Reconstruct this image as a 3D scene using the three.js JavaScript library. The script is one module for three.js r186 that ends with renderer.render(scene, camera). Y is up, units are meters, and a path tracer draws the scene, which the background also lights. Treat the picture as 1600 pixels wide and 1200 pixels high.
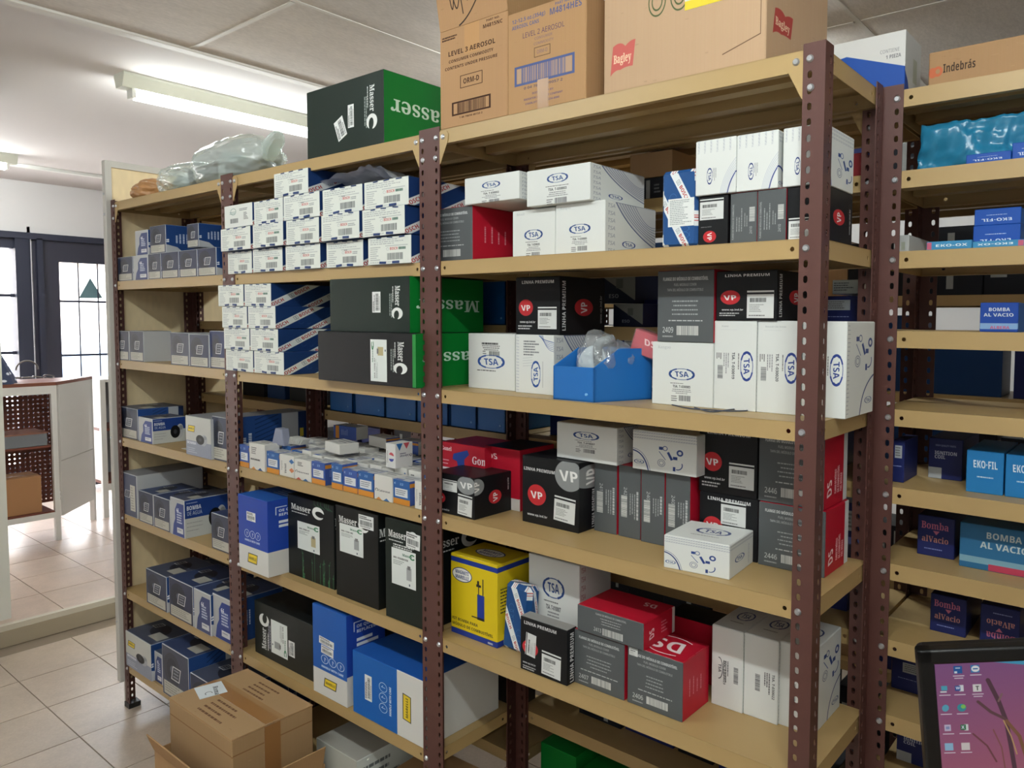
import * as THREE from 'three';
import { mergeGeometries, mergeVertices } from 'three/addons/utils/BufferGeometryUtils.js';
import { RoundedBoxGeometry } from 'three/addons/geometries/RoundedBoxGeometry.js';
import { RectAreaLightUniformsLib } from 'three/addons/lights/RectAreaLightUniformsLib.js';
import { ImprovedNoise } from 'three/addons/math/ImprovedNoise.js';

// ---------------------------------------------------------------- camera, sky, light, exposure
const scene = new THREE.Scene();
const FOC = 1174.8, PX = 939.4, PY = 567.3;                       // lens of the photograph in pixels of a 1600 x 1200 frame
const camera = new THREE.PerspectiveCamera(2 * Math.atan(600 / FOC) * 180 / Math.PI, 4 / 3, 0.02, 200);
camera.position.set(0.4886, 1.5815, 1.203);
camera.rotation.order = 'YXZ';
camera.rotation.set(-0.0576, 0.6499, 0.0068);
camera.setViewOffset(1600, 1200, 800 - PX, 600 - PY, 1600, 1200);
scene.add(camera);
const renderer = new THREE.WebGLRenderer({ antialias: true });
renderer.toneMapping = THREE.LinearToneMapping;
renderer.toneMappingExposure = 1.08;
renderer.shadowMap.enabled = true;
RectAreaLightUniformsLib.init();
const SKY = new THREE.Color().setRGB(11, 11.6, 12.4);
scene.background = SKY;                                            // overcast bright daylight, seen through the shop front only
const TUBE_NITS = 66, TUBE_COLOR = new THREE.Color().setRGB(0.93, 1.0, 1.0);
const CEIL = 2.66;

// ---------------------------------------------------------------- pixel -> place
camera.updateMatrixWorld(true);
const RM = new THREE.Matrix4().extractRotation(camera.matrixWorld), CAM = camera.position;
function ray(u, v) { return new THREE.Vector3((u - PX) / FOC, -(v - PY) / FOC, -1).applyMatrix4(RM); }
function on(u, v, axis, val) { const d = ray(u, v), t = (val - CAM[axis]) / d[axis]; return CAM.clone().addScaledVector(d, t); }
const onY = (u, v, y) => on(u, v, 'y', y), onZ = (u, v, z) => on(u, v, 'z', z), onX = (u, v, x) => on(u, v, 'x', x);

// ---------------------------------------------------------------- helpers
function rng(seed) { let s = seed | 0; return () => { s = (s + 0x6d2b79f5) | 0; let t = Math.imul(s ^ (s >>> 15), 1 | s); t = (t + Math.imul(t ^ (t >>> 7), 61 | t)) ^ t; return ((t ^ (t >>> 14)) >>> 0) / 4294967296; }; }
const R0 = rng(7);
const used = new Map();
function numbered(name) { const n = used.get(name) || 0; used.set(name, n + 1); return n ? name + '_' + String(n).padStart(3, '0') : name; }
function shadow(o) { o.castShadow = true; o.receiveShadow = true; return o; }
function mesh(name, geo, mat, parent) { const m = shadow(new THREE.Mesh(geo, mat)); m.name = parent ? name : numbered(name); (parent || scene).add(m); return m; }
function thing(name, label, category, pos, yaw = 0, group) {
  const o = new THREE.Group(); o.name = numbered(name); o.position.copy(pos); o.rotation.y = yaw;
  o.userData = { label, category }; if (group) o.userData.group = group;
  scene.add(o); return o;
}
function struct(name, geo, mat) { const m = mesh(name, geo, mat); m.userData.kind = 'structure'; return m; }
function bx(x0, x1, y0, y1, z0, z1) { const g = new THREE.BoxGeometry(x1 - x0, y1 - y0, z1 - z0); g.translate((x0 + x1) / 2, (y0 + y1) / 2, (z0 + z1) / 2); return g; }
const merge = (a) => mergeGeometries(a.map((g) => { const n = g.index ? g.toNonIndexed() : g; for (const k of Object.keys(n.attributes)) if (!['position', 'normal', 'uv'].includes(k)) n.deleteAttribute(k); return n; }));
function V(x, y, z) { return new THREE.Vector3(x, y, z); }
const noise = new ImprovedNoise();

function noiseTex(w, h, fn, srgb = true) {
  const d = new Uint8Array(w * h * 4);
  for (let j = 0; j < h; j++) for (let i = 0; i < w; i++) { const c = fn(i / w, j / h); const k = (j * w + i) * 4; d[k] = c[0]; d[k + 1] = c[1]; d[k + 2] = c[2]; d[k + 3] = 255; }
  const t = new THREE.DataTexture(d, w, h); t.magFilter = THREE.LinearFilter; t.minFilter = THREE.LinearMipmapLinearFilter; t.generateMipmaps = true;
  t.wrapS = t.wrapT = THREE.RepeatWrapping; if (srgb) t.colorSpace = THREE.SRGBColorSpace; t.needsUpdate = true; return t;
}
// tileable value noise
function tnoise(seed, n) { const r = rng(seed), g = []; for (let i = 0; i < n * n; i++) g.push(r()); const s = (t) => t * t * (3 - 2 * t);
  return (u, v) => { const x = u * n, y = v * n, i = Math.floor(x), j = Math.floor(y), a = s(x - i), b = s(y - j), q = (p, w) => g[((w % n) + n) % n * n + ((p % n) + n) % n];
    return (q(i, j) * (1 - a) + q(i + 1, j) * a) * (1 - b) + (q(i, j + 1) * (1 - a) + q(i + 1, j + 1) * a) * b; }; }
const n4 = tnoise(1, 4), n8 = tnoise(11, 8), n16 = tnoise(2, 16), n64 = tnoise(3, 64), n128 = tnoise(4, 128);
const peel = noiseTex(256, 256, (u, v) => { const c = 128 + 60 * (n64(u, v) - .5) + 60 * (n128(u, v) - .5); return [c, c, c]; }, false);
function std(color, rough, o = {}) { return new THREE.MeshStandardMaterial({ color, roughness: rough, ...o }); }

// ---------------------------------------------------------------- print on cartons: atlas sheets
const sheets = [];
function sheet(size = 2048) {
  const c = document.createElement('canvas'); c.width = size; c.height = size;
  const g = c.getContext('2d'); g.fillStyle = '#888'; g.fillRect(0, 0, size, size);
  const tex = new THREE.CanvasTexture(c); tex.colorSpace = THREE.SRGBColorSpace; tex.magFilter = THREE.LinearFilter; tex.anisotropy = 8;
  const mats = new Map();
  const s = { c, g, tex, size, x: 0, y: 0, row: 0, mat(rough = .42) { if (!mats.has(rough)) mats.set(rough, new THREE.MeshPhysicalMaterial({ map: tex, roughness: rough, specularIntensity: .5 })); return mats.get(rough); } };
  sheets.push(s); return s;
}
function cell(s, w, h, draw) {
  w = Math.round(w); h = Math.round(h);
  if (s.x + w + 4 > s.size) { s.x = 0; s.y += s.row + 4; s.row = 0; }
  if (s.y + h + 4 > s.size) throw new Error('sheet full');
  const x = s.x + 2, y = s.y + 2, g = s.g;
  for (const [dx, dy] of [[-2, -2], [2, 2], [0, 0]]) { g.save(); g.beginPath(); g.rect(x - 2, y - 2, w + 4, h + 4); g.clip(); g.translate(x + dx, y + dy); draw(g, w, h); g.restore(); }
  s.x += w + 4; s.row = Math.max(s.row, h);
  const N = s.size; return { s, u0: (x + 1) / N, u1: (x + w - 1) / N, v0: 1 - (y + h - 1) / N, v1: 1 - (y + 1) / N };
}
const solids = new Map();
function solid(s, color) { const k = sheets.indexOf(s) + color; if (!solids.has(k)) solids.set(k, cell(s, 12, 12, (g, w, h) => { g.fillStyle = color; g.fillRect(-2, -2, w + 4, h + 4); })); return solids.get(k); }
const turn = (c, q) => ({ ...c, q: ((c.q || 0) + q) & 3 });

function fill(g, c, w, h) { g.fillStyle = c; g.fillRect(-3, -3, w + 6, h + 6); }
function T(g, s, x, y, size, color, o = {}) {
  g.save(); g.translate(x, y); if (o.rot) g.rotate(o.rot); if (o.sx) g.scale(o.sx, 1); if (o.it) g.transform(1, 0, -o.it, 1, 0, 0);
  g.font = (o.bold === false ? '' : 'bold ') + size + 'px ' + (o.font || 'sans-serif'); g.fillStyle = color; g.textAlign = o.align || 'left'; g.textBaseline = 'middle';
  if (o.fit) { const m = g.measureText(s).width; if (m > 0) g.scale(o.fit / m, 1); }
  g.fillText(s, 0, 0); g.restore();
}
// rows of small print too fine to read
function fine(g, x, y, w, rows, step, color, seed, th = .42, align = 'left') {
  const r = rng(seed); g.fillStyle = color;
  for (let i = 0; i < rows; i++) { const len = w * (.55 + .45 * r()); let p = align === 'center' ? x + (w - len) / 2 : x; const end = p + len; while (p < end) { const l = Math.min(end - p, w * (.03 + .09 * r())); g.fillRect(p, y + i * step, l, step * th); p += l + w * .018; } }
}
function bars(g, x, y, w, h, color, seed) { const r = rng(seed); g.fillStyle = color; let p = x; while (p < x + w) { const b = w * (.008 + .022 * r()); g.fillRect(p, y, Math.min(b, x + w - p), h); p += b + w * (.008 + .02 * r()); } }
function rot(g, w, h, q, fn) { g.save(); if (q === 1) { g.translate(w, 0); g.rotate(Math.PI / 2); fn(h, w); } else if (q === 2) { g.translate(w, h); g.rotate(Math.PI); fn(w, h); } else if (q === 3) { g.translate(0, h); g.rotate(-Math.PI / 2); fn(h, w); } else fn(w, h); g.restore(); }
function edge(g, w, h, c, t) { g.strokeStyle = c; g.lineWidth = t; g.strokeRect(0, 0, w, h); }

// ---------------------------------------------------------------- carton body: chamfered box, one atlas cell for each face
// local frame: front lower left corner at the origin, x right, y up, front face at z = 0, back at z = -d
function cartonGeo(w, h, d, f, c = .0011) {
  const P = [], N = [], U = [];
  const uvOf = (cl, s, t) => { const q = cl.q || 0; for (let k = 0; k < q; k++) [s, t] = [t, 1 - s]; if (cl.m) s = 1 - s; return [cl.u0 + (cl.u1 - cl.u0) * s, cl.v0 + (cl.v1 - cl.v0) * t]; };
  const put = (pts, uvs) => { const a = V(...pts[0]), b = V(...pts[1]), e = V(...pts[2]); const n = b.clone().sub(a).cross(e.clone().sub(a)).normalize();
    const tri = pts.length === 4 ? [0, 1, 2, 0, 2, 3] : [0, 1, 2]; for (const i of tri) { P.push(...pts[i]); N.push(n.x, n.y, n.z); U.push(...uvs[i]); } };
  const X = [0, w], Y = [0, h], Z = [-d, 0];
  const faces = { F: { o: [0, 0, 0], a: [1, 0, 0], b: [0, 1, 0], la: w, lb: h }, K: { o: [w, 0, -d], a: [-1, 0, 0], b: [0, 1, 0], la: w, lb: h }, R: { o: [w, 0, 0], a: [0, 0, -1], b: [0, 1, 0], la: d, lb: h },
    L: { o: [0, 0, -d], a: [0, 0, 1], b: [0, 1, 0], la: d, lb: h }, T: { o: [0, h, 0], a: [1, 0, 0], b: [0, 0, -1], la: w, lb: d }, B: { o: [0, 0, -d], a: [1, 0, 0], b: [0, 0, 1], la: w, lb: d } };
  for (const k of Object.keys(faces)) { const F = faces[k], cl = f[k] || f.x; const at = (s, t) => F.o.map((o, i) => o + F.a[i] * s + F.b[i] * t);
    const uv = (s, t) => uvOf(cl, s / F.la, t / F.lb);
    const q = [[c, c], [F.la - c, c], [F.la - c, F.lb - c], [c, F.lb - c]];
    put(q.map(([s, t]) => at(s, t)), q.map(([s, t]) => uv(s, t))); }
  const ix = (sx, sy, sz, ax) => [sx ? w - (ax === 0 ? 0 : c) : (ax === 0 ? 0 : c), sy ? h - (ax === 1 ? 0 : c) : (ax === 1 ? 0 : c), sz ? -(ax === 2 ? 0 : c) : -d + (ax === 2 ? 0 : c)];
  const eu = (k, s, t) => uvOf(f[k] || f.x, s, t);
  const flat = (pts, uvs, out) => { const a = V(...pts[0]), b = V(...pts[1]), e = V(...pts[2]); if (b.clone().sub(a).cross(e.clone().sub(a)).dot(out) < 0) { pts.reverse(); uvs.reverse(); } put(pts, uvs); };
  for (const sy of [0, 1]) for (const sz of [0, 1]) { const a = ix(0, sy, sz, 1), b = ix(1, sy, sz, 1), e = ix(1, sy, sz, 2), g = ix(0, sy, sz, 2); const fk = sz ? 'F' : 'K'; const t = sy; flat([a, b, e, g], [eu(fk, sz ? 0 : 1, t), eu(fk, sz ? 1 : 0, t), eu(fk, sz ? 1 : 0, t), eu(fk, sz ? 0 : 1, t)], V(0, sy ? 1 : -1, sz ? 1 : -1)); }
  for (const sx of [0, 1]) for (const sz of [0, 1]) { const a = ix(sx, 0, sz, 0), b = ix(sx, 1, sz, 0), e = ix(sx, 1, sz, 2), g = ix(sx, 0, sz, 2); const fk = sz ? 'F' : 'K'; const s = sz ? sx : 1 - sx; flat([a, b, e, g], [eu(fk, s, 0), eu(fk, s, 1), eu(fk, s, 1), eu(fk, s, 0)], V(sx ? 1 : -1, 0, sz ? 1 : -1)); }
  for (const sx of [0, 1]) for (const sy of [0, 1]) { const a = ix(sx, sy, 0, 0), b = ix(sx, sy, 1, 0), e = ix(sx, sy, 1, 1), g = ix(sx, sy, 0, 1); const fk = sx ? 'R' : 'L'; const t = sy; flat([a, b, e, g], [eu(fk, sx ? 1 : 0, t), eu(fk, sx ? 0 : 1, t), eu(fk, sx ? 0 : 1, t), eu(fk, sx ? 1 : 0, t)], V(sx ? 1 : -1, sy ? 1 : -1, 0)); }
  for (const sx of [0, 1]) for (const sy of [0, 1]) for (const sz of [0, 1]) { const c0 = eu(sz ? 'F' : 'K', sz ? sx : 1 - sx, sy); flat([ix(sx, sy, sz, 0), ix(sx, sy, sz, 1), ix(sx, sy, sz, 2)], [c0, c0, c0], V(sx ? 1 : -1, sy ? 1 : -1, sz ? 1 : -1)); }
  const g = new THREE.BufferGeometry(); g.setAttribute('position', new THREE.Float32BufferAttribute(P, 3)); g.setAttribute('normal', new THREE.Float32BufferAttribute(N, 3)); g.setAttribute('uv', new THREE.Float32BufferAttribute(U, 2)); return g;
}
const geoCache = new Map();
// a thin card lying on a face of a carton: 'F' front, 'R' right, 'T' top; x, y measured in metres on that face from its lower left corner
function card(parent, name, face, x, y, w, h, art, rough = .5, tilt = 0, th = .0005) {
  const t = parent.dim, g = cartonGeo(w, h, th, { F: art, x: art.s.blank || (art.s.blank = solid(art.s, '#e8e8e4')) }, .0001);
  g.translate(-w / 2, -h / 2, th);
  const m = mesh(name, g, art.s.mat(rough), parent); m.rotation.order = 'YXZ';
  const cx = x + w / 2, cy = y + h / 2;
  if (face === 'F') { m.position.set(cx, cy, 0); m.rotation.set(0, 0, tilt); }
  if (face === 'R') { m.position.set(t[0], cy, -cx); m.rotation.set(0, Math.PI / 2, tilt); }
  if (face === 'T') { m.position.set(cx, t[1], -cy); m.rotation.set(-Math.PI / 2, 0, tilt); }
  return m;
}
// place a carton from where its front face stands in the photograph
// o: s base height; bl, br front lower corners in pixels; tl row of the front upper left corner; d depth, or ru [u, v] a pixel on its rear right edge; z distance of the front face when its foot is hidden
function locate(o) {
  let p0, p1;
  if (o.z === undefined) { p0 = onY(...o.bl, o.s); p1 = onY(...o.br, o.s); if (!o.yaw) { const z = (p0.z + p1.z) / 2; p0 = onZ(o.bl[0], o.bl[1], z); p1 = onZ(o.br[0], o.br[1], z); } }
  else { p0 = onZ(...o.bl, o.z); p1 = onZ(...o.br, o.z); }
  const y1 = o.h ? o.s + o.h : onZ(o.bl[0] + (o.tdx || 0), o.tl, p0.z).y;
  const w = Math.hypot(p1.x - p0.x, p1.z - p0.z), yaw = o.yaw ? Math.atan2(-(p1.z - p0.z), p1.x - p0.x) : 0;
  let d = o.d; if (o.rb) { const q = onY(...o.rb, o.s); d = Math.hypot(q.x - p1.x, q.z - p1.z); } if (o.ru) { const q = onX(...o.ru, p1.x); d = p1.z - q.z; }
  return { pos: V(p0.x, o.s, p0.z), w, h: y1 - o.s, d, yaw: yaw + (o.tw || 0), top: y1 };
}
function carton(name, label, faces, o, group) {
  const L = o.at || locate(o); const c = o.chamfer || .0011;
  const t = thing(name, label, 'box', L.pos, L.yaw, group); t.dim = [L.w, L.h, L.d];
  const b = mesh('carton_body', cartonGeo(L.w, L.h, L.d, faces, c), (faces.F || faces.x).s.mat(o.rough || .42), t);
  t.L = L;
  if (o.lid !== false && faces.T) { // closing flap lies on the top face with a small gap round it
    const g = cartonGeo(L.w - .003, .0007, L.d - .003, { T: faces.T, x: faces.T }, .0002); const l = mesh('lid_flap', g, faces.T.s.mat(o.rough || .42), t); l.position.set(.0015, L.h, -.0015);
  }
  return t;
}

// ---------------------------------------------------------------- materials of the place
const M = {
  tan: std('#b09463', .42, { bumpMap: peel, bumpScale: .0002 }),
  tanTop: std('#b3945c', .42, { bumpMap: peel, bumpScale: .0002 }),
  brown: std('#57352f', .45, { bumpMap: peel, bumpScale: .0002 }),
  zinc: std('#c9ccd0', .32, { metalness: .85 }),
  white: std('#dcdcd6', .55), wall: std('#d9d7d6', .8), lamp: std('#d8dacb', .5), black: std('#0c0c0e', .4), navy: std('#23283a', .4),
  cream: std('#d8c193', .62), alu: std('#b8b6b0', .4, { metalness: .3 }),
};
// ---------------------------------------------------------------- room: floor, step, ceiling, walls
const tileTex = (() => { const f = (base) => noiseTex(512, 512, (u, v) => { const n = .5 * n4(u, v) + .3 * n16(u, v) + .2 * n64(u, v) - .5, k = 1 + .13 * n; return base.map((c) => Math.max(0, Math.min(255, c * k + 8 * (n128(u, v) - .5)))); }); return [f([186, 170, 154]), f([192, 172, 158])]; })();
const tileMat = [0, 1].map((k) => std('#ffffff', .3, { map: tileTex[k] }));
const grout = std('#8a7c6c', .8);
const floor = struct('floor', merge([bx(-3.9, 3.2, -.06, -.0035, -4.2, 3.2)]), grout);
const platform = struct('floor_raised', bx(-7.1, -3.9, -.06, .0965, -4.2, 3.2), grout);
function tiles(parent, xs, zs, dx, dz, y, mat, seed) {
  const r = rng(seed), gap = .0045, vars = [];
  for (let k = 0; k < 5; k++) { const g = new THREE.BoxGeometry(dx - gap, .004, dz - gap); const uv = g.attributes.uv; const ou = r(), ov = r(); for (let i = 0; i < uv.count; i++) uv.setXY(i, uv.getX(i) * .55 + ou, uv.getY(i) * .5 + ov); vars.push(g); }
  for (const x of xs) for (const z of zs) { const m = mesh('floor_tile', vars[Math.floor(r() * 5)], mat, parent); m.position.set(x - dx / 2, y - .002 + (r() - .5) * .0006, z - dz / 2); }
}
const seq = (a, s, n) => Array.from({ length: n }, (_, i) => a - s * i);
tiles(floor, seq(-2.728 + .35 * 8, .35, 11).filter((x) => x - .35 > -3.9), seq(.2 + .305 * 5, .305, 9), .35, .305, 0, tileMat[0], 5);
tiles(floor, [-2.728 - .35 * 3 + .228 - .001], [0], .1, .1, -.05, tileMat[0], 6);
tiles(platform, seq(-3.925, .35, 9), seq(-.125 + .31 * 4, .31, 9), .35, .31, .1, tileMat[1], 8);
const step = struct('trim_1', merge([bx(-3.925, -3.893, .078, .104, -4.2, 3.2)]), std('#c9c3b4', .5));
struct('trim_2', bx(-3.9, -3.889, 0, .078, -4.2, 3.2), std('#a59a86', .5));

const ceilTex = noiseTex(512, 512, (u, v) => { const n = n64(u, v) - .5, m = n128(u, v) - .5, c = 1 + .05 * n + .05 * m + .04 * (n8(u, v) - .5); return [208 * c, 201 * c, 194 * c]; });
const ceilMat = std('#ffffff', .85, { map: ceilTex }), plainCeil = std('#d0cac7', .85);
const ceiling = struct('ceiling', bx(-7.1, 3.2, CEIL + .012, CEIL + .12, -4.2, 3.2), plainCeil);
const CX = [3.2, 1.78, 1.03, .28, -.46, -1.2, -1.94, -2.72], CZ = [-4.2, -2.87, -1.56, -.255, 1.05, 2.35, 3.2];
for (let i = 0; i + 1 < CX.length; i++) for (let j = 0; j + 1 < CZ.length; j++) { const g = bx(CX[i + 1] + .004, CX[i] - .004, CEIL, CEIL + .012, CZ[j] + .004, CZ[j + 1] - .004); const uv = g.attributes.uv; for (let k = 0; k < uv.count; k++) uv.setXY(k, uv.getX(k) * 2 + i * .3, uv.getY(k) * 1.2 + j * .4); mesh('ceiling_panel', g, ceilMat, ceiling); }
mesh('ceiling_panel', bx(-7.1, -2.75, CEIL, CEIL + .012, -4.2, 3.2), plainCeil, ceiling);
const batten = std('#cfcac2', .6);
for (const x of CX.slice(1)) { const wide = x < -2.7; mesh('joint_strip', new RoundedBoxGeometry(wide ? .055 : .018, wide ? .012 : .004, 7.38, 2, wide ? .004 : .0015).translate(x - (wide ? .012 : 0), CEIL - (wide ? .004 : .0005), -.5), batten, ceiling); }
for (const z of CZ.slice(1, -1)) for (let i = 0; i + 1 < CX.length; i++) mesh('joint_strip', new RoundedBoxGeometry(CX[i] - CX[i + 1] - .03, .004, .018, 2, .0015).translate((CX[i] + CX[i + 1]) / 2, CEIL - .0005, z), batten, ceiling);

struct('wall_right', bx(3.2, 3.4, -.06, CEIL + .12, -4.2, 3.2), M.wall);
struct('wall_back', bx(-7.3, 3.4, -.06, CEIL + .12, -4.4, -4.2), M.wall);
struct('wall_front', bx(-7.3, 3.4, -.06, CEIL + .12, 3.2, 3.4), M.wall);
// pillar at the step, its corner shows at the picture's edge
{ const p = onY(18, 966, .1); struct('wall_pillar', bx(p.x - .3, p.x, .1, CEIL, p.z, p.z + .32), std('#d6d8d2', .6)); }

// shop front: wall at x = -6.9 with window and door openings
const WX = -6.9;
const wz = (u, v = 480) => onX(u, v, WX).z;
const zA = wz(66), zB = zA - 1.05, zW0 = wz(40), zW1 = zW0 + 2.6;          // door opening, window opening
struct('wall_left', merge([bx(WX - .2, WX, 2.21, CEIL + .12, -4.2, 3.2), bx(WX - .2, WX, -.06, 2.21, -4.2, zB), bx(WX - .2, WX, -.06, 2.21, zW1, 3.2), bx(WX - .2, WX, -.06, .3, zW0, zW1)]), M.wall);
const frameMat = std('#262a3c', .5), frameB = std('#30303e', .5), glass = new THREE.MeshPhysicalMaterial({ color: '#ffffff', transmission: 1, roughness: .02, thickness: 0, ior: 1.45 });
{ // fixed window on the left of the door, in a dark steel frame with bars
  const y0 = .3, y1 = 2.21; const f = struct('window_1', merge([bx(WX - .1, WX - .02, y1 - .09, y1, zW0, zW1), bx(WX - .1, WX - .02, y0, y0 + .06, zW0, zW1), bx(WX - .1, WX - .02, y0 + .06, y1 - .09, zW0, zW0 + .05), bx(WX - .1, WX - .02, y0 + .06, y1 - .09, zW1 - .05, zW1), bx(WX - .1, WX - .02, y0 + .06, y1 - .09, zW0 + .92, zW0 + .98)]), frameMat);
  mesh('pane', bx(WX - .065, WX - .06, y0 + .05, y1 - .08, zW0 + .04, zW1 - .04), glass, f);
  for (const v of [462, 551]) { const y = onX(40, v, WX).y; mesh('rail', bx(WX - .05, WX - .035, y - .012, y + .012, zW0, zW1), frameMat, f); }
  for (let i = 0; i < 12; i++) mesh('bar', new THREE.CylinderGeometry(.007, .007, y1 - y0, 8).translate(WX - .045, (y0 + y1) / 2, zW0 + .17 + i * .21), frameMat, f);
}
{ // post between window and door, with hanging roller rods
  const z0 = wz(66), z1 = wz(40); const f = struct('window_2', merge([bx(WX - .14, WX + .02, .1, 2.21, z1 - .03, z1 + .06), bx(WX - .14, WX + .03, .1, 2.21, z0 - .01, z0 + .03)]), frameMat);
  mesh('pane', bx(WX - .06, WX - .055, .1, 2.2, z0 + .03, z1 - .03), glass, f);
  mesh('rod', bx(WX - .04, WX - .015, .1, 2.25, z1 - .085, z1 - .06), frameB, f);
  mesh('rod', bx(WX - .02, WX + .0, .1, 2.3, (z0 + z1) / 2 + .01, (z0 + z1) / 2 + .03), frameMat, f);
  mesh('head_rail', bx(WX - .02, WX + .03, 2.2, 2.25, zB, zW1), frameMat, f);
}
{ // glazed door leaf with bars
  const y0 = .12, y1 = 2.2, za = zA, zb = zB; const f = struct('door_1', merge([bx(WX - .06, WX - .01, y1 - .17, y1, zb, za), bx(WX - .06, WX - .01, y0, y0 + .12, zb, za), bx(WX - .06, WX - .01, y0 + .12, y1 - .17, za - .13, za), bx(WX - .06, WX - .01, y0 + .12, y1 - .17, zb, zb + .12)]), frameB);
  mesh('pane', bx(WX - .038, WX - .033, y0 + .1, y1 - .15, zb + .1, za - .1), glass, f);
  for (const v of [471, 555, 620]) { const y = onX(120, v, WX).y; mesh('rail', bx(WX - .03, WX - .02, y - .009, y + .009, zb + .1, za - .1), frameMat, f); }
  for (let i = 0; i < 5; i++) mesh('bar', new THREE.CylinderGeometry(.006, .006, y1 - y0 - .2, 8).translate(WX - .025, (y0 + y1) / 2, za - .27 - i * .145), frameMat, f);
  // triangular notice stuck to the pane
  const a = onX(143, 434, WX + .0), b = onX(125, 466, WX), c = onX(163, 466, WX); const sh = new THREE.Shape([new THREE.Vector2(-a.z, a.y), new THREE.Vector2(-b.z, b.y), new THREE.Vector2(-c.z, c.y)]);
  const g = new THREE.ExtrudeGeometry(sh, { depth: .001, bevelEnabled: false }).rotateY(Math.PI / 2).translate(WX - .031, 0, 0);
  const st = mesh('window_sticker', g, std('#5f7f86', .6)); st.userData = { label: 'grey-teal triangular notice stuck on the glass door pane', category: 'sticker' };
}
// outside: pavement, road, facade across the street, car
struct('ground_outside', bx(-30, -7.1, -.3, .05, -14, 12), std('#cfcac2', .9));
{ const t = thing('building', 'pale building across the street beyond the shop door', 'building', V(-17, .05, -3)); mesh('facade', bx(0, .5, 0, 3.4, -11, 12), std('#efe4d8', .9), t); mesh('door_panel', bx(.5, .54, 0, 2.4, 1.2, 2.2), std('#a06a45', .7), t); mesh('wall_band', bx(.5, .53, 2.5, 2.9, -6, 6), std('#bfa58a', .8), t); }
{ const t = thing('parked_car', 'pale parked car in the street beyond the door', 'car', V(-12.5, -.25, -3.1), Math.PI / 2 + .1);
  const prof = [[-2.1, .35], [-2.05, .75], [-1.4, .92], [-.75, 1.42], [.7, 1.45], [1.4, .95], [2.1, .8], [2.15, .35]]; const sh = new THREE.Shape(prof.map((p) => new THREE.Vector2(...p)));
  mesh('car_body', new THREE.ExtrudeGeometry(sh, { depth: 1.5, bevelEnabled: true, bevelSize: .08, bevelThickness: .08, bevelSegments: 2 }).translate(0, 0, -.75), std('#e4e8ee', .4), t);
  const gl = new THREE.Shape([[-1.2, .98], [-.7, 1.34], [.62, 1.37], [1.12, .98]].map((p) => new THREE.Vector2(...p))); mesh('side_glass', new THREE.ExtrudeGeometry(gl, { depth: 1.68, bevelEnabled: false }).translate(0, 0, -.84), std('#9fb0c4', .3), t);
  for (const x of [-1.35, 1.35]) for (const z of [-.75, .75]) mesh('wheel', new THREE.CylinderGeometry(.33, .33, .2, 20).rotateX(Math.PI / 2).translate(x, .33, z), std('#222', .7), t); }

// ---------------------------------------------------------------- lamps
function tubeLamp(x, z, alongX, len, label, power = 1) { const lit = power > 0;
  const t = thing('tube_lamp', label, 'lamp', V(x, CEIL, z), alongX ? Math.PI / 2 : 0);
  const sh = new THREE.Shape([[-.055, 0], [.055, 0], [.055, -.012], [.034, -.062], [-.034, -.062], [-.055, -.012]].map((p) => new THREE.Vector2(...p)));
  mesh('housing', new THREE.ExtrudeGeometry(sh, { depth: len, bevelEnabled: false }).translate(0, 0, -len / 2), M.lamp, t);
  for (const s of [-1, 1]) mesh('socket', merge([bx(-.028, .028, -.1, -.06, s * (len / 2 - .05) - .008, s * (len / 2 - .05) + .008)]), M.white, t);
  const em = lit ? new THREE.MeshStandardMaterial({ color: '#fff', emissive: new THREE.Color().setRGB(1, .99, .97), emissiveIntensity: 5, roughness: .4 }) : M.white;
  mesh('fluorescent_tube', new THREE.CylinderGeometry(.019, .019, len - .12, 16).rotateX(Math.PI / 2).translate(0, -.088, 0), em, t);
  if (lit) for (const a of [-2.3, -1.2, 0, 1.2, 2.3]) { const l = new THREE.RectAreaLight(TUBE_COLOR, TUBE_NITS * power, .03, len - .12); l.position.set(Math.sin(a) * .021, -.088 - Math.cos(a) * .021, 0); l.rotation.set(-Math.PI / 2, 0, 0); const q = new THREE.Quaternion().setFromAxisAngle(V(0, 0, 1), a).multiply(new THREE.Quaternion().setFromEuler(l.rotation)); l.quaternion.copy(q); t.add(l); }
  return t;
}
tubeLamp(-3.28, -.2 - .64, false, 1.27, 'lit fluorescent tube fitting on the ceiling beyond the left end of the shelving', .8);
tubeLamp(.5, 1.2, true, 1.27, 'lit fluorescent tube fitting on the ceiling above the aisle, before the black cartons', 1.25);
tubeLamp(-1.36, -1.5, true, 1.27, 'lit fluorescent tube fitting on the ceiling above the rear aisle', 1.7);
tubeLamp(-1.6, 1.2, true, 1.27, 'lit fluorescent tube fitting in line above the aisle, before the striped cartons', .62);
tubeLamp(1.6, 2.3, false, 1.27, 'lit fluorescent tube fitting in the back of the shop, nearer the end wall', .8);
tubeLamp(-5.78, -.5 + .64, false, 1.27, 'lit fluorescent tube fitting on the ceiling near the shop front window');
{ const a = onY(30, 250, CEIL), t = thing('cable_duct', 'white surface cable duct running along the ceiling near the shop front', 'duct', V(-6.1, CEIL, -.55)); mesh('duct', bx(-.02, .02, -.022, 0, -.95, .05), M.white, t); mesh('junction_block', bx(-.03, .03, -.04, 0, -.98, -.66), M.white, t); }

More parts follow.
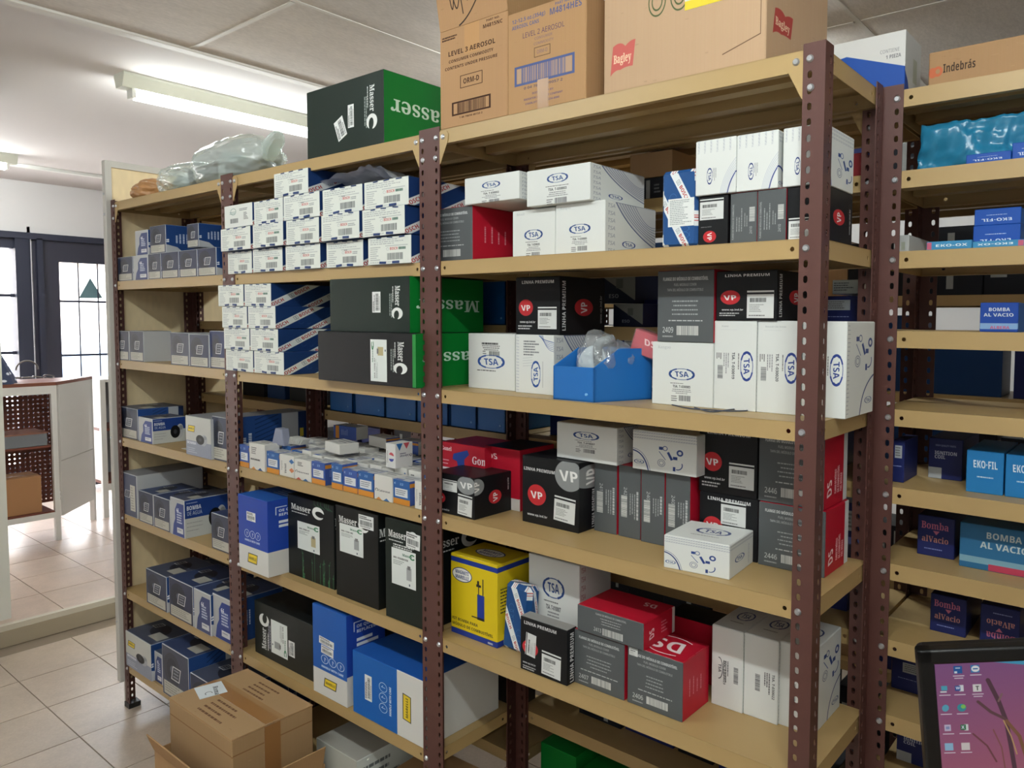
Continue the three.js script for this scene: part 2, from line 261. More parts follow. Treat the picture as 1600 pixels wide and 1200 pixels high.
// ---------------------------------------------------------------- slotted angle posts and steel shelves
const PITCH = .3077 / 12, POST_H = 2.035, FL = .036, SL = .024;
function slotPath(cx, cy, w = .0076, h = .0125) { const p = new THREE.Path(), r = w / 2, k = h / 2 - r; p.absarc(cx, cy + k, r, 0, Math.PI, false); p.absarc(cx, cy - k, r, Math.PI, 2 * Math.PI, false); p.closePath(); return p; }
function flange(width, slotX, y0, y1, phase) {
  const s = new THREE.Shape([[0, y0], [width, y0], [width, y1], [0, y1]].map((p) => new THREE.Vector2(...p)));
  for (let y = phase - Math.floor((phase - y0 - .012) / PITCH) * PITCH; y < y1 - .01; y += PITCH) s.holes.push(slotPath(slotX, y));
  return new THREE.ExtrudeGeometry(s, { depth: .002, bevelEnabled: false, curveSegments: 3 });
}
// corner at the origin; flange A runs along +x (right) or -x (left), flange B runs along -z (front post) or +z (rear post)
const postGeo = {};
for (const sx of [1, -1]) for (const sz of [1, -1]) {
  const a = flange(FL, SL, 0, POST_H, 1.702); a.translate(0, 0, -.002);                       // front face at z = 0
  const b = flange(FL, SL, 0, POST_H, 1.702); b.translate(0, 0, -.002); b.rotateY(Math.PI / 2);  // runs along -z
  const g = merge([a, b]);
  if (sx < 0 || sz < 0) { const p = g.attributes.position, n = g.attributes.normal; for (let i = 0; i < p.count; i++) { p.setX(i, p.getX(i) * sx); p.setZ(i, p.getZ(i) * sz); n.setX(i, n.getX(i) * sx); n.setZ(i, n.getZ(i) * sz); }
    if (sx * sz < 0) for (const at of [p, n, g.attributes.uv]) { const k = at.itemSize, ar = at.array; for (let i = 0; i < at.count; i += 3) for (let c = 0; c < k; c++) { const t = ar[(i + 1) * k + c]; ar[(i + 1) * k + c] = ar[(i + 2) * k + c]; ar[(i + 2) * k + c] = t; } } }
  postGeo[sx + ',' + sz] = g;
}
const SF = .033; // height of a shelf's edge
const shelfCache = new Map();
function shelfGeo(w, d) {
  const key = w.toFixed(3) + d.toFixed(3); if (shelfCache.has(key)) return shelfCache.get(key);
  const lip = (len) => { const s = new THREE.Shape([[0, -SF], [len, -SF], [len, 0], [0, 0]].map((p) => new THREE.Vector2(...p))); for (const x of [.046, len - .046]) { const h = new THREE.Path(); h.absarc(x, -SF / 2, .004, 0, Math.PI * 2); s.holes.push(h); } return new THREE.ExtrudeGeometry(s, { depth: .0014, bevelEnabled: false, curveSegments: 6 }); };
  const g = merge([bx(0, w, -.0014, 0, -d, 0), lip(w).translate(0, 0, -.0014), lip(w).translate(0, 0, -d), lip(d).translate(0, 0, -.0014).rotateY(Math.PI / 2).translate(w, 0, 0).translate(-.0, 0, 0), lip(d).translate(0, 0, -.0014).rotateY(Math.PI / 2).translate(.0014, 0, 0),
    bx(.002, w - .002, -SF, -SF + .0014, -.014, -.0014), bx(.002, w - .002, -SF, -SF + .0014, -d, -d + .014), bx(.01, w - .01, -.022, -.0014, -d * .36, -d * .36 + .03), bx(.01, w - .01, -.022, -.0014, -d * .68, -d * .68 + .03)]);
  shelfCache.set(key, g); return g;
}
const boltGeo = merge([new THREE.CylinderGeometry(.0042, .0062, .0028, 14).rotateX(Math.PI / 2).translate(0, 0, .0022), new THREE.CylinderGeometry(.0062, .0062, .001, 14).rotateX(Math.PI / 2).translate(0, 0, .0005), new THREE.CylinderGeometry(.0022, .0022, .0008, 6).rotateX(Math.PI / 2).translate(0, 0, .0038)]);
const gussetGeo = [1, -1].map((s) => { const sh = new THREE.Shape(); const P = [[0, .012], [.026, .012], [.033, .004], [.03, -.012], [.004, -.062], [0, -.064]]; P.forEach(([x, y], i) => (i ? sh.lineTo(x * s, y) : sh.moveTo(x * s, y))); sh.closePath(); return new THREE.ExtrudeGeometry(sh, { depth: .0015, bevelEnabled: false }); });
const footGeo = bx(-.004, FL + .004, 0, .02, -FL - .004, .004);
function unit(label, x0, x1, zf, d, levels, o = {}) {
  const t = thing('shelving_unit', label, 'shelving unit', V(x0, 0, zf)), w = x1 - x0;
  for (const [x, sx, z, sz] of [[0, 1, 0, 1], [w, -1, 0, 1], [0, 1, -d, -1], [w, -1, -d, -1]]) { const p = mesh('post', postGeo[sx + ',' + sz], M.brown, t); p.position.set(x, 0, z);
    const f = mesh('post_foot', footGeo, M.black, p); f.position.set(sx < 0 ? -FL : 0, 0, sz < 0 ? FL : 0); }
  levels.forEach((y, k) => { const s = mesh('shelf', shelfGeo(w - .006, d - .005), M.tan, t); s.position.set(.003, y + SF / 2, -.0025);
    for (const [x, z, r] of [[SL, 0, 0], [w - SL, 0, 0], [SL, -d, Math.PI], [w - SL, -d, Math.PI]]) { const b = mesh('bolt', boltGeo, M.zinc, s); b.position.set(x - .003, -SF / 2, z + .0025); b.rotation.y = r; }
    if ((o.gussets || []).includes(k)) for (const [x, s2, i] of [[FL - .002, 1, 0], [w - FL + .002, -1, 1]]) { const g = mesh('gusset_plate', gussetGeo[i], M.tan, t); g.position.set(x, y, -.0024 + .0005); const b = mesh('bolt', boltGeo, M.zinc, g); b.position.set(s2 * .014, -.001, .0016); const c = mesh('bolt', boltGeo, M.zinc, g); c.position.set(-s2 * .012 + 0, -.047, .0022); } });
  return t;
}
const G = .3077, LV = Array.from({ length: 7 }, (_, k) => 2.0097 - G * k), S = [0, ...LV.map((y) => y + SF / 2)];   // S[k] upper side of shelf k of the front row
const LB = [2.008, 1.8545, 1.5475, 1.24, .933, .626, .32], SB = LB.map((y) => y + SF / 2);
const LBC = [2.008, 1.8545, 1.5475, 1.24, .933, .4665, .16], SBC = LBC.map((y) => y + SF / 2);
const LE = Array.from({ length: 13 }, (_, k) => 2.008 - .1536 * k), SE = LE.map((y) => y + SF / 2);
const D = .3, ZB = -.309;
const XA = [-2.842, -1.9295], XBu = [-1.9255, -.9485], XC = [-.9465, .0225], XE = [.0245, .9935];
unit('tan steel shelving unit against the cream side panel, full of grey pump cartons', ...XA, 0, D, LV, { gussets: [0] });
unit('tan steel shelving unit holding the stacked blue striped cartons', ...XBu, 0, D, LV, { gussets: [0] });
unit('tan steel shelving unit holding black cartons with red discs and white cartons', ...XC, 0, D, LV.slice(0, 5).concat(LV[6]), { gussets: [0] });
unit('closely shelved tan steel unit with blue cartons behind the computer screen', ...XE, ZB, D, LE, { gussets: [] });
unit('rear steel shelving unit seen behind the grey pump cartons', ...XA, ZB, D, LB, { gussets: [0] });
unit('rear steel shelving unit carrying a row of blue bins', ...XBu, ZB, D, LB, { gussets: [0] });
LBC.length; unit('rear steel shelving unit behind the black cartons with red discs', ...XC, ZB, D, LBC, { gussets: [0] });

// ---------------------------------------------------------------- printed artwork
const sA = sheet(), sT = sheet(), sV = sheet(), sP = sheet(), sQ = sheet(), sI = sheet();
// --- long blue cartons with white label ends
function blueStripe(g, w, h, n, sl, off, withText, seed) {
  fill(g, '#1d3a6e', w, h);
  const r = rng(seed); g.strokeStyle = 'rgba(70,110,170,.55)'; g.lineWidth = 2; for (let i = 0; i < 9; i++) { g.beginPath(); g.arc(r() * w, r() * h, 8 + 14 * r(), 0, 6.3 * r()); g.stroke(); }
  const ang = -sl; for (let k = 0; k < n; k++) { g.save(); g.translate(off + k * w / n * 1.0, h / 2); g.rotate(ang); const bh = h * .27; g.fillStyle = '#e4e6e4'; g.fillRect(-h * 1.6, -bh / 2, h * 3.2, bh);
    if (withText) for (const tx of [-h * .95, h * .12]) { g.strokeStyle = '#8d949c'; g.lineWidth = 2.5; g.strokeRect(tx - bh * .75, -bh * .28, bh * .22, bh * .55); g.strokeRect(tx - bh * .42, -bh * .28, bh * .22, bh * .55); T(g, 'BOSCH', tx, 0, bh * .7, '#b5322f'); } g.restore(); }
}
const boschSide = cell(sA, 420, 150, (g, w, h) => blueStripe(g, w, h, 2, .56, 110, true, 3));
const boschTop = cell(sA, 300, 220, (g, w, h) => blueStripe(g, w, h, 2, .7, 60, true, 5));
const boschEndBack = cell(sA, 200, 130, (g, w, h) => fill(g, '#1d3a6e', w, h));
const boschLabel = [0, 1, 2, 3].map((k) => cell(sA, 250, 132, (g, w, h) => { // label end: white sheet with lines of small print, red word, barcode
  fill(g, '#dfe3dc', w, h);
  fine(g, w * .06, h * .1, w * .85, 3, h * .07, '#a9aeb0', 20 + k, .4); fine(g, w * .06, h * .36, w * .26, 7, h * .075, '#a4a9ab', 40 + k, .4); fine(g, w * .06, h * .9, w * .8, 1, h * .07, '#b5b9b8', 50 + k, .4);
  g.strokeStyle = '#9aa0a4'; g.lineWidth = 1.2; g.strokeRect(w * .42, h * .33, w * .5, h * .02);
  g.beginPath(); g.arc(w * .47, h * .45, h * .05, 0, 7); g.stroke(); T(g, 'BOSCH', w * .52, h * .45, h * .13, '#c25a58', { fit: w * .18 }); if (k & 1) fine(g, w * .72, h * .4, w * .2, 1, h * .11, '#4f6f62', 60 + k, .8); else fine(g, w * .72, h * .43, w * .2, 2, h * .06, '#8a9092', 61 + k, .5);
  if (k > 1) { g.fillStyle = '#333'; for (let i = 0; i < 3; i++) g.fillRect(w * (.5 + .03 * i), h * .35, 4, 4); }
  bars(g, w * .46, h * .6, w * .36, h * .24, '#4a4e50', 9 + k); }));
const oddLabel = cell(sA, 220, 150, (g, w, h) => { fill(g, '#dfe2dd', w, h); g.strokeStyle = '#7d9a92'; g.lineWidth = 3; g.beginPath(); g.arc(w * .33, h * .3, h * .14, 0, 7); g.stroke(); fine(g, w * .2, h * .3, w * .26, 2, h * .07, '#7d9a92', 3); fine(g, w * .55, h * .2, w * .3, 2, h * .06, '#50565a', 4); bars(g, w * .22, h * .6, w * .28, h * .2, '#44484a', 3); fine(g, w * .7, h * .38, w * .16, 6, h * .055, '#777', 8, .6); });
const boschWrap = cell(sA, 200, 330, (g, w, h) => { fill(g, '#1f4c84', w, h); g.strokeStyle = 'rgba(90,140,200,.5)'; g.lineWidth = 2; for (let i = 0; i < 9; i++) { g.beginPath(); g.arc((i * 67) % w, (i * 119) % h, 12 + (i % 3) * 7, 0, 6); g.stroke(); } for (let k = -1; k < 3; k++) { g.save(); g.translate(w / 2, k * h * .62 + 60); g.rotate(1.0); g.fillStyle = '#dfe3e4'; g.fillRect(-h, -19, h * 2, 38); for (const tx of [-130, 10, 150]) { T(g, 'BOSCH', tx, 0, 24, '#b5322f'); g.strokeStyle = '#8d949c'; g.lineWidth = 2; g.strokeRect(tx - 26, -9, 7, 18); g.strokeRect(tx - 14, -9, 7, 18); } g.restore(); } });
const wrapPaper = cell(sA, 120, 130, (g, w, h) => { fill(g, '#dfe2e0', w, h); fine(g, w * .08, h * .06, w * .84, 14, h * .064, '#9aa0a0', 71, .5); });
// --- black and green cartons with a white crescent
function masser(g, x, y, s, c, bg = '#161b1a') { T(g, 'Masser', x, y, s, c, { font: 'serif', fit: s * 2.9 }); fine(g, x + s * .1, y + s * .6, s * 2.7, 1, s * .16, c, 5, .7); const cx = x + s * 3.95, cy = y + s * .06; g.fillStyle = c; g.beginPath(); g.ellipse(cx, cy, s * .84, s * .8, 0, 0, 7); g.fill(); g.fillStyle = bg; g.beginPath(); g.ellipse(cx + s * .22, cy + s * .1, s * .62, s * .36, .1, 0, 7); g.fill(); g.beginPath(); g.moveTo(cx + s * .5, cy - s * .02); g.lineTo(cx + s * .95, cy - s * .12); g.lineTo(cx + s * .95, cy + s * .5); g.lineTo(cx + s * .6, cy + s * .36); g.fill(); }
const mBlack = '#161b1a';
const masserFrontSide = [0, 1].map((k) => cell(sA, 400, 260, (g, w, h) => { fill(g, k ? '#15171a' : '#1b2a24', w, h); g.save(); g.translate(w * .86, h * .22); g.rotate(Math.PI / 2); masser(g, -h * .06, 0, h * .125, '#e6e9e6', k ? '#15171a' : '#1b2a24'); g.restore(); g.save(); g.translate(w * .795, h * .3); g.rotate(Math.PI / 2); fine(g, 0, 0, h * .45, 2, h * .03, '#9fa8a4', 4, .5); g.restore(); }));
const masserGreen = cell(sA, 330, 260, (g, w, h) => { fill(g, '#0c7a2e', w, h); rot(g, w, h, 2, (a, b) => T(g, 'Masser', a * .06, b * .54, b * .3, '#d9efe0', { font: 'serif' })); });
const masserGreenDark = cell(sA, 330, 260, (g, w, h) => { fill(g, '#0c7a2e', w, h); rot(g, w, h, 2, (a, b) => T(g, 'Masser', a * .06, b * .5, b * .3, '#d9efe0', { font: 'serif' })); });
const masserTall = [0, 1, 2].map((k) => cell(sA, 190, 300, (g, w, h) => { fill(g, ['#121616', '#101312', '#16211c'][k], w, h);
  if (k === 0) { const r = rng(31); g.strokeStyle = '#3f7a52'; g.lineWidth = 1.6; for (let i = 0; i < 16; i++) { let x = w * (.3 + .7 * r()), y = h * (.62 + .38 * r()); g.beginPath(); g.moveTo(x, h); g.lineTo(x, y); g.lineTo(x + 12 * (r() - .5), y - 14); g.stroke(); g.beginPath(); g.arc(x, y, 2, 0, 7); g.stroke(); } for (let i = 0; i < 6; i++) { const x = w * (.4 + .5 * r()); g.beginPath(); g.moveTo(x, 0); g.lineTo(x, h * .05); g.lineTo(x + 16, h * .08); g.stroke(); } }
  masser(g, w * .08, h * (k ? .15 : .14), w * (k === 2 ? .15 : .15), '#e8eae8', ['#121616', '#101312', '#16211c'][k]); if (k === 2) { fine(g, w * .2, h * .24, w * .62, 2, h * .022, '#dfe3e0', 6, .6); } }));
const masserLie = cell(sA, 330, 260, (g, w, h) => { fill(g, '#1b211f', w, h); g.save(); g.translate(w * .17, h * .86); g.rotate(-Math.PI / 2); masser(g, 0, 0, h * .14, '#e6e9e6', '#1b211f'); g.restore(); g.save(); g.translate(w * .25, h * .8); g.rotate(-Math.PI / 2); fine(g, 0, 0, h * .5, 2, h * .03, '#aab', 4, .5); g.restore(); });
const masserSideDark = cell(sA, 260, 300, (g, w, h) => { fill(g, '#121616', w, h); masser(g, w * .02, h * .2, w * .14, '#e8eae8', '#121616'); });
const masserSlip = [0, 1, 2].map((k) => cell(sA, 120, 150, (g, w, h) => { fill(g, '#dfe5e2', w, h); T(g, 'Masser', w * .45, h * .14, h * .09, '#2c5a43', { font: 'serif' }); g.strokeStyle = '#2f7a4d'; g.lineWidth = 5; g.beginPath(); g.ellipse(w * .86, h * .14, w * .09, h * .06, 0, .6, 5.6); g.stroke(); T(g, ['MR-1998-07', 'MR-1326-MI', 'MR-1926BHXM'][k], w * .08, h * .26, h * .07, '#333'); fine(g, w * .08, h * .33, w * .5, 3, h * .045, '#8b9290', 80 + k); g.fillStyle = ['#b9ad84', '#9b9fa0', '#a9acad'][k]; g.fillRect(w * .62, h * .45, w * .2, h * .34); g.fillStyle = '#777'; g.fillRect(w * .66, h * .4, w * .12, h * .1); g.fillStyle = '#345'; g.fillRect(w * .72, h * .88, 5, 9); }));
const slip = [0, 1, 2].map((k) => cell(sA, 130, 70, (g, w, h) => { fill(g, '#e3e6e4', w, h); fine(g, w * .06, h * .1, w * .85, 2, h * .13, '#555', 90 + k, .6); bars(g, w * .1, h * .42, w * .8, h * .34, '#3c3f40', 90 + k); fine(g, w * .1, h * .82, w * .8, 1, h * .12, '#888', 91 + k, .6); }));
// --- blue and white replacement part cartons with yellow emblem
function emblem(g, x, y, w, h) { g.fillStyle = '#e8cc3a'; g.strokeStyle = '#333'; g.lineWidth = 3; g.save(); g.transform(1, 0, -.14, 1, x, y); g.fillRect(0, 0, w, h); g.strokeRect(0, 0, w, h); T(g, 'MARELLI', w * .1, h * .5, h * .42, '#3a3416', { fit: w * .8 }); g.restore(); }
function careIcons(g, x, y, s) { g.strokeStyle = '#e8edf5'; g.lineWidth = 2; for (let i = 0; i < 3; i++) { g.beginPath(); g.arc(x + i * s * 2.3, y, s, 0, 7); g.stroke(); g.beginPath(); g.moveTo(x + i * s * 2.3, y + s * .6); g.lineTo(x + i * s * 2.3, y - s * .4); g.lineTo(x + i * s * 2.3 + s * .4, y); g.stroke(); } T(g, 'HANDLE WITH CARE', x - s, y + s * 1.9, s * .7, '#e8edf5', { fit: s * 6.4 }); }
const oeFront = cell(sA, 180, 290, (g, w, h) => { fill(g, '#d8d8d4', w, h); g.fillStyle = '#2346a8'; g.fillRect(-3, -3, w + 6, h * .68); careIcons(g, w * .3, h * .5, w * .08); emblem(g, w * .34, h * .76, w * .3, h * .12); });
const oeSide = cell(sA, 150, 290, (g, w, h) => { fill(g, '#d8d8d4', w, h); g.fillStyle = '#2346a8'; g.fillRect(-3, -3, w + 6, h * .68); g.strokeStyle = '#e8edf5'; g.lineWidth = 3; g.beginPath(); g.moveTo(w * .2, h * .2); g.lineTo(w * .2, h * .1); g.lineTo(w * .45, h * .1); g.stroke(); T(g, 'OE QUALITY', w * .26, h * .15, h * .05, '#e8edf5', { fit: w * .62 }); T(g, 'REPLACEMENT', w * .26, h * .205, h * .05, '#e8edf5', { fit: w * .7 }); g.fillStyle = '#e8edf5'; g.fillRect(w * .26, h * .28, w * .4, h * .035); g.fillRect(w * .26, h * .335, w * .55, h * .035); });
const oeFront2 = cell(sA, 150, 330, (g, w, h) => { fill(g, '#d4d4d0', w, h); g.fillStyle = '#1f5cb0'; g.fillRect(-3, -3, w + 6, h * .72); careIcons(g, w * .36, h * .58, w * .1); emblem(g, w * .36, h * .79, w * .34, h * .09); });
const oeBig = cell(sA, 330, 250, (g, w, h) => { fill(g, '#d6d6d2', w, h); g.fillStyle = '#1a62b4'; g.fillRect(-3, -3, w * .64, h + 6); rot(g, w, h, 3, (a, b) => { careIcons(g, a * .3, b * .44, a * .07); emblem(g, a * .3, b * .71, a * .38, b * .1); }); });
const oeTopBlue = cell(sA, 120, 100, (g, w, h) => { fill(g, '#1f55a6', w, h); fine(g, w * .4, h * .2, w * .5, 3, h * .1, '#9fb5d8', 6, .5); });
// --- yellow carton
function mmOval(g, x, y, rx, ry) { g.fillStyle = '#f0f0ea'; g.strokeStyle = '#1e2f72'; g.lineWidth = 4; g.beginPath(); g.ellipse(x, y, rx, ry, 0, 0, 7); g.fill(); g.stroke(); T(g, 'MAGNETI', x, y - ry * .32, ry * .72, '#1e2f72', { align: 'center', fit: rx * 1.4 }); T(g, 'MARELLI', x, y + ry * .38, ry * .72, '#1e2f72', { align: 'center', fit: rx * 1.4 }); }
const yellowF = cell(sA, 270, 430, (g, w, h) => { fill(g, '#dfc41e', w, h); g.fillStyle = '#223a92'; g.fillRect(-3, h * .035, w + 6, h * .06); g.fillRect(-3, h * .925, w + 6, h * .08); mmOval(g, w * .25, h * .24, w * .21, h * .085);
  g.fillStyle = '#223a92'; g.fillRect(w * .58, h * .42, w * .15, h * .3); g.fillStyle = '#26262a'; g.fillRect(w * .6, h * .28, w * .02, h * .14); g.fillRect(w * .69, h * .22, w * .02, h * .2); g.fillRect(w * .56, h * .3, w * .1, h * .03); g.fillRect(w * .58, h * .255, w * .04, h * .05); g.fillRect(w * .58, h * .7, w * .15, h * .03); g.fillRect(w * .46, h * .705, w * .2, h * .014); T(g, 'KIT BOMBA PARA', w * .03, h * .805, h * .05, '#26262a', { fit: w * .56 }); T(g, 'MÓDULO DE COMBUSTÍVEL', w * .03, h * .87, h * .05, '#26262a', { fit: w * .88 }); fine(g, w * .8, h * .955, w * .12, 1, h * .03, '#ddd', 3, .8); });
const yellowR = cell(sA, 180, 430, (g, w, h) => { fill(g, '#dfc41e', w, h); g.fillStyle = '#223a92'; g.fillRect(-3, h * .035, w + 6, h * .06); g.fillRect(-3, h * .925, w + 6, h * .08); fine(g, w * .1, h * .3, w * .7, 8, h * .04, '#3a3a2a', 4, .4); });
const yellowT = cell(sA, 200, 150, (g, w, h) => { fill(g, '#d8bc20', w, h); mmOval(g, w * .5, h * .5, w * .28, h * .2); });

// --- white cartons with a blue oval
function tsa(g, x, y, rx, c = '#27447f') { const ry = rx * .43; g.strokeStyle = c; for (const [a, b] of [[2.0, 4.3], [-1.14, 1.14]]) { g.lineWidth = rx * .1; g.beginPath(); g.ellipse(x, y, rx, ry, 0, a, b); g.stroke(); g.lineWidth = rx * .17; g.beginPath(); g.ellipse(x, y, rx * .985, ry * .97, 0, (a + b) / 2 - .55, (a + b) / 2 + .55); g.stroke(); } g.lineWidth = rx * .04; g.beginPath(); g.ellipse(x, y, rx, ry, 0, 0, 7); g.stroke(); T(g, 'TSA', x, y + rx * .01, rx * .58, c, { align: 'center', it: -.12, sx: 1.12 }); }
const W1 = '#d9dcd9';
function tsaBlock(g, x, y, w, num, seed) { fine(g, x - w * .55, y, w * 1.1, 1, w * .07, '#555', seed, .4); T(g, num, x, y + w * .17, w * .15, '#2a2a2e', { align: 'center', fit: w * .85 }); fine(g, x - w * .5, y + w * .28, w, 3, w * .085, '#77787c', seed + 1, .4, 'center'); fine(g, x - w * .5, y + w * .6, w * .3, 3, w * .1, '#555', seed + 2, .4); bars(g, x - w * .12, y + w * .56, w * .55, w * .26, '#4c4c50', seed + 3); }
const tsaFront = ['TSA. T-030002', 'TSA. T-030003', 'TSA. T-030020', 'TSA. T-030085', 'TSA. T-010007'].map((n, k) => cell(sT, 300, [170, 170, 260, 300, 260][k], (g, w, h) => { fill(g, W1, w, h); const lo = [.36, .3, .52, .5, .3][k]; tsa(g, w * .5, h * lo, w * (k > 1 ? .2 : .155)); tsaBlock(g, w * .5, h * (lo + (k > 1 ? .14 : .2)), w * .34, n, 100 + 7 * k); if (k > 1) { g.strokeStyle = '#a9adb0'; g.lineWidth = 1.5; T(g, ['', '', 'Renault', 'Kangoo', ''][k], w * .1, h * .08, h * .06, '#b4b8ba', { bold: false, font: 'serif' }); } }));
const tsaTop1 = cell(sT, 260, 260, (g, w, h) => { fill(g, W1, w, h); fine(g, w * .3, h * .16, w * .4, 1, h * .05, '#333', 3, .7); fine(g, w * .3, h * .21, w * .4, 3, h * .035, '#777', 4, .5, 'center'); bars(g, w * .46, h * .31, w * .22, h * .09, '#444', 3); fine(g, w * .32, h * .31, w * .1, 2, h * .04, '#555', 8); tsa(g, w * .5, h * .5, w * .27, '#2c4f92'); fine(g, w * .2, h * .655, w * .62, 1, h * .03, '#444', 9, .5); });
const tsaQuote = cell(sT, 220, 280, (g, w, h) => { fill(g, W1, w, h); for (let i = 0; i < 18; i++) T(g, 'TSA', w * .03, h * (.05 + i * .053), h * .032, '#9aa0b4', { bold: false }); g.strokeStyle = '#3a5390'; g.lineWidth = 3; for (let i = 0; i < 6; i++) { g.beginPath(); g.moveTo(w * (.62 + .02 * i), 0); g.quadraticCurveTo(w * (.68 + .02 * i), h * (.08 + .035 * i), w, h * (.12 + .03 * i)); g.stroke(); g.lineWidth = 1.5; } fine(g, w * .22, h * .1, w * .45, 6, h * .045, '#6a6c70', 12, .5); g.strokeStyle = '#b0b4b6'; g.lineWidth = 1.5; for (let i = 0; i < 4; i++) { g.beginPath(); g.moveTo(w * .2, h * (.4 + .045 * i)); g.lineTo(w * .45, h * (.38 + .045 * i)); g.stroke(); } g.save(); g.translate(w * .54, h * .66); g.rotate(-Math.PI / 2); tsa(g, 0, 0, h * .21, '#2c4f92'); g.strokeStyle = '#555'; g.lineWidth = 1.2; g.beginPath(); g.moveTo(-h * .22, w * .18); g.lineTo(h * .22, w * .18); g.stroke(); g.restore(); });
const tsaTall = ['TSA. T-030019', 'TSA. T-030020', 'TSA. T-030021', 'TSA. T-030022'].map((n, k) => cell(sT, 200, 420, (g, w, h) => { fill(g, W1, w, h); T(g, ['Duster', 'Renault Clio Scenic', 'Sandero', 'Logan'][k], w * .18, h * .06, h * .025, '#aeb2b4', { bold: false, font: 'serif' }); g.strokeStyle = '#c2c5c6'; g.beginPath(); g.moveTo(w * .15, h * .1); g.lineTo(w * .55, h * .1); g.stroke();
  g.save(); g.translate(w * .78, h * .5); g.rotate(Math.PI / 2); tsa(g, 0, 0, h * .155, '#2a3f86'); T(g, n, 0, w * .32, h * .042, '#33343a', { align: 'center', fit: h * .3 }); fine(g, -h * .14, w * .18, h * .28, 1, h * .02, '#666', 130 + k, .5); fine(g, -h * .14, w * .42, h * .26, 3, h * .024, '#8a8b90', 131 + k, .45); fine(g, -h * .14, w * .6, h * .1, 3, h * .022, '#666', 132 + k, .5); bars(g, -h * .0, w * .56, h * .15, h * .06, '#55565a', 133 + k); g.restore(); }));
const tsaShadowTall = [0, 1].map((k) => cell(sT, 190, 400, (g, w, h) => { fill(g, W1, w, h); g.save(); g.translate(w * (k ? .86 : .3), h * .56); g.rotate(Math.PI / 2); if (!k) { g.strokeStyle = '#33353c'; g.lineWidth = 4; g.beginPath(); g.ellipse(-h * .04, w * .06, h * .13, w * .12, 0, 3.0, 6.4); g.stroke(); T(g, 'TSA', -h * .04, w * .03, h * .06, '#33353c', { align: 'center' }); } T(g, ['TSA. T-030023', 'TSA. T-030022'][k], 0, w * (k ? .0 : -.12), h * .045, '#2c2c30', { align: 'center', fit: h * .3 }); fine(g, -h * .15, w * (k ? .1 : -.24), h * .28, 3, h * .03, '#555', 140 + k, .5); bars(g, -h * .1, w * (k ? .38 : -.55), h * .2, w * .14, '#4a4a4e', 141 + k); g.restore(); }));
const tsaSide = cell(sT, 260, 220, (g, w, h) => { fill(g, W1, w, h); for (let i = 0; i < 7; i++) T(g, 'TSA', w * .05, h * (.09 + .14 * i), h * .1, '#9095a2', { bold: false, it: .2 }); g.save(); g.beginPath(); g.moveTo(w * .2, 0); g.quadraticCurveTo(w * .45, h * .5, w, h * .8); g.lineTo(w, 0); g.closePath(); g.fillStyle = '#c6c8ca'; g.fill(); g.lineWidth = 4; g.strokeStyle = '#23336a'; g.stroke(); g.lineWidth = 1.5; for (let i = 0; i < 7; i++) { g.beginPath(); g.moveTo(w * (.26 + .05 * i), 0); g.quadraticCurveTo(w * (.5 + .05 * i), h * .45, w, h * (.72 - .06 * i)); g.stroke(); } g.restore(); tsa(g, w * .45, h * .78, w * .12, '#2a3f7c'); });
const tsaSideRed = cell(sT, 240, 300, (g, w, h) => { fill(g, W1, w, h); for (let i = 0; i < 11; i++) T(g, 'TSA', w * .05, h * (.06 + .09 * i), h * .07, '#a86a72', { bold: false, it: .2 }); tsa(g, w * .7, h * .5, w * .16, '#555f80'); });
function partsPic(g, x, y, s) { g.strokeStyle = '#2f4684'; g.fillStyle = '#2f4684'; g.lineWidth = s * .02; g.beginPath(); g.arc(x + s * .3, y + s * .12, s * .07, 0, 7); g.stroke(); g.lineWidth = s * .05; g.beginPath(); g.arc(x + s * .78, y + s * .22, s * .08, 0, 7); g.stroke(); g.fillRect(x + s * .1, y + s * .08, s * .12, s * .1); g.lineWidth = s * .02; g.beginPath(); g.moveTo(x + s * .1, y + s * .24); g.lineTo(x + s * .32, y + s * .5); g.stroke(); g.save(); g.translate(x + s * .46, y + s * .36); g.rotate(-.5); g.fillRect(-s * .04, -s * .14, s * .08, s * .28); g.restore(); g.fillRect(x + s * .56, y + s * .36, s * .14, s * .1); g.strokeStyle = '#7d8698'; g.beginPath(); g.arc(x + s * .18, y + s * .62, s * .12, 0, 7); g.stroke(); g.beginPath(); g.arc(x + s * .18, y + s * .62, s * .07, 0, 7); g.stroke(); g.strokeStyle = '#2f4684'; g.lineWidth = s * .03; g.beginPath(); g.arc(x + s * .7, y + s * .62, s * .16, -.4, 1.8); g.stroke(); g.fillRect(x + s * .56, y + s * .7, s * .08, s * .14); }
const tsaParts = cell(sT, 360, 230, (g, w, h) => { fill(g, W1, w, h); for (let j = 0; j < 3; j++) for (let i = 0; i < 26; i++) T(g, 'TSA', w * (.01 + .038 * i), h * (.05 + .07 * j), h * .045, '#8d94a6', { bold: false }); g.strokeStyle = '#2c3f78'; g.lineWidth = 7; g.beginPath(); g.moveTo(0, h * .52); g.quadraticCurveTo(w * .2, h * .55, w * .26, h); g.stroke(); g.lineWidth = 2; g.beginPath(); g.moveTo(0, h * .47); g.quadraticCurveTo(w * .23, h * .5, w * .29, h); g.stroke(); tsa(g, w * .11, h * .8, w * .075); partsPic(g, w * .38, h * .3, h * .74); });
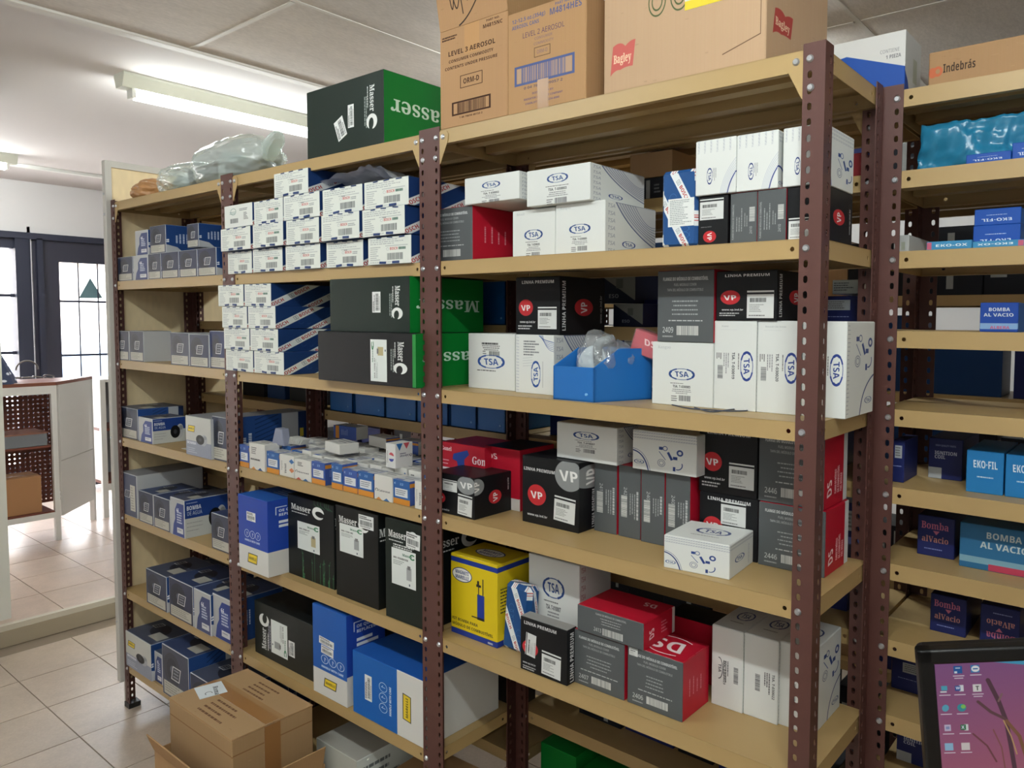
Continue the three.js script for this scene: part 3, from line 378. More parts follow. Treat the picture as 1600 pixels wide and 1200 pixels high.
const tsaPartsV = cell(sT, 230, 360, (g, w, h) => { fill(g, W1, w, h); g.strokeStyle = '#2c3f78'; g.lineWidth = 6; g.beginPath(); g.moveTo(w * .5, h); g.quadraticCurveTo(w * .55, h * .7, w, h * .58); g.stroke(); tsa(g, w * .8, h * .85, w * .12); g.save(); g.translate(w * .25, h * .12); partsPic(g, 0, 0, w * .75); g.restore(); for (let i = 0; i < 22; i++) fine(g, w * .03, h * (.04 + .043 * i), w * .1, 1, h * .012, '#a8acb4', i, .8); });
const tsaPartsR = cell(sT, 250, 260, (g, w, h) => { fill(g, W1, w, h); for (let j = 0; j < 3; j++) for (let i = 0; i < 12; i++) T(g, 'TSA', w * (.02 + .08 * i), h * (.05 + .065 * j), h * .04, '#9096a6', { bold: false }); g.strokeStyle = '#2c3f86'; g.lineWidth = 8; g.beginPath(); g.moveTo(0, h * .62); g.quadraticCurveTo(w * .2, h * .6, w * .22, h); g.stroke(); tsa(g, w * .11, h * .9, w * .08); partsPic(g, w * .38, h * .34, h * .62); });
const tsaSmall = cell(sT, 240, 260, (g, w, h) => { fill(g, W1, w, h); for (let i = 0; i < 6; i++) for (let j = 0; j < 4; j++) { g.save(); g.translate(w * (.08 + .155 * i), h * (.24 - .06 * j)); g.rotate(-Math.PI / 2); T(g, 'TSA', 0, 0, h * .05, '#a2a7b2', { bold: false }); g.restore(); } g.strokeStyle = '#a6adc4'; g.lineWidth = 1.6; for (let i = 0; i < 6; i++) { g.beginPath(); g.moveTo(w * (.62 + .03 * i), h); g.quadraticCurveTo(w * (.68 + .03 * i), h * (.66 + .02 * i), w, h * (.38 + .05 * i)); g.stroke(); } g.strokeStyle = '#3d4a86'; g.lineWidth = 6; g.beginPath(); g.moveTo(w * .8, h); g.quadraticCurveTo(w * .84, h * .8, w, h * .62); g.stroke(); g.save(); g.translate(w * .36, h * .66); g.rotate(Math.PI / 2); tsa(g, 0, 0, h * .14, '#2a3a74'); fine(g, -h * .14, -w * .16, h * .26, 3, h * .03, '#888a90', 12, .4); g.restore(); });
const tsaLid = cell(sT, 300, 200, (g, w, h) => { fill(g, W1, w, h); tsa(g, w * .55, h * .45, w * .25, '#39497f'); fine(g, w * .3, h * .72, w * .5, 1, h * .04, '#666', 3, .5); });
const tsaPlainSide = cell(sT, 200, 160, (g, w, h) => { fill(g, W1, w, h); for (let j = 0; j < 2; j++) for (let i = 0; i < 14; i++) T(g, 'TSA', w * (.02 + .07 * i), h * (.07 + .09 * j), h * .055, '#8d94a6', { bold: false }); tsa(g, w * .42, h * .55, w * .18); for (let i = 0; i < 5; i++) { g.save(); g.translate(w * .8, h * (.9 - .12 * i)); g.rotate(-Math.PI / 2); T(g, 'TSA', 0, 0, h * .07, '#9aa0ae', { bold: false }); g.restore(); } });
const tWhite = solid(sT, W1), tGrey = tWhite;

// --- black cartons with a red disc
function vpLogo(g, x, y, r, c) { g.fillStyle = c; g.beginPath(); g.arc(x, y, r, 0, 7); g.fill(); T(g, 'VP', x, y + r * .04, r * .95, '#e6e6e4', { align: 'center', it: -.1, sx: 1.15 }); }
const vpB = '#141518';
const vpLabel = [0, 1, 2].map((k) => cell(sV, 130, 150, (g, w, h) => { fill(g, '#d4d6d4', w, h); g.fillStyle = '#1d1d20'; g.fillRect(-3, h * .07, w + 6, h * .07); bars(g, w * .12, h * .27, w * .6, h * .15, '#333', 3 + k); fine(g, w * .1, h * .5, w * .6, 5, h * .06, '#8f918f', 20 + k, .45); fine(g, w * .08, h * .88, w * .8, 1, h * .06, '#666', 21, .6); }));
const vpFront = [0, 1, 2].map((k) => cell(sV, 280, [320, 320, 300][k], (g, w, h) => { fill(g, vpB, w, h); if (k < 2) T(g, 'LINHA PREMIUM', w * .14, h * .09, h * .075, '#dadada', { fit: w * .74 }); else T(g, 'LINHA PREMIUM', w * .03, h * .19, h * .065, '#dadada', { fit: w * .56 }); vpLogo(g, w * (k === 2 ? .27 : .24), h * (k === 2 ? .56 : .53), w * .165, '#b92c32'); if (k === 2) vpLogo(g, w * .83, h * .2, w * .24, '#8a8d8e'); T(g, 'www.vp.ind.br', w * .1, h * (k === 2 ? .86 : .78), h * .05, '#d8d8d8', { fit: w * .36 }); if (k < 2) fine(g, w * .06, h * .84, w * .4, 2, h * .045, '#c8c8c8', 33 + k, .5); }));
const vpSide = cell(sV, 240, 320, (g, w, h) => { fill(g, vpB, w, h); g.save(); g.translate(w * .1, h * .93); g.rotate(-Math.PI / 2); T(g, 'LINHA PREMIUM', 0, 0, h * .07, '#dadada', { fit: h * .86 }); g.restore(); g.save(); g.translate(w * .52, h * .52); g.rotate(-Math.PI / 2); vpLogo(g, 0, 0, w * .2, '#b92c32'); g.restore(); g.save(); g.translate(w * .9, h * .8); g.rotate(-Math.PI / 2); T(g, 'www.vp.ind.br', 0, 0, h * .05, '#cfcfcf', { bold: false, fit: h * .5 }); g.restore(); });
const vpSide2 = cell(sV, 90, 320, (g, w, h) => { fill(g, vpB, w, h); g.save(); g.translate(w * .3, h * .22); g.rotate(-Math.PI / 2); vpLogo(g, 0, w * .12, w * .6, '#8a8d8e'); g.restore(); g.save(); g.translate(w * .5, h * .97); g.rotate(-Math.PI / 2); T(g, 'LINHA PREMIUM', 0, 0, h * .055, '#dadada', { fit: h * .56 }); g.restore(); });
const vpSide3 = cell(sV, 70, 320, (g, w, h) => { fill(g, vpB, w, h); g.save(); g.translate(w * .5, h * .97); g.rotate(-Math.PI / 2); T(g, 'LINHA PREMIUM', 0, 0, w * .5, '#dadada', { fit: h * .9 }); g.restore(); });
const vpFront5 = cell(sV, 250, 300, (g, w, h) => { fill(g, vpB, w, h); T(g, 'LINHA PREMIUM', w * .08, h * .1, h * .085, '#dadada', { fit: w * .7 }); vpLogo(g, w * .22, h * .55, w * .17, '#c23038'); T(g, 'www.vp.ind.br', w * .06, h * .84, h * .05, '#d8d8d8', { fit: w * .28 }); fine(g, w * .06, h * .9, w * .32, 2, h * .04, '#c8c8c8', 3, .5); });
const vpNarrow = cell(sV, 150, 280, (g, w, h) => { fill(g, vpB, w, h); g.save(); g.translate(w * .4, h * .82); g.rotate(-Math.PI / 2 + Math.PI); vpLogo(g, 0, 0, w * .22, '#b92c32'); g.restore(); T(g, 'www.vp.ind.br', w * .1, h * .62, h * .03, '#aaa', { bold: false }); });
const vpSmallF = cell(sV, 230, 230, (g, w, h) => { fill(g, vpB, w, h); vpLogo(g, w * .82, h * .2, w * .22, '#8a8d8e'); vpLogo(g, w * .18, h * .62, w * .14, '#b92c32'); T(g, 'www.vp.ind.br', w * .08, h * .9, h * .05, '#d8d8d8', { fit: w * .34 }); });
const vpSmallR = cell(sV, 230, 230, (g, w, h) => { fill(g, vpB, w, h); g.save(); g.translate(w * .06, h * .22); g.rotate(-Math.PI / 2); vpLogo(g, 0, 0, w * .2, '#8a8d8e'); g.restore(); g.save(); g.translate(w * .55, h * .55); g.rotate(-Math.PI / 2); vpLogo(g, 0, 0, w * .17, '#b92c32'); g.restore(); g.save(); g.translate(w * .9, h * .45); g.rotate(-Math.PI / 2); T(g, 'www.vp.ind.br', 0, 0, h * .05, '#ccc', { fit: h * .3 }); g.restore(); });
const vK = solid(sV, vpB), vTopDark = vK;
// --- grey and red cartons
const dsG = '#565a5c', dsR = '#b3182e';
function dsText(g, w, h, num, seed) { T(g, 'FLANGE DO MÓDULO DE COMBUSTÍVEL', w * .5, h * .12, h * .062, '#d0d2d2', { align: 'center', fit: w * .8 }); T(g, 'FUEL MODULE COVER', w * .5, h * .2, h * .05, '#b4b6b6', { align: 'center', bold: false, fit: w * .4 }); T(g, 'TAPA DEL MÓDULO DE COMBUSTIBLE', w * .5, h * .27, h * .05, '#b4b6b6', { align: 'center', bold: false, fit: w * .64 }); fine(g, w * .25, h * .42, w * .5, 4, h * .06, '#9ea2a2', seed, .3, 'center'); fine(g, w * .12, h * .69, w * .78, 1, h * .04, '#b8baba', seed + 1, .4, 'center'); T(g, num, w * .1, h * .83, h * .11, '#c8caca', { bold: false, fit: w * .2 }); fine(g, w * .1, h * .91, w * .22, 1, h * .05, '#a8aaaa', 3, .4); g.fillStyle = '#dcdcd8'; g.fillRect(w * .36, h * .77, w * .38, h * .13); bars(g, w * .37, h * .77, w * .36, h * .13, '#7a7d7d', seed + 5); }
const dsFront = ['2409', '2446', '2407', '2406', '2410'].map((n, k) => cell(sV, 280, 280, (g, w, h) => { fill(g, dsG, w, h); dsText(g, w, h, n, 300 + 11 * k); }));
const dsWide = cell(sV, 340, 170, (g, w, h) => { fill(g, dsG, w, h); T(g, 'FLANGE DO MÓDULO DE COMBUSTÍVEL', w * .52, h * .16, h * .1, '#c4c6c6', { align: 'center', bold: false, fit: w * .46 }); fine(g, w * .34, h * .28, w * .36, 3, h * .1, '#a8aaaa', 3, .3, 'center'); T(g, '2413', w * .26, h * .76, h * .2, '#c4c6c6', { bold: false, fit: w * .12 }); g.fillStyle = '#dcdcd8'; g.fillRect(w * .4, h * .64, w * .3, h * .26); bars(g, w * .41, h * .64, w * .28, h * .26, '#6a6d6d', 3); });
const dsNarrow = ['2417', '2427', '2407', '2407'].map((n, k) => cell(sV, 120, 330, (g, w, h) => { fill(g, dsG, w, h); T(g, n, w * .32, h * .3, w * .2, '#b8baba', { bold: false, rot: Math.PI / 2 }); g.save(); g.translate(w * .26, h * .42); g.fillStyle = '#dcdcd8'; g.fillRect(-w * .13, 0, w * .27, h * .3); g.rotate(Math.PI / 2); bars(g, 0, -w * .14, h * .3, w * .27, '#777b7b', 400 + k); g.restore(); g.save(); g.translate(w * .9, h * .34); g.rotate(Math.PI / 2); fine(g, 0, 0, h * .42, 1, w * .12, '#b4b6b6', 410 + k, .7); fine(g, h * .04, w * .14, h * .36, 3, w * .1, '#9ea2a2', 420 + k, .4); g.restore(); }));
const dsTurned = [0, 1].map((k) => cell(sV, 170, 330, (g, w, h) => { fill(g, dsG, w, h); g.save(); g.translate(w * .12, h * .92); g.rotate(-Math.PI / 2); T(g, 'FLANGE DO MÓDULO DE COMBUSTÍVEL', 0, 0, w * .08, '#b8baba', { bold: false, fit: h * .7 }); fine(g, h * .16, w * .12, h * .5, 3, w * .09, '#989c9c', 440 + k, .35); fine(g, h * .25, w * .42, h * .32, 2, w * .08, '#989c9c', 441, .35); T(g, '2410', h * .1, w * .66, w * .13, '#b4b6b6', { bold: false }); g.fillStyle = '#dcdcd8'; g.fillRect(h * .34, w * .6, h * .28, w * .2); bars(g, h * .34, w * .6, h * .28, w * .2, '#777b7b', 450 + k); g.restore(); }));
const dsSideTxt = cell(sV, 160, 280, (g, w, h) => { fill(g, dsR, w, h); g.fillStyle = '#dcdcda'; g.fillRect(w * .82, -3, w * .3, h + 6); g.save(); g.translate(w * .24, h * .86); g.rotate(-Math.PI / 2); T(g, 'DS', 0, 0, w * .26, '#f0dada', { it: -.25, sx: 1.3 }); T(g, 'FLANGE DO MÓDULO', h * .02, w * .25, w * .1, '#f0dada', { fit: h * .34 }); T(g, 'DE COMBUSTÍVEL', h * .02, w * .37, w * .1, '#f0dada', { fit: h * .38 }); T(g, 'FUEL MODULE', h * .02, w * .49, w * .1, '#f0dada', { fit: h * .26 }); g.restore(); });
const dsSideFine = cell(sV, 160, 260, (g, w, h) => { fill(g, dsR, w, h); g.save(); g.translate(w * .25, h * .65); g.rotate(-Math.PI / 2); fine(g, 0, 0, h * .35, 4, w * .14, '#d8929c', 5, .2); g.restore(); });
const dsRed = solid(sV, dsR), dsRedDark = dsRed, dsWhite = solid(sV, '#d8d6d2');
const dsTop = cell(sV, 280, 180, (g, w, h) => { fill(g, dsR, w, h); rot(g, w, h, 2, (a, b) => { T(g, 'DS', a * .5, b * .5, b * .62, '#f2e4e4', { align: 'center', it: -.25, sx: 1.3 }); g.strokeStyle = '#f2e4e4'; g.lineWidth = 5; g.beginPath(); g.moveTo(a * .2, b * .16); g.quadraticCurveTo(a * .6, b * .02, a * .8, b * .3); g.stroke(); g.beginPath(); g.moveTo(a * .2, b * .8); g.quadraticCurveTo(a * .5, b * .98, a * .8, b * .82); g.stroke(); }); });
const dsTop2 = cell(sV, 240, 140, (g, w, h) => { fill(g, dsR, w, h); rot(g, w, h, 2, (a, b) => T(g, 'DS', a * .14, b * .74, b * .22, '#e6c8c8', { it: -.25, sx: 1.3 })); });
const dsEndR = cell(sV, 140, 110, (g, w, h) => { fill(g, dsR, w, h); g.save(); g.translate(w * .25, h * .75); g.rotate(-Math.PI / 2); T(g, 'DS', 0, 0, h * .26, '#f0dada', { it: -.25, sx: 1.2 }); g.restore(); g.fillStyle = '#d6d2cc'; g.fillRect(w * .9, -3, w * .2, h + 6); fine(g, w * .55, h * .3, w * .25, 4, h * .12, '#d8929c', 8, .4); });
const redDS = cell(sV, 160, 240, (g, w, h) => { fill(g, dsR, w, h); g.fillStyle = '#d4cfca'; g.fillRect(-3, h * .8, w + 6, h * .3); T(g, 'DS', w * .08, h * .16, h * .13, '#eadada', { it: -.2, sx: 1.2 }); });
const gonel = cell(sV, 300, 150, (g, w, h) => { fill(g, dsR, w, h); T(g, 'Gonel', w * .02, h * .18, h * .16, '#f0e6e6', { font: 'serif' }); fine(g, w * .02, h * .5, w * .2, 2, h * .1, '#e6c2c8', 3, .3); g.fillStyle = '#23418f'; g.beginPath(); g.moveTo(w * .3, h * .3); g.lineTo(w * .62, h * .14); g.lineTo(w * .66, h * .26); g.lineTo(w * .55, h * .42); g.lineTo(w * .55, h * .7); g.lineTo(w * .42, h * .76); g.lineTo(w * .38, h * .5); g.lineTo(w * .28, h * .46); g.fill(); T(g, 'Gonel', w * .72, h * .4, h * .3, '#f0e6e6', { font: 'serif' }); g.fillStyle = '#ddd'; g.fillRect(w * .02, h * .72, w * .2, h * .3); bars(g, w * .05, h * .78, w * .14, h * .16, '#555', 3); });
const pinkDS = cell(sV, 150, 130, (g, w, h) => { fill(g, '#bb3a50', w, h); T(g, 'DS', w * .42, h * .42, h * .36, '#f4e6e8', { it: -.25, sx: 1.2 }); });

// --- water pump cartons, grey with dark blue
function rhomb(g, x, y, s) { g.save(); g.transform(1, 0, -.2, 1, x, y); g.fillStyle = '#40434e'; g.fillRect(0, 0, s, s * 1.15); g.strokeStyle = '#d9dadb'; g.lineWidth = s * .09; g.strokeRect(0, 0, s, s * 1.15); g.fillStyle = '#8d929c'; for (let i = 0; i < 3; i++) g.fillRect(s * .18, s * (.2 + .3 * i), s * .64, s * .12); g.restore(); }
function pumpPic(g, x, y, r, body = '#b9bcc0') { g.fillStyle = body; g.beginPath(); g.ellipse(x + r * .9, y, r * .8, r * 1.25, .2, 0, 7); g.fill(); g.fillStyle = '#8e9297'; g.beginPath(); g.ellipse(x + r * 1.2, y - r * .6, r * .4, r * .4, 0, 0, 7); g.fill(); g.fillStyle = '#141518'; g.beginPath(); g.ellipse(x, y, r, r * 1.05, 0, 0, 7); g.fill(); g.fillStyle = '#3b3d42'; g.beginPath(); g.ellipse(x, y, r * .35, r * .38, 0, 0, 7); g.fill(); }
const pumpF = [0, 1, 2, 3].map((k) => cell(sP, 190, 240, (g, w, h) => { fill(g, ['#31384f', '#2e354f', '#3a4054', '#28345c'][k], w, h); g.fillStyle = ['#272c3b', '#242937', '#2f3441', '#212946'][k]; g.beginPath(); g.ellipse(w * .38, h * .42, w * .31, h * .33, 0, 0, 7); g.fill(); g.fillStyle = '#212431'; g.beginPath(); g.ellipse(w * .38, h * .42, w * .2, h * .22, 0, 0, 7); g.fill(); g.fillStyle = '#565b6c'; g.beginPath(); g.ellipse(w * .38, h * .42, w * .07, h * .08, 0, 0, 7); g.fill(); rhomb(g, w * .42, h * .34, w * .28); g.fillStyle = '#b9b7ab'; g.fillRect(w * .06, h * .7, w * .86, h * .26); fine(g, w * .1, h * .73, w * .76, 4, h * .05, '#8f8d84', 500 + k, .5); edge(g, w, h, '#c9cbce', 6); }));
const pumpQuote = [0, 1].map((k) => cell(sP, 170, 230, (g, w, h) => { fill(g, '#b4b6b8', w, h); g.fillStyle = k ? '#2b3f86' : '#3c4878'; g.beginPath(); g.moveTo(w * .5, h * .12); g.lineTo(w * .95, h * .12); g.lineTo(w * .95, h); g.lineTo(w * .14, h); g.lineTo(w * .22, h * .7); g.lineTo(w * .34, h * .55); g.lineTo(w * .34, h * .3); g.closePath(); g.fill(); T(g, '“', w * .42, h * .36, h * .3, '#e8eaf0', { font: 'serif' }); fine(g, w * .46, h * .34, w * .44, 5, h * .065, '#ccd2e2', 510 + k, .6); g.fillStyle = '#d0d2d6'; g.fillRect(w * .46, h * .76, w * .42, h * .14); fine(g, w * .5, h * .8, w * .3, 1, h * .05, '#8b90a0', 2, .6); edge(g, w, h, '#d6d8da', 7); }));
const pumpSideBlue = cell(sP, 320, 220, (g, w, h) => { fill(g, '#23457e', w, h); g.fillStyle = '#b9bcc0'; g.beginPath(); g.moveTo(0, h * .7); g.lineTo(w * .18, h * .78); g.lineTo(w * .3, h); g.lineTo(0, h); g.fill(); g.save(); g.translate(w * .16, h * .64); g.rotate(-Math.PI / 2); fine(g, 0, 0, h * .5, 4, w * .055, '#c4cde0', 7, .5); g.restore(); T(g, '“', w * .07, h * .64, h * .3, '#e8eaf0', { font: 'serif', rot: -Math.PI / 2 }); edge(g, w, h, '#8896b0', 4); });
const pumpSideTxt = cell(sP, 340, 220, (g, w, h) => { fill(g, '#2a4f8e', w, h); g.save(); g.translate(w * .1, h * .9); g.rotate(-Math.PI / 2); for (let i = 0; i < 3; i++) fine(g, 0, w * .07 * i, h * .66, 1, w * .05, '#d4dcea', 8 + i, .8); g.restore(); g.strokeStyle = '#1c3766'; g.lineWidth = 5; for (let i = 0; i < 10; i++) { g.beginPath(); g.moveTo(w * .32, h * (.1 * i)); g.lineTo(w * .62, h * (.1 * i - .18)); g.stroke(); } g.fillStyle = '#b9bec4'; g.fillRect(w * .66, -3, w * .22, h + 6); g.fillStyle = '#22355f'; g.fillRect(w * .88, -3, w * .2, h + 6); g.fillStyle = '#c9b53e'; g.fillRect(w * .9, h * .4, w * .05, h * .2); });
const pumpBomba = cell(sP, 330, 200, (g, w, h) => { fill(g, '#c4c8c6', w, h); g.fillStyle = '#203f86'; g.fillRect(-3, -3, w + 6, h * .5); fine(g, w * .05, h * .08, w * .25, 1, h * .05, '#aab6d2', 4, .5); T(g, 'BOMBA', w * .05, h * .22, h * .15, '#e8ecf2', { fit: w * .32 }); T(g, 'DE AGUA', w * .06, h * .36, h * .14, '#c4cfe2', { bold: false, fit: w * .33 }); fine(g, w * .05, h * .6, w * .4, 3, h * .1, '#9a9ea0', 5, .2); pumpPic(g, w * .68, h * .58, h * .24); edge(g, w, h, '#d6d8da', 6); });
const pumpBomba2 = cell(sP, 300, 230, (g, w, h) => { fill(g, '#b7bcb9', w, h); g.fillStyle = '#203f86'; g.fillRect(-3, -3, w + 6, h * .5); T(g, 'BOMBA', w * .05, h * .25, h * .17, '#e8ecf2', { fit: w * .3 }); T(g, 'DE AGUA', w * .05, h * .4, h * .13, '#c4cfe2', { bold: false, fit: w * .3 }); fine(g, w * .05, h * .6, w * .34, 6, h * .06, '#8f9496', 5, .3); edge(g, w, h, '#d6d8da', 5); });
const pumpPhoto = cell(sP, 200, 280, (g, w, h) => { fill(g, '#c2c3bd', w, h); g.fillStyle = '#8f95a5'; g.fillRect(-3, h * .62, w + 6, h * .4); emblem(g, w * .12, h * .24, w * .26, h * .15); T(g, 'BOMBA', w * .06, h * .68, h * .08, '#e2e4ea', { fit: w * .36 }); pumpPic(g, w * .58, h * .56, w * .16, '#a9adb2'); fine(g, w * .06, h * .8, w * .4, 3, h * .05, '#b9becb', 6, .4); });
const pumpTop = [0, 1].map((k) => cell(sP, 220, 180, (g, w, h) => { fill(g, k ? '#39486e' : '#4d5468', w, h); g.fillStyle = '#2a2d3a'; g.beginPath(); g.ellipse(w * .5, h * .5, w * .28, h * .22, .3, 0, 7); g.fill(); g.fillStyle = '#b3b2a9'; g.fillRect(w * .56, h * .56, w * .36, h * .26); rhomb(g, w * .2, h * .3, w * .14); edge(g, w, h, '#aeb2b8', 5); }));
const pumpEnd = cell(sP, 120, 260, (g, w, h) => { fill(g, '#4a5068', w, h); rhomb(g, w * .3, h * .4, w * .3); g.fillStyle = '#c6c4b8'; g.fillRect(w * .58, h * .25, w * .3, h * .6); fine(g, w * .62, h * .3, w * .2, 9, h * .06, '#93918a', 7, .4); edge(g, w, h, '#c9cbce', 8); });
const pGrey = solid(sP, '#8d9096'), pSilver = solid(sP, '#b9bcbe'), pNavy = solid(sP, '#2b3a63');
// --- small thermostat cartons
const blueOr = [0, 1].map((k) => cell(sP, 110, 170, (g, w, h) => { fill(g, k ? '#2f5f9f' : '#37559c', w, h); g.fillStyle = '#d08a33'; g.fillRect(-3, h * .76, w + 6, h * .3); T(g, ['23', '22'][k], w * .42, h * .16, h * .13, '#8fb2de'); T(g, 'C', w * .1, h * .16, h * .1, '#c7d8ee'); g.fillStyle = '#d9dcdf'; g.fillRect(w * .14, h * .34, w * .74, h * .34); fine(g, w * .2, h * .4, w * .6, 3, h * .08, '#7c8088', 600 + k, .5); }));
const blueOrSide = cell(sP, 110, 170, (g, w, h) => { fill(g, '#40599f', w, h); g.fillStyle = '#d08a33'; g.fillRect(-3, h * .1, w + 6, h * .16); fine(g, w * .3, h * .36, w * .5, 5, h * .06, '#aebbe0', 5, .3); });
function diam(g, x, y, s, c) { g.fillStyle = c; g.beginPath(); g.moveTo(x, y - s); g.lineTo(x + s, y); g.lineTo(x, y + s); g.lineTo(x - s, y); g.fill(); }
const vern = ['Vernet', 'Gornet', 'Calorstat', 'Vernet'].map((n, k) => cell(sP, 130, 190, (g, w, h) => { fill(g, '#d5d4ce', w, h); if (k === 0) { T(g, n, w * .42, h * .85, h * .13, '#36373e', { rot: -Math.PI / 2, fit: h * .46 }); fine(g, w * .12, h * .3, w * .12, 9, h * .05, '#777', 3, .4); diam(g, w * .84, h * .26, w * .17, '#3a6ca6'); diam(g, w * .84, h * .66, w * .17, '#d0825a'); } else if (k === 3) { fine(g, w * .14, h * .16, w * .36, 4, h * .07, '#666', 4, .5); fine(g, w * .1, h * .58, w * .7, 1, h * .1, '#444', 5, .6); diam(g, w * .28, h, w * .17, '#d0925a'); diam(g, w * .7, h, w * .17, '#3a5f96'); } else { if (k === 1) fine(g, w * .2, h * .14, w * .34, 3, h * .07, '#555', 6, .6); g.strokeStyle = '#444'; g.lineWidth = 4; g.beginPath(); g.arc(w * .14, h * .6, w * .07, 2, 7.5); g.stroke(); T(g, n, w * .24, h * .61, h * .1, '#3a3a42', { fit: w * .64 }); diam(g, w * .26, h, w * .19, k === 1 ? '#bb4f45' : '#cf8c4a'); diam(g, w * .68, h, w * .19, '#3a6ca6'); } }));
const vernTop = [0, 1, 2].map((k) => cell(sP, 110, 130, (g, w, h) => { fill(g, ['#c9c9c3', '#d2d1cb', '#b9bcc0'][k], w, h); g.fillStyle = '#8e9092'; g.fillRect(w * .08, h * .16, w * .8, h * .16); g.fillStyle = '#5f6165'; g.fillRect(w * .3, h * .46, w * .5, h * .08); fine(g, w * .1, h * .66, w * .7, 2, h * .1, '#9a9c9e', 700 + k, .5); if (k === 2) { g.fillStyle = '#4a63a6'; g.fillRect(w * .05, h * .76, w * .5, h * .2); } edge(g, w, h, '#7f807e', 3); }));
const calUp = cell(sP, 150, 150, (g, w, h) => { fill(g, '#d8d8d6', w, h); g.fillStyle = '#2f6aa6'; g.beginPath(); g.moveTo(w * .06, 0); g.lineTo(w * .42, 0); g.lineTo(w * .24, h * .3); g.fill(); g.fillStyle = '#c05058'; g.beginPath(); g.moveTo(w * .46, 0); g.lineTo(w * .82, 0); g.lineTo(w * .64, h * .26); g.fill(); rot(g, w, h, 2, (a, b) => { T(g, 'Calorstat', a * .2, b * .48, b * .12, '#3a3a58', { fit: a * .54 }); fine(g, a * .4, b * .56, a * .36, 1, b * .06, '#55556a', 4, .6); g.strokeStyle = '#333'; g.lineWidth = 4; g.beginPath(); g.arc(a * .12, b * .48, a * .05, 2, 7.5); g.stroke(); }); });
const calSide = cell(sP, 90, 150, (g, w, h) => { fill(g, '#d2d2d0', w, h); g.save(); g.translate(w * .18, h * .8); g.rotate(-Math.PI / 2); T(g, 'Calorstat', 0, 0, w * .14, '#777', { fit: h * .5 }); g.restore(); g.fillStyle = '#c4525a'; g.beginPath(); g.arc(w * .58, h * .52, w * .26, 3.6, 6.2); g.fill(); g.fillStyle = '#3f4a9c'; g.beginPath(); g.arc(w * .58, h * .58, w * .26, .2, 2.8); g.fill(); });
const pWhite = solid(sP, '#d3d2cc');

// --- brown corrugated cartons
function kraft(g, w, h, base, seed) { fill(g, base, w, h); const r = rng(seed); for (let i = 0; i < w; i += 5) { g.fillStyle = `rgba(90,60,30,${.02 + .04 * r()})`; g.fillRect(i, -3, 2, h + 6); } for (let i = 0; i < 40; i++) { g.fillStyle = `rgba(${r() > .5 ? '60,40,20' : '230,200,160'},${.05 + .06 * r()})`; g.fillRect(r() * w, r() * h, 2 + 14 * r(), 1 + 2 * r()); } }
const kBase = '#b08a64', kAero = '#b08a62', kBag = '#bb9d7e', kPlain = '#ad8a62';
const aero1 = cell(sQ, 330, 500, (g, w, h) => { kraft(g, w, h, kBase, 1); g.fillStyle = 'rgba(196,150,96,.45)'; g.fillRect(w * .38, -3, w * .22, h * .3); const c = '#3b2318'; fine(g, w * .04, h * .07, w * .26, 2, h * .025, c, 3, .6); T(g, 'PART NO.', w * .7, h * .035, h * .028, c); T(g, 'M4815NC', w * .65, h * .085, h * .05, c, { fit: w * .28 }); T(g, 'LEVEL 3 AEROSOL', w * .13, h * .25, h * .068, c, { fit: w * .7 }); T(g, 'CONSUMER COMMODITY', w * .14, h * .33, h * .044, c, { fit: w * .66 }); T(g, 'CONTENTS UNDER PRESSURE', w * .08, h * .395, h * .044, c, { fit: w * .78 }); g.strokeStyle = c; g.lineWidth = 3; g.strokeRect(w * .32, h * .5, w * .32, h * .12); T(g, 'ORM-D', w * .36, h * .56, h * .07, c, { fit: w * .24 }); g.lineWidth = 8; g.strokeRect(w * .2, h * .755, w * .55, h * .12); bars(g, w * .27, h * .765, w * .42, h * .1, c, 3); T(g, '1 46 78698 48153 2', w * .3, h * .91, h * .026, c); });
const aero2 = cell(sQ, 420, 520, (g, w, h) => { kraft(g, w, h, kAero, 2); const c = '#5a5f86', b = '#4a3526'; T(g, '12-12.5 oz.(354g)', w * .06, h * .09, h * .05, c, { fit: w * .44 }); T(g, 'AEROSOL CANS', w * .06, h * .15, h * .05, c, { fit: w * .36 }); T(g, 'PART NO.', w * .62, h * .04, h * .035, c); T(g, 'M4814HES', w * .55, h * .1, h * .085, c, { fit: w * .4 }); T(g, 'LEVEL 2 AEROSOL', w * .2, h * .25, h * .07, '#5a4660', { bold: false, fit: w * .54 }); T(g, 'CONSUMER', w * .36, h * .31, h * .035, '#7a6670', { bold: false }); T(g, 'COMMODITY', w * .35, h * .36, h * .035, '#7a6670', { bold: false }); g.strokeStyle = '#5a4634'; g.lineWidth = 3; g.strokeRect(w * .36, h * .4, w * .2, h * .09); T(g, 'ORM-D', w * .39, h * .445, h * .05, '#7a6670', { bold: false, fit: w * .14 }); g.strokeStyle = '#52608e'; g.lineWidth = 12; g.strokeRect(w * .11, h * .55, w * .74, h * .17); g.fillStyle = 'rgba(180,160,150,.5)'; g.fillRect(w * .13, h * .565, w * .7, h * .14); bars(g, w * .19, h * .56, w * .56, h * .15, '#52608e', 4); T(g, '0 04 78698 09057 2', w * .22, h * .765, h * .035, '#5a5060', { fit: w * .5 }); T(g, 'DISTRIBUTED BY:', w * .33, h * .83, h * .028, '#5a4a70'); T(g, 'RADIATOR SPECIALTY COMPANY', w * .22, h * .875, h * .028, '#5a4a70', { fit: w * .5 }); T(g, 'CHARLOTTE, NC 28234-4080', w * .24, h * .92, h * .028, '#5a4a70', { fit: w * .44 }); });
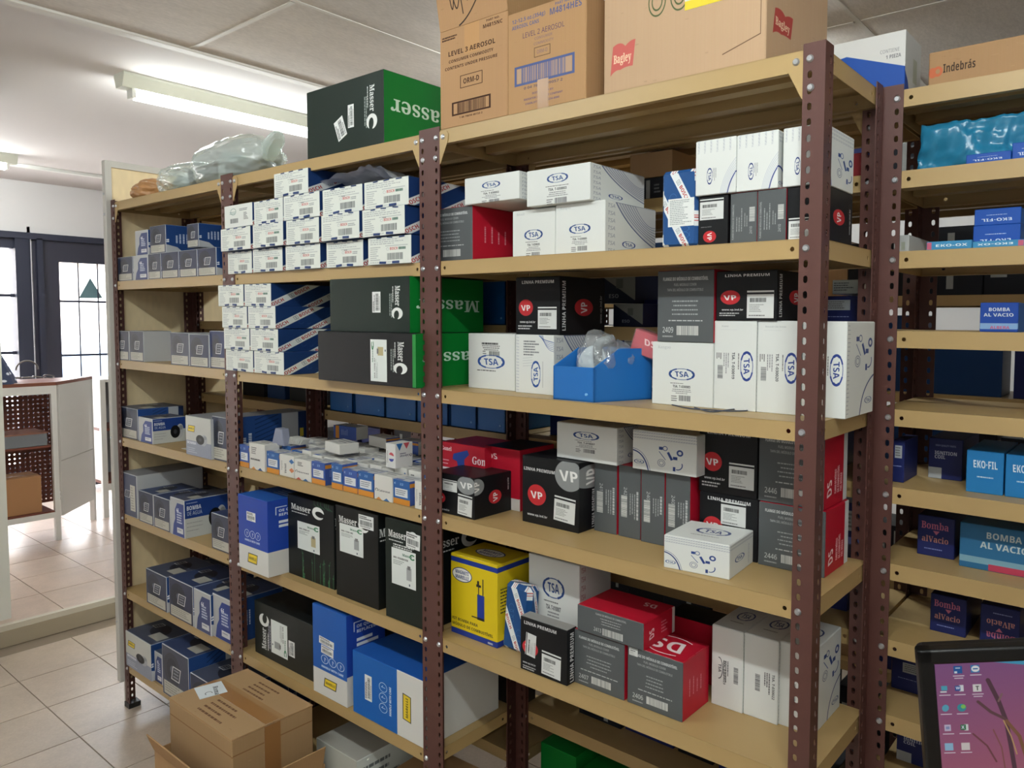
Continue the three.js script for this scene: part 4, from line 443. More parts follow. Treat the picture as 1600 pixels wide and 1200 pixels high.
const aeroSide = cell(sQ, 160, 420, (g, w, h) => { kraft(g, w, h, kAero, 3); g.strokeStyle = '#4f5480'; g.lineWidth = 9; g.strokeRect(w * .4, h * .55, w * .8, h * .24); g.fillStyle = '#4f5480'; g.fillRect(w * .5, h * .03, w * .5, h * .09); });
const kraftPlain = [0, 1, 2].map((k) => cell(sQ, 200, 200, (g, w, h) => kraft(g, w, h, kPlain, 10 + k)));
const flapScrawl = cell(sQ, 330, 160, (g, w, h) => { kraft(g, w, h, kBase, 5); g.strokeStyle = '#2b2320'; g.lineWidth = 4; g.beginPath(); g.moveTo(w * .2, h * .3); g.quadraticCurveTo(w * .22, h * .9, w * .26, h * .5); g.quadraticCurveTo(w * .3, h * .9, w * .36, h * .35); g.lineTo(w * .38, h * .8); g.moveTo(w * .4, h * .4); g.quadraticCurveTo(w * .5, h * .1, w * .46, h * .6); g.moveTo(w * .3, h * .98); g.quadraticCurveTo(w * .45, h * .9, w * .6, h * .6); g.stroke(); });
const bag = (g, x, y, s, c) => { g.fillStyle = c; g.beginPath(); g.moveTo(x + s * .1, y); g.quadraticCurveTo(x + s * .4, y - s * .12, x + s * .6, y + s * .04); g.quadraticCurveTo(x + s * .8, y - s * .08, x + s, y - s * .06); g.lineTo(x + s * .9, y + s * .52); g.quadraticCurveTo(x + s * .6, y + s * .5, x + s * .4, y + s * .56); g.quadraticCurveTo(x + s * .2, y + s * .52, x, y + s * .66); g.closePath(); g.fill(); T(g, 'Bagley', x + s * .12, y + s * .3, s * .27, '#e8cfae', { font: 'serif', fit: s * .72 }); };
const bagley = cell(sQ, 640, 340, (g, w, h) => { kraft(g, w, h, kBag, 6); bag(g, w * .05, h * .66, w * .17, '#c0615a'); g.strokeStyle = '#4c5a3a'; g.lineWidth = 4; for (const x of [.36, .5]) { g.beginPath(); g.arc(w * x, h * .42, h * .1, 0, 7); g.stroke(); g.beginPath(); g.arc(w * x, h * .42, h * .06, 0, 7); g.stroke(); T(g, 'Salvado', w * (x - .07), h * .31, h * .07, '#4c5a3a', { font: 'serif', rot: -.35 }); } g.strokeStyle = '#5a4030'; g.lineWidth = 2; g.beginPath(); g.moveTo(w * .76, h * .9); g.lineTo(w * .97, h * .82); g.lineTo(w * .97, h * .56); g.stroke(); g.beginPath(); g.moveTo(w * .1, h * .1); g.lineTo(w * .1, h * .3); g.stroke(); g.fillStyle = '#c0615a'; g.font = 'bold 60px serif'; g.fillText('Bagley', w * .2, h * .16); });
const bagleyR = cell(sQ, 260, 300, (g, w, h) => { kraft(g, w, h, kBag, 7); bag(g, w * .1, h * .62, w * .3, '#a8443e'); g.strokeStyle = 'rgba(220,210,190,.5)'; g.lineWidth = 1; const r = rng(4); for (let i = 0; i < 30; i++) { const x = w * (.42 + .16 * r()), y = h * (.72 + .2 * r()); g.beginPath(); g.moveTo(x, y); g.lineTo(x + 8 * (r() - .5), y + 10 * (r() - .5)); g.stroke(); } });
const bagleySlip = cell(sQ, 230, 160, (g, w, h) => { fill(g, '#dadcd6', w, h); g.fillStyle = '#e2cc3c'; g.fillRect(-3, h * .84, w + 6, h * .2); T(g, 'CODIGO', w * .07, h * .1, h * .08, '#444', { bold: false }); T(g, '9994', w * .05, h * .26, h * .2, '#33373a', { bold: false, fit: w * .24 }); T(g, 'SALVADO BAGLEY', w * .4, h * .08, h * .1, '#333', { fit: w * .5 }); T(g, 'FRANCTIVE 36x81g', w * .38, h * .2, h * .09, '#333', { fit: w * .52 }); bars(g, w * .14, h * .34, w * .76, h * .34, '#3c4042', 3); T(g, '1 77 989898 99948 7', w * .18, h * .76, h * .08, '#444', { bold: false, fit: w * .66 }); });
const indeb = cell(sQ, 420, 120, (g, w, h) => { kraft(g, w, h, '#a5835f', 8); T(g, 'Indebrás', w * .13, h * .55, h * .34, '#43342a', { fit: w * .28 }); g.fillStyle = '#c06a4a'; g.beginPath(); g.arc(w * .04, h * .62, h * .15, 0, 7); g.fill(); g.beginPath(); g.arc(w * .085, h * .6, h * .15, 0, 7); g.fill(); g.fillStyle = '#a5835f'; g.beginPath(); g.arc(w * .085, h * .6, h * .07, 0, 7); g.fill(); });
const floorTop = cell(sQ, 420, 300, (g, w, h) => { kraft(g, w, h, '#a98a64', 9); g.fillStyle = 'rgba(150,100,50,.35)'; g.fillRect(w * .05, h * .36, w, h * .2); fine(g, w * .32, h * .1, w * .36, 4, h * .07, '#6a4a30', 31, .35); fine(g, w * .35, h * .64, w * .4, 4, h * .08, '#6a4a30', 32, .35); fine(g, w * .1, h * .48, w * .15, 3, h * .05, '#5a3a24', 33, .4); });
const floorF = cell(sQ, 330, 300, (g, w, h) => { kraft(g, w, h, '#a98a64', 12); g.fillStyle = '#8f6a44'; g.fillRect(-3, h * .12, w + 6, 3); });
const tape = cell(sQ, 60, 60, (g, w, h) => fill(g, '#9a6f42', w, h));
const noteS = cell(sQ, 140, 140, (g, w, h) => { fill(g, '#d6dde0', w, h); T(g, 'Roma', w * .3, h * .3, h * .24, '#22242c', { font: 'serif', rot: .1 }); g.strokeStyle = '#22242c'; g.lineWidth = 3; g.beginPath(); g.arc(w * .72, h * .62, w * .12, 1, 5); g.stroke(); });
// --- blue cartons of the close shelves
const qBlue = solid(sQ, '#1d5fae'), qNavy = solid(sQ, '#20285e'), qDark = solid(sQ, '#14161c'), qWhite = solid(sQ, '#d4d4d0'), qK = solid(sQ, kPlain);
const ekofil = [0, 1, 2].map((k) => cell(sQ, 200, 130, (g, w, h) => { fill(g, ['#1d4fa6', '#1f69ae', '#2577b4'][k], w, h); T(g, 'EKO·FIL', w * .18, h * .32, h * .24, '#d6dde8', { fit: w * .66, it: -.1 }); fine(g, w * .3, h * .6, w * .5, 1, h * .06, '#cdd8e8', 3, .5); }));
const vacA = cell(sQ, 210, 180, (g, w, h) => { fill(g, '#20469a', w, h); g.fillStyle = '#7fa2cc'; g.fillRect(-3, h * .7, w + 6, h * .2); T(g, 'BOMBA', w * .22, h * .24, h * .16, '#d2d6da', { fit: w * .56 }); T(g, 'AL VACIO', w * .1, h * .42, h * .15, '#d2d6da', { fit: w * .78, it: -.1 }); T(g, 'ALBERA', w * .28, h * .84, h * .13, '#c24a6a', { fit: w * .5 }); });
const vacB = cell(sQ, 200, 180, (g, w, h) => { fill(g, '#20285e', w, h); T(g, 'Bomba', w * .1, h * .24, h * .24, '#c06a86', { font: 'serif', fit: w * .74 }); g.fillStyle = '#c06a86'; g.beginPath(); g.moveTo(w * .42, h * .36); g.lineTo(w * .6, h * .36); g.lineTo(w * .51, h * .46); g.fill(); T(g, 'alVacio', w * .12, h * .58, h * .2, '#c88a80', { font: 'serif', fit: w * .72 }); fine(g, w * .2, h * .8, w * .5, 1, h * .05, '#8d96c8', 4, .5); });
const vacC = cell(sQ, 300, 150, (g, w, h) => { fill(g, '#2f6a94', w, h); g.fillStyle = '#7da6b8'; g.fillRect(-3, h * .72, w + 6, h * .14); T(g, 'BOMBA', w * .3, h * .22, h * .19, '#c4cccb', { fit: w * .4 }); T(g, 'AL VACIO', w * .24, h * .44, h * .19, '#c4cccb', { fit: w * .54 }); g.fillStyle = '#b8405a'; g.fillRect(w * .34, h * .84, w * .46, h * .14); });
const coil = cell(sQ, 180, 200, (g, w, h) => { fill(g, '#20285e', w, h); T(g, 'HIGH QUALITY PARTS', w * .2, h * .18, h * .06, '#8f98c0', { fit: w * .6 }); T(g, 'IGNITION', w * .18, h * .36, h * .12, '#c9cede', { fit: w * .66 }); T(g, 'COIL', w * .18, h * .46, h * .12, '#c9cede', { fit: w * .32 }); g.fillStyle = '#a9adb0'; g.fillRect(-3, h * .72, w * .42, h * .3); });
const contiene = cell(sQ, 280, 200, (g, w, h) => { fill(g, '#d4d4d2', w, h); g.fillStyle = '#2450a4'; g.beginPath(); g.moveTo(0, h * .3); g.lineTo(w * .2, h * .26); g.lineTo(w, h * .6); g.lineTo(w, h * 1.1); g.lineTo(0, h * 1.1); g.fill(); T(g, 'CONTIENE', w * .66, h * .3, h * .08, '#8c8e92', { bold: false, fit: w * .26 }); T(g, '1 PIEZA', w * .74, h * .4, h * .08, '#6c6e72', { fit: w * .2 }); });
const contieneR = cell(sQ, 120, 200, (g, w, h) => { fill(g, '#c2c4c2', w, h); g.fillStyle = '#234694'; g.beginPath(); g.moveTo(-3, h * .62); g.lineTo(w * .2, h * .8); g.lineTo(w * .35, h * 1.1); g.lineTo(-3, h * 1.1); g.fill(); g.fillStyle = '#a9ad9c'; g.fillRect(w * .5, h * .35, w * .24, h * .4); });
const zfil = cell(sQ, 200, 80, (g, w, h) => { fill(g, '#3f8ab8', w, h); T(g, 'EKO-OX', w * .2, h * .5, h * .4, '#dbe6ea', { fit: w * .7 }); g.fillStyle = '#c0607a'; g.fillRect(w * .02, h * .1, w * .1, h * .8); });
const navyLabel = cell(sQ, 160, 190, (g, w, h) => { fill(g, '#20285e', w, h); g.fillStyle = '#a9aeb2'; g.fillRect(w * .26, h * .12, w * .55, h * .3); fine(g, w * .3, h * .16, w * .44, 4, h * .06, '#666', 3, .5); fine(g, w * .16, h * .6, w * .66, 1, h * .04, '#8b95c0', 4, .5); });
const grayDiag = cell(sQ, 180, 150, (g, w, h) => { fill(g, '#23293f', w, h); g.fillStyle = '#8f938c'; g.beginPath(); g.moveTo(0, 0); g.lineTo(w, 0); g.lineTo(w, h * .9); g.fill(); g.fillStyle = '#6f736e'; g.fillRect(w * .5, h * .2, w * .18, h * .3); T(g, 'ESO', w * .3, h * .75, h * .18, '#9a9ea8'); });
const redYel = cell(sQ, 120, 100, (g, w, h) => { fill(g, '#7c2330', w, h); g.fillStyle = '#c9b53e'; g.fillRect(w * .4, -3, w * .5, h * .6); g.fillStyle = '#b9bcbc'; g.fillRect(-3, -3, w * .36, h * .5); T(g, 'R', w * .5, h * .3, h * .5, '#7c6a20'); });
const whiteLab = cell(sQ, 160, 90, (g, w, h) => { fill(g, '#d4dcd8', w, h); fine(g, w * .06, h * .2, w * .8, 4, h * .16, '#6a7274', 9, .4); });
const darkLab = [0, 1].map((k) => cell(sQ, 160, 110, (g, w, h) => { fill(g, '#191d26', w, h); g.fillStyle = '#9a9d9c'; g.fillRect(w * .1, h * .3, w * .24, h * .4); g.fillRect(w * (.5 + .1 * k), h * .1, w * .1, h * .8); fine(g, w * .7, h * .3, w * .2, 3, h * .15, '#7a7e80', k, .5); }));

// ================================================================ middle unit: long blue cartons with white label ends
const bosch = (k) => ({ F: boschLabel[k], R: boschSide, L: boschSide, T: boschTop, x: boschEndBack });
const LBL = { top: 'long blue diagonally striped carton with printed label end, in the stack on the second shelf', low: 'long blue diagonally striped carton with printed label end, stacked two wide on the third shelf' };
function tabs(t, k) { // tucked tabs of the label end: small blue notches along its upper and lower edge
  const [w, h] = t.dim, blue = std.blue || (std.blue = std('#1d3a6e', .5)), g = tabs.g || (tabs.g = new THREE.BoxGeometry(1, 1, 1));
  for (const [x, y, ww, hh] of [[.28, .02, .15, .085], [.58, .02, .16, .09], [.22, .965, .1, .04], [.46, .97, .12, .035], [.74, .965, .12, .04]]) { const m = mesh('tuck_tab', g, blue, t); m.scale.set(w * ww, h * hh, .0016); m.position.set(w * (x + ww / 2), h * y + (y < .5 ? h * hh / 2 : 0), .0004); m.rotation.z = (R0() - .5) * .16; }
}
{
  const z = .003, d = .27;
  const rows = [
    [[356, 393], [395, 441], [446, 500], [510, 567], [575, 642]],
    [[345, 391], [395, 442], [447, 498], [502, 561], [566, 632]],
    [[351, 394], [397, 442], [443, 499], [504, 566], [569, 638]]];
  const vmid = [[411, 406, 402, 398, 391], [378, 372, 367, 361, 352], [345, 338, 329, 320, 310]];
  const hh = .0705; let y = S[2];
  rows.forEach((row, r) => {
    row.forEach(([u0, u1], i) => { const v = vmid[r][i], zz = z + [0, .012, .004][r] + ((i * 37 + r * 17) % 5) * .0015; const odd = r === 2 && i === 0;
      const lb = `striped label-end carton, ${['bottom', 'middle', 'upper'][r]} layer on the second shelf, ${['first', 'second', 'third', 'fourth', 'fifth'][i]} from the pump-carton unit`;
      const t = carton('striped_carton', odd ? 'carton with round stamp on its plain white end, among the striped cartons' : lb, odd ? { ...bosch(0), F: oddLabel } : bosch((i * 3 + r * 2 + (i > 2 ? 1 : 0)) % 4), { s: y, z: zz, bl: [u0, v], br: [u1, v], h: hh - .0012, d, lid: false }, odd ? undefined : 'striped cartons stacked on the second shelf');
      t.rotation.z = (R0() - .5) * .012; if (!odd) tabs(t, i + r); });
    y += hh + .0006;
  });
  const t = carton('striped_carton', 'single blue striped carton with label end lying on top of the stack', bosch(2), { s: y, z: z + .004, bl: [428, 285], br: [481, 278], h: .069, d, lid: false }); tabs(t, 1);
  // third shelf, two columns
  const r3 = [[[353, 395], [397, 443], 564], [[350, 389.5], [391, 434], 532], [[347, 385.5], [387.5, 430], 498], [[341, 380], [382, 423], 463]];
  y = S[3]; r3.forEach(([a, b, v], r) => { [a, b].forEach(([u0, u1], i) => { const q = carton('striped_carton', `striped label-end carton, ${['bottom', 'second', 'third', 'top'][r]} layer on the third shelf, ${i ? 'beside the black cartons' : 'beside the pump-carton unit'}`, bosch((r + 2 * i) % 4), { s: y, z: .004 - .0 * r, bl: [u0, v], br: [u1, v], h: .0675, d: .26, lid: false }, 'striped cartons stacked two wide on the third shelf'); q.rotation.z = (R0() - .5) * .01; tabs(q, r); }); y += .0685; });
}
// grey plastic sheet lying on the stack behind
{ const t = thing('plastic_sheet', 'crumpled translucent grey plastic sheet on the stack of striped cartons', 'sheet', V(-1.32, S[2] + .216, -.13)); const g = new THREE.PlaneGeometry(.34, .2, 40, 24), p = g.attributes.position; for (let i = 0; i < p.count; i++) { const x = p.getX(i), y = p.getY(i); p.setZ(i, .018 + .03 * Math.abs(noise.noise(x * 14, y * 14, 3)) + .022 * (1 - (x / .17) ** 2) + (x > .05 ? .02 * noise.noise(x * 30, y * 9, 1) : 0)); } g.computeVertexNormals(); g.rotateX(-Math.PI / 2); mesh('film', g, new THREE.MeshPhysicalMaterial({ color: '#d6d9de', roughness: .35, transmission: .3, thickness: 0, side: THREE.DoubleSide }), t); }

// black and green cartons with the crescent
const mG = solid(sA, '#0c7a2e'), mK = solid(sA, '#15191a'), mDk = mK;
function masserBox(label, art, o, slips) { const t = carton('black_green_carton', label, { F: art, R: masserGreen, L: mG, T: mK, x: mDk, ...(o.faces || {}) }, o); for (const s of slips || []) { const [w, h] = t.dim; card(t, 'label_sticker', s.f || 'F', w * s.x, h * s.y, w * s.w, h * s.h, s.art, .5, s.tilt || 0); } if (o.lidGap !== false) { mesh('lid_edge', bx(t.dim[0] - .012, t.dim[0] + .0006, .002, t.dim[1] - .002, 0, .0006), std.green || (std.green = std('#0f8a36', .42)), t); } return t; }
masserBox('green-ended black carton standing alone on top of the shelving', masserFrontSide[0], { s: S[1], z: -.012, bl: [480.6, 249], br: [600, 224], tl: 145, d: .26, lidGap: false }, [{ x: .56, y: .33, w: .075, h: .32, art: turn(slip[0], 1) }, { x: .4, y: .2, w: .12, h: .3, art: turn(slip[1], 1), tilt: .4 }]);
{ const lo = masserBox('black carton with green end and white slip, lower of two beside the striped cartons', masserFrontSide[1], { s: S[3], bl: [497.5, 594], br: [650, 606], tl: 517.5, d: .25 }, [{ x: .57, y: .07, w: .16, h: .8, art: turn(masserSlip[0], 1) }]);
  masserBox('dark green carton with green end, lying on another beside the striped cartons', masserFrontSide[0], { s: lo.L.top + .001, z: lo.L.pos.z - .012, bl: [516, 505], br: [640, 512], tl: 437, d: .25, faces: { R: masserGreenDark }, lidGap: false }, [{ x: .56, y: .36, w: .1, h: .38, art: turn(slip[0], 1) }]); }
// fifth shelf
let t0; { const t = t0 = carton('blue_white_carton', 'tall blue and white carton beside three black ones on the fifth shelf', { F: oeFront, R: oeSide, L: oeSide, T: oeTopBlue, x: solid(sA, '#2346a8') }, { s: S[5], bl: [374, 884], br: [419.5, 904.5], tl: 772, d: .14 }); card(t, 'label_sticker', 'F', t.dim[0] * .3, t.dim[1] * .68, t.dim[0] * .3, t.dim[1] * .12, slip[2]); }
const mTop = { R: masserSideDark, L: mK, T: mK, lidGap: false };
const bw = t0.L.pos.x + t0.L.w; masserBox('black carton with green circuit pattern and crescent, next to the blue and white carton', masserTall[0], { s: S[5], z: onX(451.5, 902, bw + .003).z, bl: [451.5, 902], br: [523, 925], tl: 772, d: .2, faces: mTop, lidGap: false }, [{ x: .22, y: .36, w: .48, h: .34, art: masserSlip[0] }]);
masserBox('plain black carton with crescent, middle of three on the fifth shelf', masserTall[1], { s: S[5], z: -.016, bl: [526, 930], br: [592, 951], tl: 788, d: .2, faces: mTop, lidGap: false }, [{ x: .1, y: .5, w: .56, h: .31, art: masserSlip[1] }, { x: .56, y: .82, w: .34, h: .14, art: slip[0] }]);
masserBox('dark green-black carton with crescent, beside the steel post on the fifth shelf', masserTall[2], { s: S[5], z: -.006, bl: [603, 954], br: [668, 979], tl: 808, d: .25, faces: mTop, lidGap: false }, [{ x: .16, y: .36, w: .58, h: .36, art: masserSlip[2] }, { x: .52, y: .76, w: .32, h: .15, art: slip[1], tilt: -.06 }]);
// sixth shelf
masserBox('black carton lying on its side with crescent print on the sixth shelf', masserLie, { s: S[6], z: -.03, bl: [399, 1022], br: [490, 1060], tl: 938, d: .22, faces: { R: mK, L: mK }, lidGap: false }, [{ x: .3, y: .16, w: .28, h: .62, art: turn(masserSlip[1], 3) }, { x: .6, y: .26, w: .1, h: .28, art: turn(slip[0], 1) }]);
{ const t = carton('blue_white_carton', 'narrow upright blue and white carton on the sixth shelf', { F: oeFront2, R: oeSide, L: oeSide, T: oeTopBlue, x: solid(sA, '#1f5cb0') }, { s: S[6], bl: [490, 1080], br: [542.5, 1105], tl: 943, d: .13 }); card(t, 'label_sticker', 'F', t.dim[0] * .2, t.dim[1] * .58, t.dim[0] * .44, t.dim[1] * .08, slip[2], .5, -.05); card(t, 'label_sticker', 'F', t.dim[0] * .26, t.dim[1] * .48, t.dim[0] * .36, t.dim[1] * .09, slip[1], .5, -.05); }
{ const t = carton('blue_white_carton', 'large blue carton with white end lying by the steel post on the sixth shelf', { F: oeBig, R: solid(sA, '#cfcfca'), L: oeTopBlue, T: oeTopBlue, x: solid(sA, '#1a62b4') }, { s: S[6], z: -.004, bl: [552, 1116], br: [665, 1174], tl: 1015.5, d: .26 }); card(t, 'label_sticker', 'F', t.dim[0] * .18, t.dim[1] * .3, t.dim[0] * .1, t.dim[1] * .4, turn(slip[2], 1)); }

// small thermostat cartons, fourth shelf
const tiny = { b: [0, 1].map((k) => ({ F: blueOr[k], R: blueOrSide, L: blueOrSide, T: vernTop[2], x: solid(sP, '#37559c') })), w: vern.map((v, k) => ({ F: v, R: pWhite, L: pWhite, T: vernTop[k % 2], x: pWhite })) };
const ORDS = ['first', 'second', 'third', 'fourth', 'fifth', 'sixth', 'seventh', 'eighth', 'ninth', 'tenth', 'eleventh', 'twelfth'];
const TL = { b: 'small blue and orange thermostat carton with white slip in the front row', w: 'small white thermostat carton with coloured triangles in the front row', k: 'small thermostat carton standing behind the front row on the fourth shelf' };
{ const front = [['b', 0, 375, 389, 694, 733], ['w', 3, 390, 414, 691, 735], ['b', 1, 417, 436, 704.5, 741], ['w', 0, 437, 459.5, 709, 747], ['w', 1, 460.5, 486, 716, 753], ['b', 0, 487, 508, 720, 759], ['b', 1, 518, 535, 723, 761], ['b', 0, 536, 558.5, 732, 770], ['b', 1, 559.5, 583.5, 735.5, 776], ['w', 2, 585, 613, 740.5, 784], ['b', 1, 614, 640, 748, 791], ['w', 0, 648, 668, 751, 798]];
  front.forEach(([c, k, u0, u1, vt, vb], n) => carton('thermostat_carton', `small ${c === 'b' ? 'blue and orange' : 'white'} thermostat carton, ${ORDS[n]} in the front row from the pump-carton unit`, c === 'b' ? tiny.b[k] : tiny.w[k], { s: S[4], bl: [u0, vb], br: [u1, vb + (u1 - u0) * .24], tl: vt, d: .05, lid: false, z: -.004 - ((u0 * 7) % 5) * .0012 }, c === 'b' ? 'blue and orange thermostat cartons in the front row' : 'white thermostat cartons in the front row'));
  const r = rng(77), protos = []; let kk = 0; for (let k = 0; k < 6; k++) { const src = k < 4 ? tiny.w[k] : tiny.b[k - 4]; protos.push({ f: { ...src, T: vernTop[k % 3] } }); }
  for (let row = 0; row < 4; row++) for (let i = 0; i < 15; i++) { const x = -1.79 + i * .0565 + (r() - .5) * .006; if (x > -1.055) continue; const h = .066 + .014 * r() - (row > 2 ? .008 : 0); const z = -.061 - row * .0555;
    const w = .051, d = .0525; carton('thermostat_carton', `small ${(kk = Math.floor(r() * 6)) < 4 ? 'white' : 'blue and orange'} thermostat carton in the ${['second', 'third', 'fourth', 'fifth'][row]} row on the fourth shelf`, protos[kk].f, { at: { pos: V(x, S[4], z), w, h, d, yaw: (r() - .5) * .05, top: S[4] + h }, lid: false, s: 0 }, 'thermostat cartons behind the front row'); }
  // cartons lying on top
  const top = S[4] + .0815;
  const up = carton('thermostat_carton', 'white thermostat carton with blue and red triangles standing upside down on the others', { F: calSide, R: calUp, L: pWhite, T: pWhite, x: pWhite }, { s: S[4] + .078, z: -.045, bl: [603, 737], br: [618, 739.5], h: .066, ru: [645, 715], lid: false });
  carton('thermostat_carton', 'white thermostat carton lying flat on the others, behind the front row', { F: pWhite, R: pWhite, T: vernTop[1], x: pWhite }, { at: { pos: V(-1.52, top, -.075), w: .1, h: .03, d: .06, yaw: -.16, top: 0 }, lid: false });
  carton('thermostat_carton', 'white and orange thermostat carton lying across the rear rows', { F: pWhite, R: blueOrSide, T: vernTop[0], x: pWhite }, { at: { pos: V(-1.5, top, -.215), w: .1, h: .032, d: .05, yaw: -.1, top: 0 }, lid: false });
  carton('thermostat_carton', 'orange and blue thermostat carton lying near the rear post', { F: turn(blueOrSide, 1), R: pWhite, T: vernTop[2], x: solid(sP, '#c07a3a') }, { at: { pos: V(-1.72, top, -.235), w: .11, h: .042, d: .05, yaw: .1, top: 0 }, lid: false });
  carton('thermostat_carton', 'blue thermostat carton lying flat at the back of the rows', { F: blueOrSide, R: pWhite, T: vernTop[2], x: solid(sP, '#3a5596') }, { at: { pos: V(-1.37, top - .01, -.225), w: .09, h: .04, d: .05, yaw: .05, top: 0 }, lid: false });
  // grey plastic cover with paper slips
  const t = thing('plastic_funnel', 'small grey plastic cover on the white thermostat cartons beside the post', 'plastic part', V(-1.735, S[4] + .082, -.07)); const sh = new THREE.Shape([[-.03, 0], [.03, 0], [.02, .045], [-.01, .045]].map((p) => new THREE.Vector2(...p))); mesh('cover', new THREE.ExtrudeGeometry(sh, { depth: .02, bevelEnabled: true, bevelSize: .004, bevelThickness: .004, bevelSegments: 2 }), std('#8e93a6', .5), t);
  const s = thing('paper_slips', 'fan of white paper slips beside the grey plastic cover', 'paper', V(-1.69, S[4] + .0835, -.075)); for (let i = 0; i < 8; i++) { const m = mesh('slip', new THREE.BoxGeometry(.0012, .024, .03), M.white, s); m.position.set(.009 * i, .013, 0); m.rotation.set(0, .2 * Math.sin(i), -.35 - .05 * i); }
}

// ================================================================ right unit
const tsaBox = (F, o = {}) => ({ F, R: o.R || tsaSide, L: tWhite, T: o.T || tWhite, x: tWhite });
// --- top: brown cartons
function kraftBox(name, label, f, o) { const t = carton(name, label, { F: f.F, R: f.R || kraftPlain[1], L: kraftPlain[1], T: f.T || kraftPlain[2], x: kraftPlain[1] }, { ...o, lid: false, rough: .8, chamfer: .002 }); return t; }
{ const t = kraftBox('brown_carton', 'open brown carton of level 3 aerosol cans on top of the shelving', { F: aero1 }, { s: S[1], z: -.004, bl: [688, 203], br: [793, 181], tl: 51, d: .27 }); const [w, h, d] = t.dim;
  const fl = mesh('box_flap', cartonGeo(w, .12, .004, { F: flapScrawl, x: kraftPlain[0] }, .0005), sQ.mat(.8), t); fl.position.set(0, h, -.001); fl.rotation.x = .16;
  const f2 = mesh('box_flap', cartonGeo(d, .13, .004, { F: kraftPlain[1], x: kraftPlain[1] }, .0005), sQ.mat(.8), t); f2.position.set(w - .002, h, 0); f2.rotation.set(0, Math.PI / 2, .0); f2.rotation.order = 'YXZ'; f2.rotation.x = -.08; }
{ const t = kraftBox('brown_carton', 'brown carton of level 2 aerosol cans with blue barcode on top of the shelving', { F: aero2, R: aeroSide }, { s: S[1], z: -.006, bl: [793.5, 181], br: [915, 153.5], tl: 24, d: .27 }); const [w, h, d] = t.dim; card(t, 'tape_strip', 'F', w * .4, .001, w * .14, h * .28, tape, .25); const f2 = mesh('box_flap', cartonGeo(w, .1, .004, { F: kraftPlain[1], x: kraftPlain[1] }, .0005), sQ.mat(.8), t); f2.position.set(0, h, -d + .004); f2.rotation.x = -.3; }
{ const t = kraftBox('brown_carton', 'large light brown biscuit carton with red ribbon emblem on top of the shelving', { F: bagley, R: bagleyR }, { s: S[1], z: -.008, bl: [943, 148], br: [1196, 88], h: .26, d: .28 }); const [w, h] = t.dim; card(t, 'label_sticker', 'F', w * .535, h * .46, w * .335, h * .39, bagleySlip, .45); }
